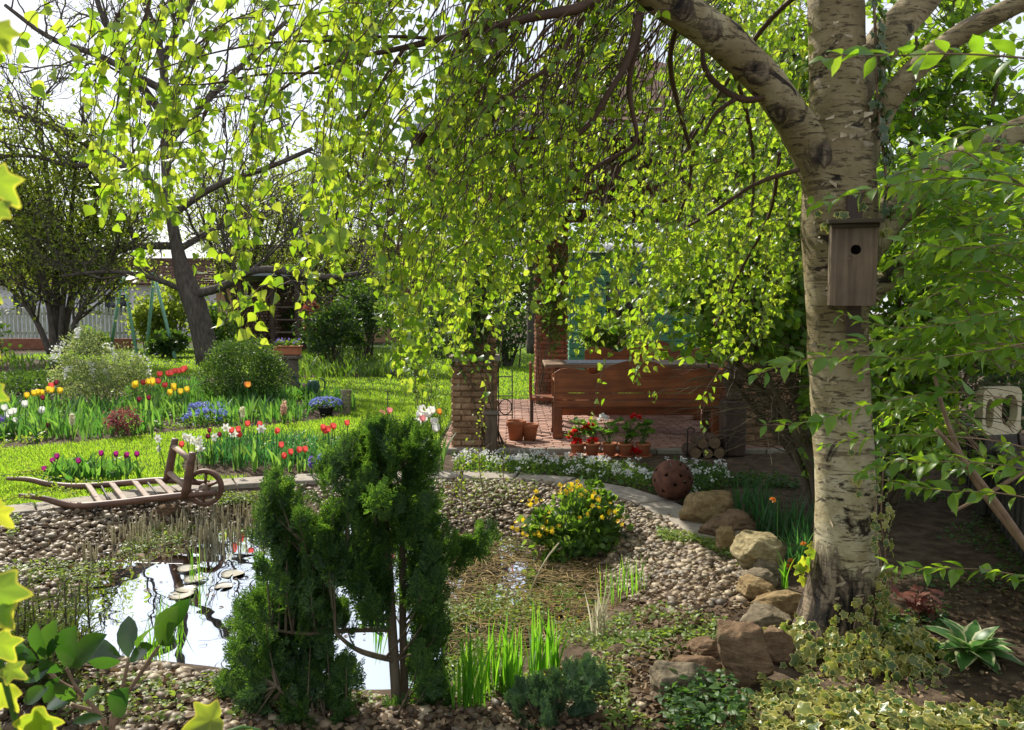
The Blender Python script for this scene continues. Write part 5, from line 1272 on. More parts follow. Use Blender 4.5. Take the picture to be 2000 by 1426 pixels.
for (a, b_, c_, e) in ((125,665,108,702),(108,672,100,705),(215,672,228,705),(290,690,293,730),(180,700,182,745),(150,640,152,660),(130,715,128,735),(210,720,212,745)):
    p = resample(smooth_open([P((a + 170) / 2, b_ + 10, 12.4), P(a, b_, 12.3), P(c_, e, 12.25)], 2), 12); tw.add(p, np.full(12, .004)); n = 70
    i = U(3, 11, n); q = np.stack([np.interp(i, np.arange(12), p[:, k]) for k in range(3)], 1) + N_(0, .02, (n, 3)); sb.inst(ROUND_T, q, frames(rvec(n), rvec(n)), U(.018, .032, n))
sb.build('blossoms', M_PET['white'], SP_)
shrub('rounded_shrub', 'dense rounded dark green shrub with small leaves behind the orange tulip', 'bush',
    [C(475,722,12.8,70,52),C(430,735,12.7,36,40),C(525,740,12.8,40,40),C(480,690,12.9,60,28)], OVAL_T, M_SHRUB, 11000, .034, .008, core=.7)
shrub('barberry_bush', 'small dark purple red bush at the front of the island bed', 'bush', [C(240,818,9.6,30,22),C(225,828,9.6,20,16),C(255,828,9.6,18,18)], OVAL_T, M_PURPLE, 1500, .022, .004)
shrub('climbing_vine', 'leafy vine tangled around the upper part of the brick pillar', 'climber', [C(915,560,8.45,46,150,.2),C(880,640,8.5,40,60,.2),C(1000,520,9.2,40,100,.3),C(850,620,8.6,20,40,.15),C(930,560,8.5,40,130,.2)], OVAL_T, M_DARKLEAF, 4600, .045, .01, base=P(978,880,8.62)*[1,1,0], sub=.4, stems=7)
shrub('climbing_vine', 'thin leafy vine creeping over the red brick column at the back of the patio', 'climber', [C(1065,500,12.45,44,110,.25),C(1085,600,12.45,24,80,.2)], OVAL_T, M_MIDLEAF, 1500, .06, .01, base=P(1065,790,12.5)*[1,1,0], sub=.4, stems=7)
shrub('dark_shrub', 'low dark shrub with grey green leaves at the left end of the bed', 'bush', [C(30,765,12.4,70,26),C(60,740,13,50,18)], OVAL_T, M_DARKLEAF, 3200, .04, .006)
shrub('small_shrub', 'thin leafy shrub growing on the lawn just left of the brick pillar', 'bush', [C(825,740,10.5,30,50),C(855,790,9.6,20,40)], OVAL_T, M_MIDLEAF, 1100, .03, .005)
# far garden: leafy masses in front of the houses, each bush its own thing
far = [(640,640,20,70,50,'dark green far bush directly right of the log store',M_DARKLEAF),(720,600,22,70,80,'tall dark far bush behind the middle lawn',M_DARKLEAF),(800,640,19,60,60,'mid green far bush left of the brick pillar',M_MIDLEAF),(590,600,30,50,60,'grey green far bush beside the log store',M_MIDLEAF),
       (350,600,29,60,70,'loose light green far bush behind the leaning tree trunk',M_SPECK),(290,630,28,44,50,'yellow green far bush behind the swing frame',M_SPECK),(420,640,27,44,50,'round mid green far bush right of the leaning trunk',M_MIDLEAF),(330,668,25,36,22,'low dark far bush beneath the swing frame',M_DARKLEAF),
       (180,668,27,30,26,'low green far bush at the swing frame leg',M_MIDLEAF),(860,560,24,60,110,'tall light green far tree crown left of the pavilion',M_SPECK),(1000,600,21,80,90,'dense far bush seen between pavilion pillars',M_DARKLEAF),(1330,600,19,90,120,'dark far bush behind the green shed side',M_DARKLEAF),
       (-60,660,24,90,70,'dark bush at the left end of the picket fence',M_DARKLEAF),(680,520,33,120,70,'far tree crown in front of the peach house roof',M_SPECK),(1180,655,13.6,50,30,'low leafy bush behind the rear bench',M_MIDLEAF),(1400,640,13.2,50,50,'bright leafy bush behind the right end of the rear bench',M_MIDLEAF),
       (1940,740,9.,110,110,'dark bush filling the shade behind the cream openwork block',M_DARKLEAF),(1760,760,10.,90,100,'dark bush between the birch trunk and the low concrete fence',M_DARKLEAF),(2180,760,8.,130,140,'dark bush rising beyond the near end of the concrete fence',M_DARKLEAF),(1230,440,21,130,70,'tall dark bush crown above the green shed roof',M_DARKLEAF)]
for k, (px, py, d_, rx, ry, lab, mt) in enumerate(far):
    sc = d_ / 20
    cl = [C(px, py, d_, rx * .8, ry * .8)] + [C(px + U(-.6, .6) * rx, py + U(-.5, .6) * ry, d_ + U(-.5, .5), rx * .5, ry * .5) for _ in range(5)]
    shrub('garden_bush', lab, 'bush', cl, OVAL_T, mt, 2600, .075 * sc + .02, .02, M_BARKD, stems=22, sub=.35)
# red leaved acer behind
shrub('red_maple', 'small red leaved maple glowing behind the far bed', 'tree', [C(635,630,23,34,28),C(610,615,23,20,20)], MAPLE_T, M_REDLEAF, 700, .11, .02, M_BARKD)
# tall backdrop of neighbouring trees: bare-ish crowns with young leaves
def grow(p, d_, L, r, lv, out, ends, wob=.25, split=(3, 5), ang=(.4, .8), shrink=.62, grav=.05, seg=6):
    pts = [p]; dd = d_
    for i in range(seg):
        dd = unit(dd + rng.normal(size=3) * wob * .5 + np.array([0, 0, grav])); pts.append(pts[-1] + dd * L / seg)
    pts = np.array(pts); out.add(pts, np.linspace(r, r * .55, seg + 1))
    if lv == 0: ends.append(pts[-1]); ends.append(pts[seg // 2]); return
    for k in range(rng.integers(*split)):
        t_ = U(.3, 1.) if k else 1.; i = min(seg, int(t_ * seg)); a = U(*ang) * (1 if k else .4); ax = unit(np.cross(dd, rvec(1)[0])); nd = dd * math.cos(a) + ax * math.sin(a)
        grow(pts[i], unit(nd), L * shrink * U(.75, 1.2), r * (.55 if k else .7), lv - 1, out, ends, wob, split, ang, shrink, grav, max(3, seg - 1))
def grown_tree(name, label, base, limbs, mat_leaf, leafsize, per_end, lv=3, bark=M_BARKD, Lk=1., T=OVAL_T, group=None, wob=.3, tips=1, spread=.12, every=5, rr=.35, nsub=1.):
    """guided limbs in world space [(N,4) x y z r]; twigs are grown from them"""
    t = thing(name, label, 'tree', base, group); tm, bm3 = MB(), MB(); tw = Twigs(); ends = []
    for k, w in enumerate(limbs):
        w = resample(smooth_open(np.array(w, float), 2), 26)
        (tubes(tm, w[None, :, :3], w[None, :, 3], 12) if k == 0 else tubes(bm3, w[None, :, :3], w[None, :, 3], 9))
        L0 = np.linalg.norm(w[-1, :3] - w[0, :3])
        for i in range(6 if k else 12, 26, every):
            for _ in range(max(1, int(round(nsub)))):
                dd = unit(w[min(25, i + 1), :3] - w[i - 1, :3]); ax = unit(np.cross(dd, rvec(1)[0])); a = U(.5, 1.1)
                grow(w[i, :3], unit(dd * math.cos(a) + ax * math.sin(a) + [0, 0, .15]), Lk * U(.6, 1.2) * (1.15 - i / 40), w[i, 3] * rr + .006, lv, tw, ends, wob)
    mb = MB(); tw.to(mb, 4)
    tm.build('trunk', bark, t); 
    if bm3.n: bm3.build('limbs', bark, t)
    mb.build('twigs', bark, t)
    if per_end:
        e = np.array(ends); n = int(len(e) * per_end); q = e[rng.integers(0, len(e), n)] + N_(0, spread, (n, 3)); fm = MB(); fm.inst(T, q, frames(rvec(n) + [0, 0, -.2], rvec(n)), leafsize * np.exp(N_(0, .25, n))); fm.build('crown', mat_leaf, t)
    return t, len(ends)
def gl(pts, d0=None): return [[*P(a, b, d_), S(r, d_)] for a, b, d_, r in pts]
Da = 22.
grown_tree('apple_tree', 'old grey barked fruit tree with leaning trunk and bare dark branches across the bright sky', GT(405, 695) * [1, 1, 0] + 0,
    [gl([(408,712,Da,24),(398,660,Da,22),(384,600,Da,22),(368,566,Da,22),(348,500,Da,12),(330,400,Da,10),(322,300,Da,9),(326,190,Da,8),(312,80,Da,7),(280,0,Da,5),(262,-60,Da,4)]),
     gl([(372,575,Da,10),(430,565,Da-.3,8),(490,525,Da-.6,7),(560,528,Da-1,8),(640,545,Da-1.2,6),(720,530,Da-1.4,4)]),
     gl([(330,400,Da,10),(290,350,Da,9),(215,308,Da+.3,8.5),(140,262,Da+.5,7.5),(60,230,Da+.7,6.5),(-40,200,Da+1,4.5)]),
     gl([(345,480,Da,8),(270,480,Da+.5,7),(180,490,Da+.9,6),(90,500,Da+1,4),(0,520,Da+1,3)]),
     gl([(326,180,Da,8),(270,150,Da-.3,7),(190,105,Da-.6,6),(100,80,Da-.8,5),(10,10,Da-1,3.5)]),
     gl([(318,120,Da,8),(350,50,Da+.3,6.5),(385,-20,Da+.5,5)]),gl([(322,230,Da,8),(250,130,Da+.2,7),(200,40,Da+.4,5.5),(180,-40,Da+.5,4)]),
     gl([(326,280,Da,8),(400,200,Da+.3,6.5),(470,130,Da+.5,5),(560,40,Da+.7,4)]),gl([(336,420,Da,7),(420,360,Da-.4,6),(520,330,Da-.6,5),(610,290,Da-.8,4)]),
     gl([(345,490,Da,7),(430,440,Da+.5,5.5),(520,420,Da+.8,4)]),gl([(372,575,Da,6),(300,540,Da-.5,5),(210,528,Da-.9,4),(120,540,Da-1.2,3)]),gl([(215,308,Da+.3,5),(150,330,Da,5),(60,300,Da-.2,4),(-40,310,Da-.3,3)])],
    M_SPECK, .05, .55, 3, Lk=1.7, wob=.42, every=3, rr=.38)
# multi-stemmed tree before the fence
stems = [gl([(105,690,23,7),(100,600,23,6),(60,480,23.2,5),(-10,380,23.4,3.5)]),gl([(112,690,23,8),(112,600,23,7),(105,470,23,5.5),(90,330,23,4),(80,250,23,2)]),gl([(118,690,23.1,7),(135,600,23.1,6),(160,480,23.,5),(190,360,23,3)]),
         gl([(98,690,23,6),(70,620,23.2,5),(20,560,23.5,4),(-60,500,23.5,3)]),gl([(122,690,23,6),(150,620,22.8,5),(200,540,22.6,4),(240,450,22.5,3)]),gl([(110,690,22.8,6),(90,560,22.6,5),(40,400,22.4,4),(20,280,22.4,2.5)]),gl([(116,690,22.8,5),(125,560,22.7,5),(140,420,22.6,4),(150,300,22.6,2)])]
grown_tree('hazel_tree', 'many stemmed tree with sparse young leaves standing before the picket fence', P(110, 690, 23) * [1, 1, 0], stems, M_SPECK, .095, 6.5, 2, M_BARKD, 1.6, every=2, spread=.3, rr=.4, nsub=2)
for cx_, dd_, lab in ((470,30.,'thin tangled tree with tiny leaves left of the log store'),(640,32.,'thin tangled tree with tiny leaves before the peach house'),(850,29.,'thin tangled tree with tiny leaves beyond the lawn, left of the pavilion')):
    st_ = [gl([(cx_ + U(-8, 8), 668, dd_, 4), (cx_ + e * 35, 560, dd_, 3.5), (cx_ + e * 75 + U(-10, 10), 450, dd_, 2.5), (cx_ + e * 100, 360, dd_, 1.5)]) for e in (-1, -.5, 0, .5, 1)]
    grown_tree('tangled_tree', lab, P(cx_, 668, dd_) * [1, 1, 0], st_, M_SPECK, .10, 3.2, 2, M_BARKD, 1.7, every=2, spread=.35, rr=.4, nsub=2)
# purple plum behind the pavilion
grown_tree('purple_plum_tree', 'purple leaved plum tree rising above the pavilion roof', P(1040, 650, 19) * [1, 1, 0], [gl([(1040,690,19,12),(1042,560,19,11),(1038,420,19,10),(1040,300,19,7),(1045,180,19,3)]),gl([(1040,420,19,7),(960,330,19,5),(900,240,19,3)]),gl([(1040,400,19,7),(1110,300,19,5),(1150,230,19,3)])], M_PURPLE, .075, 7, 2, Lk=1.2, every=3, spread=.2)
grown_tree('young_birch', 'slim light green tree far behind the pavilion roof', P(760, 600, 30) * [1, 1, 0], [gl([(760,640,30,9),(765,500,30,8),(760,330,30,6),(750,200,30,3)]),gl([(764,480,30,6),(700,380,30,4),(660,300,30,3)]),gl([(764,460,30,6),(840,360,30,4),(880,280,30,3)])], M_SPECK, .13, 4, 2, Lk=2., every=3, spread=.35)
grown_tree('distant_tree', 'broad green tree beyond the green shed', P(1330, 600, 27) * [1, 1, 0], [gl([(1330,640,27,12),(1335,480,27,11),(1330,320,27,8),(1320,180,27,4)]),gl([(1332,470,27,8),(1240,380,27,6),(1180,300,27,3)]),gl([(1332,450,27,8),(1420,350,27,6),(1480,250,27,3)])], M_MIDLEAF, .12, 6, 2, Lk=2.2, every=3, spread=.35)

# ------------------------------------------------------------------ tall leafy shrub behind the birch, shrub with lance leaves before it
hz_b = P(1610, 985, 6.2); hz_b[2] = 0
t = thing('tall_hazel', 'tall multi stemmed shrub with bright green leaves growing up behind the birch trunk', 'shrub', hz_b)
ST = [[(1600,990,6.,11),(1585,900,5.95,10.5),(1555,770,5.9,10),(1512,640,5.85,9.5),(1478,520,5.8,9),(1450,420,5.8,8),(1420,280,5.8,6),(1400,120,5.8,4)],[(1612,990,6.1,9),(1590,820,6.1,8.5),(1562,650,6.1,8),(1530,480,6.1,7),(1510,330,6.1,6),(1490,130,6.2,4)],
      [(1590,985,6.05,8),(1545,860,6,7),(1490,760,5.95,7),(1420,690,5.9,6),(1370,610,5.9,5),(1320,500,5.9,3)],[(1606,985,5.9,7),(1580,900,5.8,7),(1500,740,5.7,6),(1440,600,5.7,5),(1400,480,5.7,4)],[(1600,985,6.2,6),(1545,880,6.2,6),(1480,810,6.2,5),(1430,740,6.2,4)],
      [(1738,985,6.2,7),(1760,930,6.2,7),(1800,840,6.2,6),(1840,720,6.2,5),(1880,560,6.3,4)],[(1745,985,6.1,6),(1790,900,6.1,6),(1860,800,6.1,5),(1930,640,6.1,4)],[(1720,985,6.4,6),(1730,800,6.4,6),(1760,560,6.4,5),(1780,300,6.4,4),(1790,60,6.5,3)],
      [(1725,985,6.6,6),(1745,700,6.6,6),(1820,420,6.6,5),(1850,180,6.6,4),(1870,-60,6.6,3)],[(1735,985,6.5,6),(1800,700,6.5,6),(1900,400,6.5,5),(1950,150,6.5,3)],[(1618,985,6.3,8),(1600,760,6.3,7),(1590,480,6.3,6),(1560,200,6.4,5),(1540,-20,6.4,3)],[(1608,985,6.4,7),(1560,700,6.5,6),(1540,420,6.5,5),(1440,180,6.5,4),(1420,-40,6.5,3)]]
mb = MB(); pts = []
for s_ in ST: w = limb(mb, s_, 9, 3, .04); pts.append(w[len(w) // 4:, :3])
mb.build('stems', M_BARKG, t)
tw = Twigs(); pts = np.vstack(pts); LPx, LFx, LNx, LSx = [], [], [], []
for k in range(2000):
    o = pts[rng.integers(0, len(pts))]; d0 = unit(np.array([N_(0, .8), N_(0, .6), U(-.1, .9)])); L0 = U(.3, .95); K = 7
    p = [o]
    for i in range(K - 1): d0 = unit(d0 + N_(0, .16, 3) + [0, 0, -.1]); p.append(p[-1] + d0 * L0 / (K - 1))
    p = np.array(p); tw.add(p, np.linspace(.005, .0015, K)); n = rng.integers(9, 17); i = U(.5, K - 1, n); q = np.stack([np.interp(i, np.arange(K), p[:, a]) for a in range(3)], 1)
    q = q + N_(0, .02, (n, 3))
    sx = CX + q[:, 0] / q[:, 1] * FPX; sy = HOR - (q[:, 2] - EYE) / q[:, 1] * FPX
    m_ = ~((sy > 700) & (sx < 1570)) & (sy < 960) & ~((abs(sx - 1950) < 80) & (abs(sy - 800) < 80) & (q[:, 1] < 6.3)); q = q[m_]; n = len(q)
    LPx.append(q); LFx.append(d0 * .4 + rvec(n) * .8 + [0, 0, -.55]); LNx.append(rvec(n) * .8 + [0, 0, .6]); LSx.append(U(.045, .075, n))
mb = MB(); tw.to(mb, 5); mb.build('twigs', M_BARKG, t); mb = MB(); mb.inst(ROUND_T, np.vstack(LPx), frames(np.vstack(LFx), np.vstack(LNx)), np.concatenate(LSx)); mb.build('crown', M_HAZEL, t)

dz_b = np.array([2.35, 3.6, 0.])
t = thing('deutzia_shrub', 'arching shrub with pointed green leaves in pairs reaching in front of the birch trunk', 'shrub', dz_b)
ARM = [[(2140,130,1.75),(2000,112,1.75),(1850,103,1.75),(1740,110,1.75),(1630,104,1.74),(1600,120,1.74)],[(2140,400,2.3),(1960,352,2.3),(1830,345,2.3),(1690,372,2.3),(1580,402,2.28)],[(2140,640,2.6),(1960,680,2.6),(1800,705,2.6),(1680,692,2.58),(1560,700,2.55),(1470,735,2.5)],
       [(2140,560,2.7),(1980,600,2.7),(1840,640,2.7),(1720,640,2.7),(1640,610,2.7)],[(2080,1150,2.9),(1960,1115,2.9),(1850,1108,2.9),(1760,1112,2.9),(1730,1100,2.88)],[(2140,820,2.7),(1980,780,2.7),(1850,760,2.7),(1700,790,2.7),(1560,830,2.66),(1490,830,2.62)],
       [(2080,900,2.8),(1960,860,2.8),(1820,850,2.8),(1700,850,2.8),(1600,870,2.76)],[(2150,480,2.5),(2000,470,2.5),(1880,490,2.5),(1760,470,2.5)],[(2150,290,2.1),(2020,240,2.1),(1900,250,2.1),(1800,300,2.1)],[(2140,960,2.6),(1990,910,2.6),(1870,900,2.6),(1760,905,2.6),(1720,890,2.6)],[(2120,1000,2.7),(1960,960,2.7),(1830,960,2.7),(1690,930,2.7)]]
for k in range(210):
    d_ = U(2.7, 4.9); px = U(1880, 2250); py = U(280, 900); L0 = U(150, 480) * 2.9 / d_; up = U(20, 130)
    if px - L0 < 1735 and py < 640 and d_ < 3.9: L0 = px - U(1735, 1800)
    if px - L0 < 1500: continue
    if any(abs(px - L0 * q - 1955) < 75 + 40 * (q > 0) and abs(py + o - 800) < 85 for q, o in ((0, up * .6), (.2, up * .2), (.35, -up * .2), (.5, -up * .1), (.7, 0), (.85, up * .3), (1., up * .55))): continue
    ARM.append([(px, py + up * .6, d_), (px - L0 * .35, py - up * .2, d_ - .03), (px - L0 * .7, py, d_ - .05), (px - L0, py + up * .55, d_ - .06)])
for k in range(60):
    d_ = U(3.9, 5.); px = U(1760, 1900); py = U(330, 880); ARM.append([(px + 90, py + 50, d_), (px + 40, py - 10, d_), (px - 20, py, d_), (px - 70, py + 40, d_)])
tw = Twigs(); q_, f_2, n_2, s_2 = [], [], [], []
for A_ in ARM:
    w = resample(smooth_open(PL(A_), 3), 22); tw.add(w, np.linspace(.0032, .001, 22)); L0 = np.linalg.norm(np.diff(w, axis=0), axis=1).sum(); n = int(L0 / .036); roll = U(0, 3)
    for i in range(n):
        s_ = 21 * (i + .6) / n; k = int(s_); p = w[k] + (w[min(21, k + 1)] - w[k]) * (s_ - k); dr = unit(w[min(21, k + 1)] - w[max(0, k - 1)] + 1e-9); roll += math.pi / 2 + N_(0, .3)
        side = unit(np.cross(dr, [0, 0, 1.])); upv = np.cross(side, dr); lat = side * math.cos(roll) + upv * math.sin(roll) * .6
        if U() < .08: continue
        if abs(CX + p[0] / p[1] * FPX - 1955) < 92 and abs(HOR - (p[2] - EYE) / p[1] * FPX - 795) < 88 and U() < .9: continue
        for sg in (-1, 1):
            sz = U(.045, .085) * (1 if i < n - 3 else .7)
            q_.append(p); f_2.append(dr * .75 + lat * sg * .9 + N_(0, .25, 3) + [0, 0, -.12]); n_2.append(np.array([0, 0, 1.]) + N_(0, .4, 3)); s_2.append(sz)
mb = MB(); tw.to(mb, 5)
for A_ in ([(2040,1120,2.9,7),(1960,1000,2.9,7),(1880,895,2.9,6),(1828,838,2.9,4)],[(2010,1080,3.1,6),(1900,940,3.1,6),(1850,830,3.1,4.5),(1825,735,3.1,3)],[(2060,880,3.,6),(1940,960,3.,4),(1860,1000,3.,3)]):
    limb(mb, A_, 8, 3, .04)
mb.build('stems', M_BROWNSTEM, t); mb = MB(); mb.inst(LANCE_T, np.array(q_), frames(np.array(f_2), np.array(n_2)), np.array(s_2)); mb.build('crown', M_LANCE, t)

# ------------------------------------------------------------------ pond and bank plants
def clump_pts(px, py, w_, n, dz=0.):
    c = GT(px, py); r = S(w_, c[1]) / 2; a = U(0, 6.28, n); q = np.sqrt(U(0, 1, n)) * r
    x, y = c[0] + q * np.cos(a), c[1] + q * np.sin(a) * .7; return np.column_stack([x, y, np.maximum(hgt(x, y), WZ - .05) + dz]), c
def strap_plant(name, label, cat, px, py, w_, n, h, bw_, lean, mat, group=None, droop=0., K=7, curve=1.7):
    p, c = clump_pts(px, py, w_, n); mb = MB()
    blades(mb, p, U(h * .5, h * 1.08, n), U(bw_ * .7, bw_ * 1.2, n), U(0, 6.28, n), np.abs(N_(0, lean, n)) + .03, K, curve, droop)
    return tag(mb.build(name, mat, loc=c), label, cat, group)
for k, (px, py, w_, n, lab) in enumerate(((915,1385,70,46,'bright green iris clump nearest the cypress stems at the pond edge'),(985,1360,80,52,'tallest bright green iris clump in the middle of the pond edge'),(1060,1330,70,38,'bright green iris clump above the dwarf conifer'))):
    strap_plant('iris_clump', lab, 'iris', px, py, w_, n, S(165, 3.2), .014, .16, M_IRIS, 'iris clumps at the near pond edge')
strap_plant('iris_clump', 'thin iris blades rising between the two cypress stems', 'iris', 745, 1300, 60, 14, S(150, 3.4), .012, .12, M_IRIS, 'iris clumps at the near pond edge')
strap_plant('striped_sedge', 'pale yellow striped sedge tuft at the right of the pond weeds', 'sedge', 1165, 1245, 40, 26, S(130, 3.9), .009, .22, M_REED)
strap_plant('sweet_flag', 'slim green blades standing in the shallow water below the marigold', 'water plant', 1215, 1170, 90, 40, S(90, 4.6), .007, .18, M_IRIS)
for k, (px, py, w_, n, h, lab) in enumerate(((330,1265,70,34,110,'loose tuft of thin grass leaning over the pond behind the glossy leaves'),(390,1240,40,18,130,'tall thin grass tuft at the middle of the near water edge'),(290,1290,50,24,90,'short bent grass tuft beside the pine'))):
    strap_plant('pond_grass', lab, 'grass tuft', px, py, w_, n, S(h, 3.9), .007, .25, M_IRIS, 'grass tufts at the near water edge')
strap_plant('daylily', 'young light green daylily fan arching over the rocks by the birch', 'daylily', 1532, 1150, 20, 9, S(100, 4.5), .016, .35, M_IRIS, None, .25)
# dark green daffodil foliage behind the rocks
for k, (px, py, w_, n, lab) in enumerate(((1465,1010,90,90,'dark green strap leaf clump directly behind the flat golden boulder'),(1530,1050,110,130,'largest dark green strap leaf clump left of the birch trunk'),(1560,1110,60,60,'dark green strap leaf clump touching the birch trunk'))):
    strap_plant('daffodil_clump', lab, 'daffodil leaves', px, py, w_, n, S(95, 5.4), .011, .3, M_DAFFLEAF, 'finished daffodil clumps behind the rocks')
wf_ = MB()
for px, py in ((1513,972),(1572,1058),(1548,1091),(1545,1103)):
    b_ = P(px + 8, py + 60, 4.7); b_[2] = 0; e = P(px, py, 4.6); w = resample(smooth_open([b_, e * .7 + b_ * .3 + [.01, 0, .06], e + [.02, 0, .025], e], 2), 8)
    tw_1 = MB().tube(w, .0025, 5); wi = tag(tw_1.build('withered_daffodil', M_GREENSTEM, loc=b_), 'withered orange daffodil head nodding on a bent stalk near the birch', 'daffodil', 'withered daffodils by the rocks')
    f2 = MB(); n = 9; f2.inst(OVAL_T, np.repeat(e[None], n, 0), frames(rvec(n) * .6 + [-.6, -.3, -.5], rvec(n)), U(.02, .034, n)); f2.build('flower', M_PET['orange'], wi)

# mare's tail stems standing in the water: nobody could count them
poly = np.array([G(*a, WZ)[:2] for a in ((150,1090),(190,1045),(330,1015),(520,1000),(640,1008),(600,1050),(480,1052),(400,1078),(300,1100),(200,1120))])
p = U(poly.min(0), poly.max(0), (2600, 2)); p = p[sdpoly(p, poly) < .03]; pn = p * 1.0
keep = np.array([mnoise.noise(Vector((a * 1.7, b * 2.6, 3))) for a, b in pn]) > -.12; p = p[keep][:620]; n = len(p)
h = U(.05, .17, n); base = np.column_stack([p, np.full(n, WZ - .05)]); t_ = np.linspace(0, 1, 12); ln = N_(0, .07, (n, 2))
V = base[:, None, :] + np.stack([ln[:, 0:1] * h[:, None] * t_ * 1.5, ln[:, 1:2] * h[:, None] * t_, (h[:, None] + .05) * t_], -1)
rd = np.where(np.arange(12) % 2, .0062, .0032)[None] * U(.7, 1.15, n)[:, None]; rd[:, -1] *= .3
mb = MB(); tubes(mb, V, rd, 6); tag(mb.build('pond_reeds', M_REED, smooth=True), kind='stuff')
pq = U(POND.min(0), POND.max(0), (900, 2)); pq = pq[sdpoly(pq, POND) < -.02]; pq = pq[np.array([mnoise.noise(Vector((a * 1.3, b * 1.3, 12))) for a, b in pq]) > .12][:130]; n = len(pq)
dm = MB(); dm.inst(OVAL_T, np.column_stack([pq, np.full(n, WZ + .004)]), frames(np.column_stack([N_(0, 1, (n, 2)), N_(0, .05, n)]), np.column_stack([N_(0, .12, (n, 2)), np.ones(n)])), U(.012, .035, n)); tag(dm.build('floating_debris', M_LITTER), kind='stuff')
# drowned straw, stalks and creeping weeds in the shallow end
poly = np.array([G(*a, WZ)[:2] for a in ((880,1060),(1000,1050),(1110,1070),(1210,1110),(1230,1190),(1150,1250),(1060,1290),(960,1310),(890,1290),(850,1200),(850,1120))])
n = 1900; p = U(poly.min(0), poly.max(0), (n * 3, 2)); p = p[sdpoly(p, poly) < 0][:n]; n = len(p); a = N_(.1, .5, n) + (U(0, 1, n) < .3) * 1.4; L_ = U(.05, .24, n)
z0 = np.maximum(hgt(p[:, 0], p[:, 1]), WZ) + U(-.006, .02, n); dv_ = np.column_stack([np.cos(a), np.sin(a), N_(0, .08, n)]); K = 5; s_ = np.linspace(-.5, .5, K)
V = np.column_stack([p, z0])[:, None] + dv_[:, None] * (L_[:, None] * s_)[..., None] + np.stack([0 * s_, 0 * s_, -.03 * s_ ** 2 * 2], -1)[None]
mb = MB(); tubes(mb, V, np.full((n, K), .0019) * U(.6, 1.4, n)[:, None], 4, False); tag(mb.build('pond_straw', M_STRAW), kind='stuff')
def carpet(name, polys, n, size, T, mat, hmax=.05, lift=.004, tilt=.7, patch=None, up=.5, kind='stuff', stemmed=False):
    mb = MB()
    for poly_px, frac in polys:
        poly = np.array([G(*a, 0)[:2] for a in poly_px]); k = int(n * frac); p = U(poly.min(0), poly.max(0), (k * 4, 2)); p = p[sdpoly(p, poly) < 0]
        if patch: p = p[np.array([mnoise.noise(Vector((a * patch, b * patch, 1.7))) for a, b in p]) > -.05]
        p = p[:k]; k = len(p); q = np.column_stack([p, np.maximum(hgt(p[:, 0], p[:, 1]), WZ) + lift + U(0, 1, k) ** 1.5 * hmax])
        f = np.column_stack([N_(0, 1, (k, 2)), U(-.1, up, k)]); mb.inst(T, q, frames(f, np.column_stack([N_(0, tilt, (k, 2)), np.ones(k)])), size * np.exp(N_(0, .3, k)))
    return tag(mb.build(name, mat), kind=kind)
carpet('pond_weeds', [([(860,1110),(1000,1080),(1180,1120),(1230,1190),(1130,1260),(960,1310),(870,1290)], 1.)], 2600, .018, OVAL_T, M_GCOVER, .06, 0, .8, 2.5)
carpet('moneywort', [([(1150,1170),(1290,1150),(1400,1190),(1430,1230),(1330,1300),(1160,1270)], .7), ([(1180,1230),(1330,1230),(1300,1300),(1200,1310)], .3)], 2600, .016, ROUND_T, M_GCOVER, .02, .004, .6, 4.2)
carpet('bank_weeds', [([(20,1010),(260,1000),(430,985),(440,1000),(250,1040),(150,1090),(0,1120)], .3), ([(420,960),(560,955),(600,985),(440,990)], .2), ([(1280,1030),(1420,1080),(1440,1120),(1330,1100)], .12), ([(100,1300),(430,1300),(700,1360),(450,1420),(100,1420)], .10), ([(150,1230),(250,1270),(430,1292),(560,1325),(740,1345),(740,1375),(430,1322),(200,1305)], .10), ([(850,940),(1050,945),(1050,1030),(900,1050)], .1), ([(860,1350),(1200,1300),(1320,1330),(1280,1440),(880,1440)], .14)], 9500, .019, OVAL_T, M_GCOVER, .04, .02, .8, 2.)
carpet('leaf_litter', [([(60,1270),(430,1290),(700,1340),(900,1350),(1000,1440),(0,1440)], .25), ([(1000,1300),(1330,1250),(1420,1330),(1500,1440),(950,1440)], .35), ([(1200,1100),(1440,1130),(1480,1220),(1240,1230)], .12), ([(1640,1150),(2100,1120),(2200,1440),(1500,1440)], .18), ([(0,1010),(430,990),(430,1010),(200,1090),(0,1150)], .1), ([(860,950),(1080,950),(1400,1080),(1480,1180),(1300,1200),(1200,1120),(1050,1050),(900,1030)], .16)], 7600, .028, OVAL_T, M_LITTER, .012, .012, .5)
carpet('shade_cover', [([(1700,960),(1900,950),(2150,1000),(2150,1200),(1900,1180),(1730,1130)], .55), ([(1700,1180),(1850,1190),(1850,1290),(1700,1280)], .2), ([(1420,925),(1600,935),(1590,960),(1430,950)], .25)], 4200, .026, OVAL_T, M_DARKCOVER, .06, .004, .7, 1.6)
carpet('periwinkle', [([(1290,1390),(1340,1350),(1420,1350),(1460,1400),(1450,1450),(1300,1460)], 1.)], 900, .026, OVAL_T, M_DARKCOVER, .11, .01, .7)
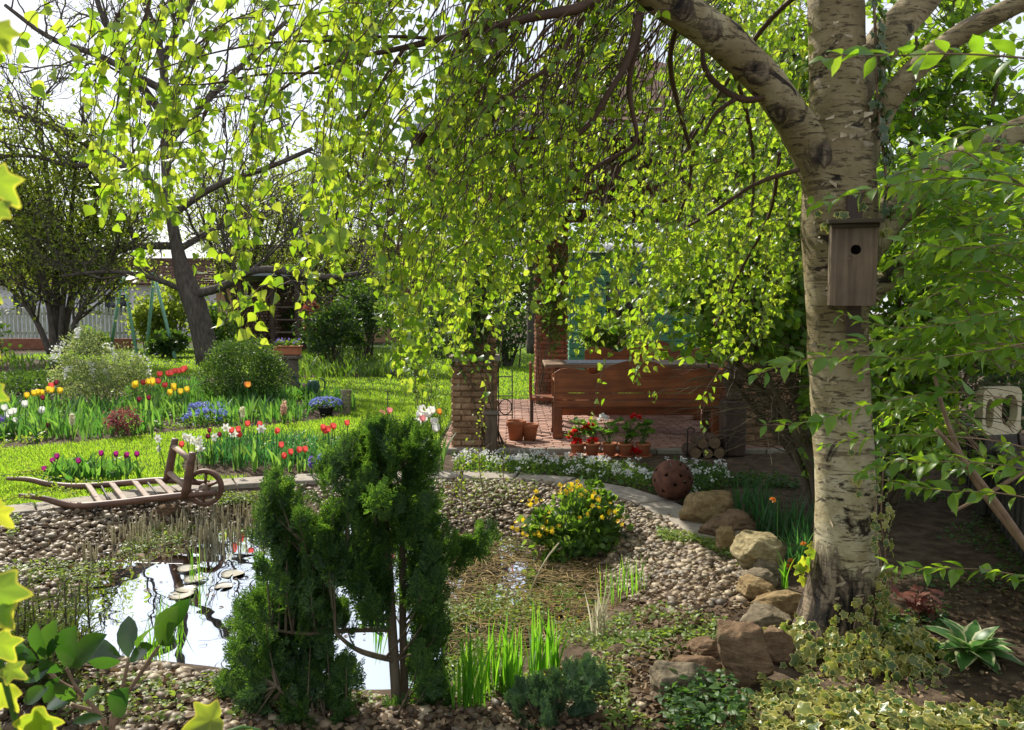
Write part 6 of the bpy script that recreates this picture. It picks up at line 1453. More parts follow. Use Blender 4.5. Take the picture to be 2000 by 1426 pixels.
# ivy on the ground and around the foot of the birch
iv = MB()
def ivy_add(mb, q, f, n_, s): mb.inst(IVY_T, q, frames(f, n_), s)
def ground_ivy(poly_px, n, hh, size, mb):
    poly = np.array([G(*a, 0)[:2] for a in poly_px]); p = U(poly.min(0), poly.max(0), (n * 4, 2)); p = p[sdpoly(p, poly) < 0][:n]; k = len(p)
    hb = np.array([.5 + .6 * mnoise.noise(Vector((a * 2.2, b * 2.2, 5))) for a, b in p]).clip(.1, 1)
    q = np.column_stack([p, hgt(p[:, 0], p[:, 1]) + .01 + hb * hh * U(.1, 1, k)])
    ivy_add(mb, q, np.column_stack([N_(0, .6, k), -U(.1, 1, k), U(-.35, .25, k)]), np.column_stack([N_(0, .45, k), N_(-.35, .4, k), np.ones(k)]), size * np.exp(N_(0, .28, k)))
ground_ivy([(1430,1400),(1480,1345),(1650,1345),(1800,1385),(1960,1370),(2200,1390),(2300,1600),(1380,1600)], 1700, .07, .046, iv)
tag(iv.build('ivy_carpet', M_IVYVAR), kind='stuff')
ivm = MB(); k = 430; th_ = U(-3.0, -.3, k); rr = np.abs(N_(0, .10, k)) + .25; hh = np.clip(.17 - (rr - .25) * .8, .02, .2) * U(.15, 1.05, k)
q = np.column_stack([b0[0] + rr * np.cos(th_) * 1.05, b0[1] - .02 + rr * np.sin(th_), hgt(b0[0] + rr * np.cos(th_), b0[1] + rr * np.sin(th_)) + hh])
out = np.column_stack([np.cos(th_), np.sin(th_), np.zeros(k)])
ivt = thing('variegated_ivy', 'variegated cream edged ivy heaped round the foot of the birch and climbing its bark', 'ivy', b0)
ivy_add(ivm, q, out * .5 + np.column_stack([N_(0, .5, k), N_(0, .4, k), -U(0, .9, k)]), out * .8 + N_(0, .35, (k, 3)) + [0, -.15, .6], .044 * np.exp(N_(0, .28, k)))
twp = tw        # keep
trunk_c = resample(smooth_open(np.array([[*P(a, b, TD), S(h_, TD)] for a, b, h_ in ((1640,1270,96),(1640,1240,86),(1648,1180,74),(1659,1100,69),(1661,1000,65),(1656,880,64),(1649,760,63),(1642,640,64),(1640,520,69),(1645,430,78),(1648,300,68),(1645,220,60),(1643,120,58),(1640,20,57),(1638,-60,55))]), 2), 300)
def on_trunk(py, th_, lift=.008):
    z = P(1650, py, TD)[2]; i = int(np.argmin(abs(trunk_c[:, 2] - z))); c = trunk_c[i]; o = np.array([math.cos(th_), math.sin(th_), 0]); return c[:3] + o * (c[3] + lift), o
cu = MB()
for _ in range(170):          # papery curls of peeling bark
    p, o = on_trunk(U(-40, 1180), U(-3.0, -.15), -.006); tg = np.array([-o[1], o[0], 0]) * rng.choice([-1, 1]); L_, H_ = U(.012, .05), U(.004, .014); k = 6; u = np.linspace(0, 1, k)
    c_ = p + tg * (L_ * u)[:, None] * .9 + o * (.002 + L_ * .42 * u ** 2.2)[:, None] + np.array([0, 0, 1.]) * (N_(0, .3) * L_ * u)[:, None]; hv = np.array([0, 0, 1.]) * (H_ * (1 - .6 * u))[:, None]; i = np.arange(k - 1)
    cu.add(np.vstack([c_ - hv, c_ + hv]), np.stack([i, i + 1, k + i + 1, k + i], 1))
tag(cu.build('bark_curls', noise_mat('peeling_bark', (.22, .16, .09), (.5, .43, .3), 20., .8, .2, isl=.35), birch), kind='stuff')
spec = []
for _ in range(120): spec.append((U(1140, 1280), U(-2.3, -.5)))
for _ in range(70): spec.append((U(950, 1180), U(-1.5, -.3)))
for _ in range(16): spec.append((U(860, 960), U(-1.9, -.3)))
for _ in range(22): spec.append((U(380, 470), U(-2.6, -.3)))
for py, th_ in spec:
    p, o = on_trunk(py, th_, U(.004, .03)); ivy_add(ivm, p[None], (np.array([N_(0, .5), -.1, -1.]) + o * .15)[None], (o + N_(0, .25, 3))[None], np.array([U(.026, .05)]))
ivm.build('leaves', M_IVYVAR, ivt)
st = MB()
for th0, y0, y1 in ((-1.15, 1290, 960), (-.9, 1280, 860), (-1.6, 1290, 1140)):
    st.tube(np.array([on_trunk(y, th0 + .12 * math.sin(y * .03), .004)[0] for y in np.linspace(y0, y1, 30)]), .004, 5)
st.build('stems', M_BROWNSTEM, ivt)
it = thing('dark_ivy', 'dark leaved ivy hanging down the upper birch trunk between the forks', 'ivy', P(1700, 250, TD))
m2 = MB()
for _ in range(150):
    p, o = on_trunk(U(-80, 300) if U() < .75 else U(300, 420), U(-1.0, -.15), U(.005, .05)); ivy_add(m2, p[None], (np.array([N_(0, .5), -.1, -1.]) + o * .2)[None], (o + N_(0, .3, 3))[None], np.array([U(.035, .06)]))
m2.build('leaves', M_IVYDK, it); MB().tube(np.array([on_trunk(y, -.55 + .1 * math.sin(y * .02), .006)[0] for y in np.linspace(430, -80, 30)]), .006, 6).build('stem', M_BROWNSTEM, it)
it = thing('golden_ivy', 'yellow lit ivy leaves peeping out along the far side of the birch trunk', 'ivy', P(1585, 1120, TD))
m2 = MB()
spots = [(1578,50),(1570,100),(1560,170),(1572,190),(1582,210),(1566,150),(1590,85),(1575,130),(1585,225),(1596,20)] + [(U(1570, 1600), U(1060, 1130)) for _ in range(12)] + [(U(1590, 1612), U(450, 560)) for _ in range(14)]
for px, py in spots: p = P(px, py, TD + U(-.02, .1)); ivy_add(m2, p[None], np.array([[N_(-.3, .4), N_(0, .3), -1.]]), (rvec(1) * [1, 1, .4]), np.array([U(.045, .075)]))
m2.build('leaves', M_IVYYEL, it); MB().tube(np.array([on_trunk(y, 1.9, .006)[0] for y in np.linspace(1250, -20, 40)]), .004, 6).build('stem', M_BROWNSTEM, it)

# close golden ivy at the left edge of the picture
it = thing('hanging_ivy', 'large yellow edged ivy leaves hanging close at the left edge of the picture', 'ivy', P(-10, 1426, .95))
m2 = MB()
near = [(-12,38,.62,25,62),(4,70,.62,-30,40),(-25,330,.62,35,80),(2,385,.62,-10,60),(-28,520,.62,10,70),(-26,640,.62,20,60),(-20,745,.64,0,60),(-22,985,.75,40,60),(-20,1120,.8,25,110),(4,1160,.8,-15,90),(-16,1240,.85,30,70),
        (14,1330,.95,-30,90),(52,1385,.95,30,95),(96,1400,.95,-40,85),(30,1440,.9,0,100),(-14,1400,.9,10,100),(440,1398,1.15,-75,85),(472,1425,1.15,20,60),(520,1425,1.2,30,45),(5,1300,.9,60,50)]
for px, py, d_, an, sz in near:
    p = P(px, py, d_); a_ = math.radians(an); m2.inst(IVYBIG_T, p[None], frames( np.array([[math.sin(a_), U(-.3, .3), -math.cos(a_)]]), np.array([[N_(0, .5), -1., N_(.3, .3)]])), np.array([S(sz, d_)]))
m2.build('leaves', M_IVYYEL, it)
s2 = MB(); s2.tube(resample(smooth_open(PL([(-60,-100,.66),(-50,300,.66),(-45,700,.68),(-40,1100,.82),(0,1300,.93),(40,1440,.98),(60,1560,1.)]), 2), 30), .0035, 6)
s2.tube(resample(smooth_open(PL([(40,1440,.98),(200,1500,1.05),(380,1470,1.15),(470,1410,1.18),(530,1440,1.2)]), 2), 16), .003, 6); s2.build('stems', M_GREENSTEM, it)

# glossy leaved plant at lower left
mg = thing('magnolia_sapling', 'young evergreen with large glossy oval leaves on bare brown stems at the lower left corner', 'shrub', GT(214, 1500))
gm, sm_ = MB(), MB(); D = 2.05
tips = {'a': (251,1290), 'b': (310,1266), 'c': (82,1296), 'd': (130,1308), 'e': (140,1375), 'f': (205,1400)}
for key, path in {'a': [(214,1480),(216,1400),(238,1350),(251,1290)], 'b': [(214,1480),(222,1395),(275,1315),(310,1262)], 'd': [(214,1480),(205,1400),(150,1350),(130,1305)], 'c': [(150,1350),(110,1330),(80,1292)], 'e': [(190,1390),(150,1380),(140,1375)]}.items():
    limb(sm_, [(x, y, D + .02, 5 - 2.2 * i / len(path)) for i, (x, y) in enumerate(path)], 8, 3, .04)
sm_.build('stems', M_BROWNSTEM, mg)
LV_ = [(251,1291,247,1206,1),(266,1269,296,1212,.7),(308,1263,329,1198,.9),(318,1235,358,1180,.5),(244,1285,138,1260,.9),(240,1292,178,1297,1),(125,1306,127,1242,1.1),(80,1298,96,1224,.8),(76,1291,24,1272,1),(92,1287,108,1245,.8),(136,1306,182,1246,.7),(60,1275,-4,1252,.9),(122,1312,84,1302,.9),
       (140,1375,90,1360,1),(150,1370,112,1345,.8),(160,1372,190,1340,.9),(205,1400,150,1405,1),(222,1400,232,1360,.8),(120,1318,80,1372,1),(100,1300,48,1332,1),(310,1262,345,1240,.6),(251,1291,282,1262,.7),(70,1300,30,1310,.8),(215,1420,180,1440,1),(90,1290,60,1235,.6),(30,1290,-30,1300,1),(100,1340,40,1370,1)]
for x0, y0, x1, y1, wf in LV_:
    a_, b_ = P(x0, y0, D + U(-.03, .03)), P(x1, y1, D + U(-.09, .05)); f = b_ - a_; L_ = np.linalg.norm(f) * 1.02; nrm = np.array([N_(0, .35), -.75 + N_(0, .3), .55 + N_(0, .25)])
    gm.inst(BIG_T, a_[None], frames(f[None], nrm[None]), np.array([[L_ * (.72 + .2 * wf), L_, L_]]))
gm.build('crown', M_MAGNOLIA, mg)

# rose shoot over the barrow handles
t = thing('rose_shoot', 'thin rambling shoot with tiny yellow green leaves across the wheelbarrow handles', 'climber', P(10, 990, 6.2) * [1, 1, 0])
sm_, lf = MB(), MB()
for path in ([(-20,930,6.5),(40,925,6.4),(90,930,6.4),(150,940,6.4),(205,938,6.45)],[(-30,985,6.),(20,975,5.95),(60,965,6.),(100,958,6.1)],[(30,925,6.4),(60,918,6.4),(85,926,6.4)],[(-10,870,6.8),(40,858,6.8),(80,855,6.8),(85,845,6.8)],[(90,935,6.4),(120,955,6.3),(150,965,6.2)]):
    w = resample(smooth_open(PL(path), 2), 24); sm_.tube(w, .0025, 5); n = 60; q = w[rng.integers(0, 24, n)] + N_(0, .012, (n, 3)); lf.inst(OVAL_T, q, frames(rvec(n) + [0, 0, .1], rvec(n) + [0, 0, .5]), U(.018, .036, n))
sm_.build('stems', M_GREENSTEM, t); lf.build('leaves', M_SPECK, t)

# hosta, red leaved heuchera
hc = GT(1895, 1285); t = thing('hosta', 'white edged green hosta rosette on the shaded soil at the right', 'hosta', hc); hm = MB()
for k in range(26):
    a_ = k * 2.4; r_ = k / 26; f = np.array([math.cos(a_) * (.35 + r_ * .8), math.sin(a_) * (.35 + r_ * .8), 1.15 - r_ * 1.0]); p = hc + [math.cos(a_) * .015, math.sin(a_) * .015, .02]
    L_ = S(68, hc[1]) * U(.85, 1.15); hm.inst(HOSTA_T, p[None], frames(f[None], (np.array([-f[0], -f[1], 1.])[None])), np.array([[L_ * .95, L_, L_]]))
hm.build('leaves', M_HOSTA, t)
hc = GT(1800, 1215); hm = MB()
n = 26; hm.inst(MAPLE_T, hc + np.column_stack([N_(0, .06, n), N_(0, .05, n), U(.03, .17, n)]), frames(np.column_stack([N_(0, 1, n), N_(-.3, .6, n), U(-.2, .4, n)]), np.column_stack([N_(0, .4, n), N_(-.5, .3, n), np.ones(n)])), U(.04, .075, n))
st = MB()
for _ in range(12): st.tube([hc, hc + [N_(0, .03), N_(0, .03), .07], hc + [N_(0, .07), N_(0, .06), U(.08, .16)]], .003, 5)
ht = thing('heuchera', 'coppery red lobed leaf plant on the dark soil behind the hosta', 'heuchera', hc); hm.build('leaves', M_REDLEAF, ht); st.build('stems', M_REDLEAF, ht)

# marsh marigold
mc = GT(1120, 1075); t = thing('marsh_marigold', 'rounded clump of marsh marigold covered with small yellow flowers at the pond edge', 'marsh marigold', mc)
fm = MB(); mcl = [C(1130,1010,5.70,70,42),C(1075,1030,5.60,42,38),C(1170,1030,5.65,44,36),C(1120,1050,5.55,60,28),C(1150,975,5.80,40,26),C(1110,1068,5.50,62,18),C(1165,1062,5.55,40,20)]
leaf_cloud(fm, ROUND_T, mcl, 2300, .042, .5, .36, .3); fm.build('foliage', M_MIDLEAF, t)
fl = MB(); st = MB(); BUT_T = fan_T([(.5 * math.cos(a) * (1 + .22 * math.cos(5 * a)), .0 + .5 * math.sin(a) * (1 + .22 * math.cos(5 * a))) for a in np.linspace(0, 2 * math.pi, 21)[:-1]], (0, 0), .5, lambda x, y: .5 * (x * x + y * y))
n = 95; cen = np.array([(1040,980),(1030,1000),(1020,1030),(1100,955),(1110,950),(1130,955),(1160,965),(1190,985),(1060,1035),(1075,1030),(1065,1045),(1180,1000),(1150,1010),(1205,1005),(1170,975),(1050,965),(1085,1040)])
for k in range(n):
    px, py = cen[rng.integers(0, len(cen))] + N_(0, 9, 2); e = P(px, py, 5.52 + U(-.14, .15)); fl.inst(BUT_T, e[None], frames(rvec(1), (np.array([[N_(0, .5), -.7 + N_(0, .4), .8]]))), np.array([U(.024, .036)]))
    if k % 2 == 0: st.tube(resample([e, e * .6 + mc * .4 + [0, 0, .02], mc + [N_(0, .08), N_(0, .06), .02]], 5), .0022, 4)
fl.build('flowers', M_PET['buttercup'], t); st.build('stems', M_GREENSTEM, t)

# slender saplings on the bank, the long dry stalk over the water
def sapling(name, label, px, py, top, n, mat, lean=.05):
    b_ = GT(px, py); e = P(*top, b_[1] - .05); t = thing(name, label, 'sapling', b_); w = resample(smooth_open([b_, (b_ + e) / 2 + [N_(0, lean), 0, 0], e], 3), 20); sm_ = MB().tube(w, np.linspace(.006, .002, 20), 6); lf = MB()
    for k in range(3):
        i = rng.integers(7, 16); e2 = w[i] + [N_(0, .12), N_(0, .05), U(.1, .25)]; sm_.tube(resample([w[i], (w[i] + e2) / 2 + [0, 0, -.01], e2], 5), .002, 5)
    q = w[rng.integers(7, 20, n)] + N_(0, .025, (n, 3)); lf.inst(OVAL_T, q, frames(rvec(n) + [0, 0, .3], rvec(n)), U(.018, .034, n)); sm_.build('stem', M_BROWNSTEM, t); lf.build('leaves', mat, t)
for px, py, tp, n, lab in ((955,1010,(945,790),46,'taller slender sapling in the gravel before the brick pillar'),(905,1015,(920,860),30,'slender sapling leaning toward the cypress from the gravel'),(1000,985,(985,870),26,'short slender sapling at the gravel rim near the white flowers'),(870,1060,(905,905),24,'reddish slender sapling rising at the cypress edge')):
    sapling('sapling', lab, px, py, tp, n, M_SPECK)
a_ = GT(1010, 1215); tag(MB().tube(resample(smooth_open([a_, P(1040, 1140, 4.3), P(1070, 1085, 4.4), P(1092, 1060, 4.42)], 2), 14), .0045, 6).build('dry_stalk', M_REED, loc=a_), 'long pale dry stalk slanting over the shallow pond weeds', 'stalk')

# white flowering border before the patio
def flower_mat_patch(name, label, cat, polys, n_leaf, n_fl, hleaf, colr, matl, fs=.016, ls=.03, loc=None, group=None):
    poly = np.array([G(*a, 0)[:2] for a in polys]); c = poly.mean(0); t = thing(name, label, cat, (*c, 0), group); p = U(poly.min(0), poly.max(0), (max(n_leaf, n_fl) * 4, 2)); p = p[sdpoly(p, poly) < 0]
    def hh(p): return np.array([hleaf * (.75 + .5 * mnoise.noise(Vector((a * 3, b * 3, 2)))) for a, b in p]) * np.clip(-sdpoly(p, poly) / .1 + .4, .4, 1)
    q = p[:n_leaf]; h = hh(q) * U(.1, 1, len(q)); fm = MB(); k = len(q); fm.inst(OVAL_T, np.column_stack([q, h]), frames(rvec(k) + [0, 0, .35], rvec(k) + [0, 0, .4]), ls * np.exp(N_(0, .25, k))); fm.build('foliage', matl, t)
    k = n_fl // 12; cc = p[rng.integers(0, len(p), k)]; i = rng.integers(0, k, n_fl); q = cc[i] + N_(0, .016, (n_fl, 2)); h = hh(cc)[i] * 1.02 + U(.0, .05, n_fl) + .01; fl = MB(); fl.inst(BUT_T, np.column_stack([q, h]), frames(rvec(n_fl), rvec(n_fl) * .6 + [0, -.5, .8]), fs * np.exp(N_(0, .2, n_fl))); fl.build('flowers', M_PET[colr], t); return t
flower_mat_patch('candytuft', 'low mat of white flowers lining the slabs in front of the geranium pots', 'flowers', [(885,928),(1000,932),(1090,935),(1180,945),(1270,965),(1290,930),(1200,912),(1080,904),(980,900),(890,898)], 4600, 1500, .12, 'white', M_MIDLEAF, .015)
flower_mat_patch('candytuft', 'mat of white flowers with more leaves growing behind the rusty sphere', 'flowers', [(1270,962),(1340,985),(1430,950),(1420,922),(1300,918)], 2800, 480, .13, 'white', M_DARKCOVER, .015)
flower_mat_patch('forget_me_not', 'cloud of pale blue forget me nots at the front of the island bed', 'flowers', [(355,838),(400,835),(460,826),(450,808),(400,806),(365,815)], 1400, 1300, .16, 'blue', M_MIDLEAF, .022, .03)
flower_mat_patch('aubrieta', 'small patch of violet flowers in the far bed across the lawn', 'flowers', [(762,738),(790,738),(786,728),(765,729)], 300, 260, .2, 'violet', M_MIDLEAF, .05, .05)
flower_mat_patch('grape_hyacinth', 'deep blue grape hyacinths at the left end of the island bed', 'flowers', [(-30,862),(16,858),(14,840),(-30,842)], 500, 420, .17, 'violet', M_TULIPLEAF, .03, .04)
# foliage that fills the beds, nobody could count the leaves
def bed_fill(name, polys, n, h, w_, mat, lean=.3):
    mb = MB()
    for poly_px, fr in polys:
        poly = np.array([G(*a, 0)[:2] for a in poly_px]); k = int(n * fr); p = U(poly.min(0), poly.max(0), (k * 4, 2)); p = p[sdpoly(p, poly) < 0]
        p = p[np.array([mnoise.noise(Vector((a * 1.6, b * 1.6, 9))) for a, b in p]) > -.22][:k]; k = len(p)
        hv = np.array([1 + .5 * mnoise.noise(Vector((a * 1.3, b * 1.3, 4))) for a, b in p])
        blades(mb, np.column_stack([p, np.zeros(k)]), h * U(.5, 1.1, k) * hv, w_ * U(.6, 1.3, k), U(0, 6.28, k), np.abs(N_(0, lean, k)) + .05, 5, 1.7, .15)
    return tag(mb.build(name, mat), kind='stuff')
bed_fill('bulb_foliage', [([(-200,882),(0,874),(160,862),(300,845),(420,832),(560,828),(690,808),(695,795),(560,775),(400,780),(200,800),(0,805),(-200,815)], .55), ([(180,800),(400,780),(600,775),(640,790),(560,805),(300,830)], .15), ([(250,770),(400,760),(400,790),(250,800)], .3)], 4200, .34, .036, M_BULBLEAF)
bed_fill('tulip_foliage', [([(80,950),(285,938),(285,918),(80,932)], 1.)], 190, .22, .042, M_BULBLEAF, .35)
bed_fill('dark_bulb_foliage', [([(380,905),(450,918),(640,915),(680,890),(600,868),(450,870)], .7), ([(430,800),(560,790),(560,775),(430,778)], .3)], 1700, .30, .014, M_DAFFLEAF, .35)
bed_fill('far_bed_foliage', [([(560,742),(700,740),(840,738),(830,710),(600,706)], .7), ([(-300,742),(-100,732),(60,728),(200,716),(0,702),(-300,706)], .3)], 1500, .45, .05, M_MIDLEAF, .4)
carpet('bed_cover', [([(-200,885),(0,876),(300,847),(560,830),(690,810),(640,772),(520,740),(250,742),(0,760),(-300,780)], .75), ([(380,912),(640,918),(690,900),(690,870),(420,870)], .25)], 9000, .045, OVAL_T, M_MIDLEAF, .12, .004, .8, 1.2)

# ------------------------------------------------------------------ single flowers
TUL_F = None
def tulip_flower(mb, c, w_, h, open_=.85, tilt=0.):
    n = 18; t_ = np.linspace(0, 1, 7); prof = np.interp(t_, [0, .12, .4, .7, 1], [.12, .62, 1., .95, open_]) * w_ / 2; a = np.linspace(0, 2 * math.pi, n, endpoint=False)
    r_ = prof[:, None] * (1 + .06 * np.cos(3 * a)[None] * t_[:, None]); z = t_[:, None] * h * (1 - .22 * (t_[:, None] ** 4) * (1 - np.abs(np.cos(3 * a))[None] ** .7))
    V = np.stack([r_ * np.cos(a), r_ * np.sin(a), np.broadcast_to(z, r_.shape)], -1).reshape(-1, 3); V = rot(V, N_(0, .12) + tilt, N_(0, .15), U(0, 6)); i = np.arange(6)[:, None] * n; j = np.arange(n)[None]; j2 = (j + 1) % n
    mb.add(V + c, np.stack([i + j, i + j2, i + n + j2, i + n + j], -1).reshape(-1, 4))
def tulip(px, py, d_, colr, label, group, fw=.055, fh=.07, leaves=3, name='tulip', cat='tulip'):
    e = P(px, py, d_) - [0, 0, fh * .4]; b_ = np.array([e[0] + N_(0, .03), e[1] + N_(0, .03), 0.]); h = e[2]
    t = thing(name, label, cat, b_, group); MB().tube(resample(smooth_open([b_, (b_ + e) / 2 + [N_(0, .012), N_(0, .01), 0], e + [0, 0, .004]], 2), 8), .0045, 6).build('stem', M_GREENSTEM, t)
    for k in range(leaves):
        blades(MB(), b_[None], 1, 1, 0, 0) if False else None
        m_ = MB(); blades(m_, b_[None] + N_(0, .008, (1, 3)) * [1, 1, 0], h * U(.62, .95), U(.03, .045), U(0, 6.28), U(.15, .5), 7, 1.8, .12); m_.build('leaf', M_TULIPLEAF, t)
    f = MB(); tulip_flower(f, e, fw, fh); f.build('flower', M_PET[colr], t); return t
c2 = lambda x, y: (x * .3507, 450 + y * .3507)
lb = {'purple': 'dark purple tulip standing in the row just behind the wheelbarrow rails', 'red': 'coral red tulip in the bed behind the wheel of the wheelbarrow', 'yellow': 'yellow tulip in the island bed near the spiraea', 'far_red': 'red tulip at the back of the island bed beside the rounded shrub',
      'white': 'white tulip at the left end of the island bed'}
for x, y in ((250,1332),(300,1285),(320,1262),(440,1287),(566,1245),(646,1250),(700,1255),(760,1250)): tulip(*c2(x, y), 7.15 + U(-.06, .06), 'purple', lb['purple'], 'purple tulips behind the wheelbarrow', .046, .058, 4)
for x, y in ((1380,1080),(1440,1083),(1330,1110),(1290,1117),(1340,1138),(1540,1120),(1800,1100),(1810,1120),(1855,1093),(1570,1197),(1620,1237),(1665,1225),(1700,1222),(1585,1258),(1010,1195),(1830,1112)): tulip(*c2(x, y), 7.75 + U(-.15, .15) - (.2 if y > 1180 else 0), 'red', lb['red'], 'coral tulips behind the pond edging', .054, .062)
for x, y in ((150,922),(190,910),(210,905),(235,908),(290,893),(330,895),(750,865),(760,858),(820,845),(850,850),(840,838),(965,870),(970,882),(1005,900),(1048,888),(945,905),(270,890)): tulip(*c2(x, y), 11.3 + U(-.2, .2), 'yellow', lb['yellow'], 'yellow tulips in the island bed', .078, .09)
for x, y in ((890,803),(955,795),(975,785),(1000,785),(1030,772),(1015,780),(880,843),(800,850),(285,868),(920,865),(940,800)): tulip(*c2(x, y), 12.2 + U(-.2, .2), 'red', lb['far_red'], 'red tulips at the back of the island bed', .09, .09)
for x, y in ((30,990),(58,1018),(75,1010),(140,970),(230,1003),(85,1065),(45,1030)): tulip(*c2(x, y), 9.7 + U(-.1, .1), 'white', lb['white'], 'white tulips in the island bed', .075, .085)
tulip(*c2(1378, 862), 10.8, 'orange', 'single orange tulip in front of the rounded shrub', None, .09, .08)
for x, y, l in ((745,808,'upper pink and cream tulip left of the white tulip group'),(760,803,'pink tulip closest to the white tulip group'),(746,823,'lowest pink tulip above the cypress tip')): tulip(x, y, 7.9, 'pink', l, 'pink tulips above the cypress', .062, .062)
for x, y in ((652,834),(679,827),(640,838),(632,840)): tulip(x, y, 7.9, 'red', 'coral red tulip at the cypress edge of the bed', 'coral tulips beside the cypress', .054, .06)
for x, y in ((818,811),(843,803),(815,826),(848,825),(852,838),(830,818),(836,808),(826,800)): tulip(x, y, 7.65 + U(-.1, .1), 'white', 'wide open white tulip in the group before the brick pillar', 'white tulips before the brick pillar', .08, .08, 3)
tulip(826, 818, 7.5, 'pink', 'lone pink tulip in the middle of the white tulip group', None, .06, .06); tulip(860, 805, 7.6, 'orange', 'small orange tulip at the pillar side of the white tulip group', None, .05, .06); tulip(812, 840, 7.6, 'red', 'small red tulip under the white tulip group', None, .05, .06)
for x, y in ((1165,1117),(1155,1150),(1225,1140)): tulip(*c2(x, y), 7.9, 'maroon', 'dark maroon tulip among the white daffodils', 'maroon tulips among the daffodils', .045, .055)
for x, y in ((270,1090),(770,943),(830,935),(240,935),(310,850)): tulip(*c2(x, y), 9.6, 'maroon', 'dark maroon tulip head low in the island bed foliage', 'maroon tulips in the island bed', .055, .07)
# daffodils
def daffodil(px, py, d_):
    e = P(px, py, d_); b_ = np.array([e[0] + N_(0, .03), e[1] + .03, 0.]); t = thing('daffodil', 'white daffodil with cream cup nodding behind the barrow uprights', 'daffodil', b_, 'white daffodils behind the wheelbarrow')
    MB().tube(resample(smooth_open([b_, (b_ + e) / 2, e + [0, .03, .015], e], 2), 8), .004, 5).build('stem', M_GREENSTEM, t); f = MB(); fwd = unit(np.array([N_(0, .5), -1, N_(0, .3)])); u = unit(np.cross(fwd, [0, 0, 1])); v = np.cross(u, fwd)
    for k in range(6): a_ = k * math.pi / 3 + U(-.1, .1); dr = u * math.cos(a_) + v * math.sin(a_); f.inst(OVAL_T, e[None], frames((dr + fwd * .15)[None], fwd[None]), np.array([.045]))
    f.build('petals', M_PET['white'], t); q = np.stack([u, fwd, v], 1); a_ = np.linspace(0, 6.283, 13)[:-1]; V = np.array([[r_ * math.cos(s), y_, r_ * math.sin(s)] for r_, y_ in ((.008, 0), (.012, .015), (.017, .02)) for s in a_]) @ q.T + e; F = [(i * 12 + j, i * 12 + (j + 1) % 12, (i + 1) * 12 + (j + 1) % 12, (i + 1) * 12 + j) for i in (0, 1) for j in range(12)]
    MB().add(V, F).build('cup', M_PET['cream'], t)
for x, y in ((880,1160),(885,1215),(1030,1148),(1050,1155),(1070,1170),(1110,1165),(1105,1185),(1195,1150),(1260,1098),(1115,1215),(1300,1130),(1455,1105)): daffodil(*c2(x, y), 7.6 + U(-.1, .1))
# hyacinths
def hyacinth(px, py, d_, colr, label, h=.12, group=None):
    e = P(px, py, d_); b_ = np.array([e[0], e[1], 0.]); t = thing('hyacinth', label, 'hyacinth', b_, group); MB().tube([b_, e], .006, 6).build('stem', M_GREENSTEM, t)
    m_ = MB(); blades(m_, np.repeat(b_[None], 5, 0), np.full(5, e[2] * .8), np.full(5, .025), U(0, 6, 5), U(.2, .6, 5), 6); m_.build('leaves', M_TULIPLEAF, t)
    n = 60; z = U(-.5, .5, n); a_ = U(0, 6.28, n); r_ = .022 * np.sqrt(np.maximum(.1, 1 - (z * 1.7) ** 2)); q = e + np.column_stack([r_ * np.cos(a_), r_ * np.sin(a_), z * h]); f = MB(); dr = np.column_stack([np.cos(a_), np.sin(a_), N_(0, .4, n)]); f.inst(BUT_T, q, frames(rvec(n), dr), U(.022, .034, n)); f.build('flower', M_PET[colr], t)
hyacinth(*c2(402, 1052), 9.3, 'cream', 'cream hyacinth beside the white tulips', .13); hyacinth(*c2(1350, 1012), 9.9, 'cream', 'cream hyacinth in front of the rounded shrub foliage', .13); hyacinth(*c2(1585, 982), 10.6, 'peach', 'peach pink hyacinth near the perforated clay tube', .2); hyacinth(*c2(1575, 1000), 10.6, 'peach', 'shorter peach hyacinth leaning on the taller one', .14)
hyacinth(*c2(1735, 1290), 7.35, 'violet', 'blue violet hyacinth low at the end of the coral tulips', .09); hyacinth(*c2(1785, 1280), 7.35, 'blue', 'paler blue hyacinth closest to the cypress', .1)

# garden ornaments on the lawn edge
c = G(677, 811); rr = S(10, c[1]); t = thing('perforated_tube', 'tall grey clay tube pierced with square holes on the lawn edge', 'garden ornament', c)
n, nzc = 32, 26; V, F = [], []; H_ = S(50, c[1])
for i in range(nzc + 1):
    for j in range(n): a_ = 2 * math.pi * j / n; r_ = rr * (.78 + .28 * i / nzc); V.append((r_ * math.cos(a_), r_ * math.sin(a_), H_ * i / nzc))
for i in range(nzc):
    for j in range(n):
        if i > 5 and i < nzc - 3 and (i % 4 in (0, 1)) and ((j + (i // 4) * 2) % 4 in (0, 1)): continue
        F.append((i * n + j, i * n + (j + 1) % n, (i + 1) * n + (j + 1) % n, (i + 1) * n + j))
V = np.array(V); V2 = V * [.86, .86, 1]; k0 = nzc * n
Fr = F + [tuple(x + len(V) for x in f[::-1]) for f in F] + [(k0 + j, k0 + (j + 1) % n, k0 + (j + 1) % n + len(V), k0 + j + len(V)) for j in range(n)]
MB().add(np.vstack([V, V2]) + c, Fr).build('wall', noise_mat('grey_clay', (.20, .17, .11), (.30, .26, .18), 12., .9, .3), t, smooth=False)
wc_ = GT(612, 778) * [1, 1, 0]; t = thing('watering_can', 'dark green watering can standing behind the bed on the lawn', 'watering can', wc_); MG = noise_mat('green_plastic', (.015, .06, .03), (.025, .09, .045), 4., .35, 0)
MB().lathe([(0, 0), (.12, 0), (.125, .02), (.115, .24), (.09, .3), (.06, .32), (0, .32)], wc_, 24).build('body', MG, t)
a_ = np.linspace(-.6, 2.4, 14); MB().tube(np.array([wc_ + [.1 + .11 * math.cos(v - .9), 0, .2 + .15 * math.sin(v - .6)] for v in a_]), .014, 8).build('handle', MG, t)
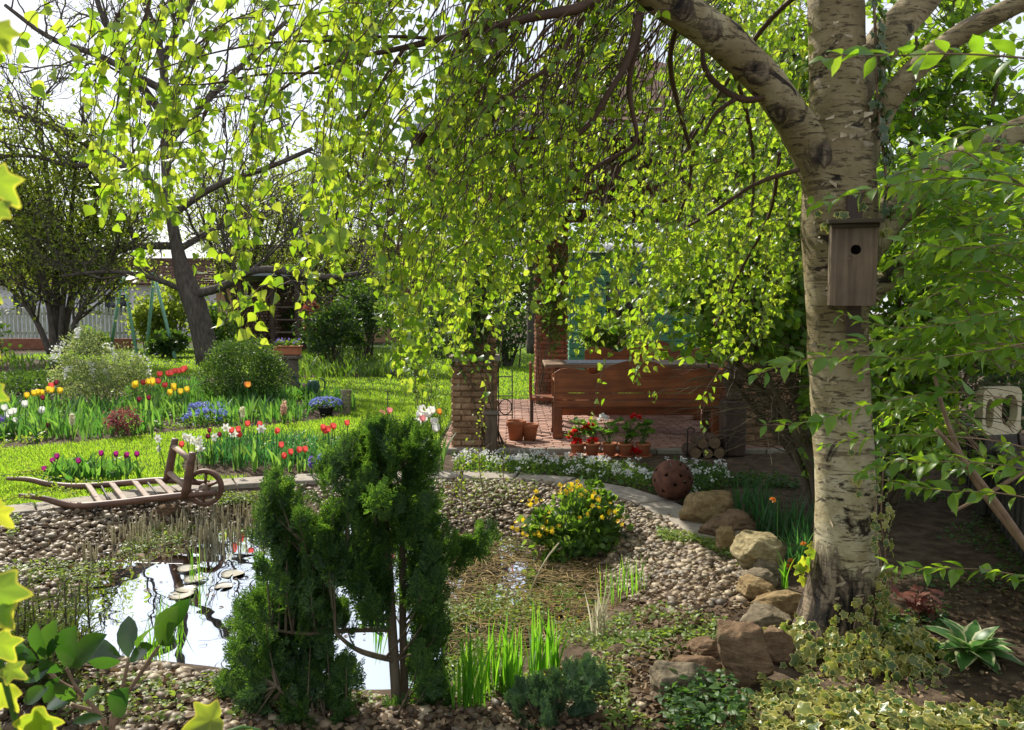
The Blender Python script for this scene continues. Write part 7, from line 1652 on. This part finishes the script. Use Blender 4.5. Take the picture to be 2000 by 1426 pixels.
MB().tube([wc_ + [-.1, 0, .08], wc_ + [-.22, 0, .22], wc_ + [-.3, 0, .34]], [.03, .02, .016], 10).tube([wc_ + [-.3, 0, .34], wc_ + [-.34, 0, .39]], [.016, .05], 12).build('spout', MG, t)
# terracotta trough on stone pedestal
pc_ = P(562, 700, 15.5) * [1, 1, 0]; t = thing('stone_pedestal', 'grey stone pedestal carrying a terracotta trough behind the rounded shrub', 'pedestal', pc_)
MB().bbox(pc_ + [.0, 0, .3], (.34, .34, .6), .02).bbox(pc_ + [.0, 0, .62], (.46, .42, .07), .02).build('shaft', M_MORTAR, t, smooth=False)
t = thing('terracotta_trough', 'reddish terracotta trough with violet flowers on the stone pedestal', 'planter', pc_ + [-.1, 0, .66]); MB().bbox(pc_ + [.0, 0, .74], (.5, .26, .16), .02).bbox(pc_ + [.0, 0, .83], (.54, .3, .03), .01).build('trough', M_TERRA, t, smooth=False)
n = 160; q = pc_ + np.column_stack([U(-.24, .24, n), U(-.12, .12, n), .84 + U(0, .1, n)]); m_ = MB(); m_.inst(OVAL_T, q, frames(rvec(n), rvec(n)), U(.04, .07, n)); m_.build('foliage', M_MIDLEAF, t); m_ = MB(); m_.inst(BUT_T, q[:36] + [0, 0, .05], frames(rvec(36), rvec(36) + [0, -.4, .6]), U(.03, .05, 36)); m_.build('flowers', M_PET['violet'], t)
pt = G(640, 815); pt = GT(637, 812); t = thing('flower_pot', 'small dark pot of pale blue flowers beside the perforated clay tube', 'flower pot', pt); pot(MB(), pt, .12, .14).build('pot', noise_mat('dark_pot', (.02, .02, .02), (.04, .04, .04), 6., .6, 0), t)
n = 200; v = rvec(n) * [.22, .2, .1]; v[:, 2] = abs(v[:, 2]); m_ = MB(); m_.inst(OVAL_T, pt + v + [0, 0, .14], frames(rvec(n), rvec(n) + [0, 0, .4]), U(.03, .05, n)); m_.build('foliage', M_MIDLEAF, t); m_ = MB(); m_.inst(BUT_T, pt + v * 1.1 + [0, 0, .17], frames(rvec(n), rvec(n) + [0, -.4, .6]), U(.025, .04, n)); m_.build('flowers', M_PET['blue'], t)
pt = GT(758, 830); t = thing('iron_marker', 'thin black iron plant marker standing on the lawn left of the pillar', 'plant marker', P(757, 800, 9.2) * [1, 1, 0]); p0 = P(757, 800, 9.2) * [1, 1, 0]; p1 = P(757, 764, 9.2); MB().tube([p0, p1], .006, 6).build('rod', M_IRON, t); MB().tube([p1 - [.035, 0, 0], p1 + [.035, 0, 0]], .006, 6).tube([p1 - [.03, 0, .1], p1 + [.03, 0, -.1]], .005, 6).build('crossbar', M_IRON, t)
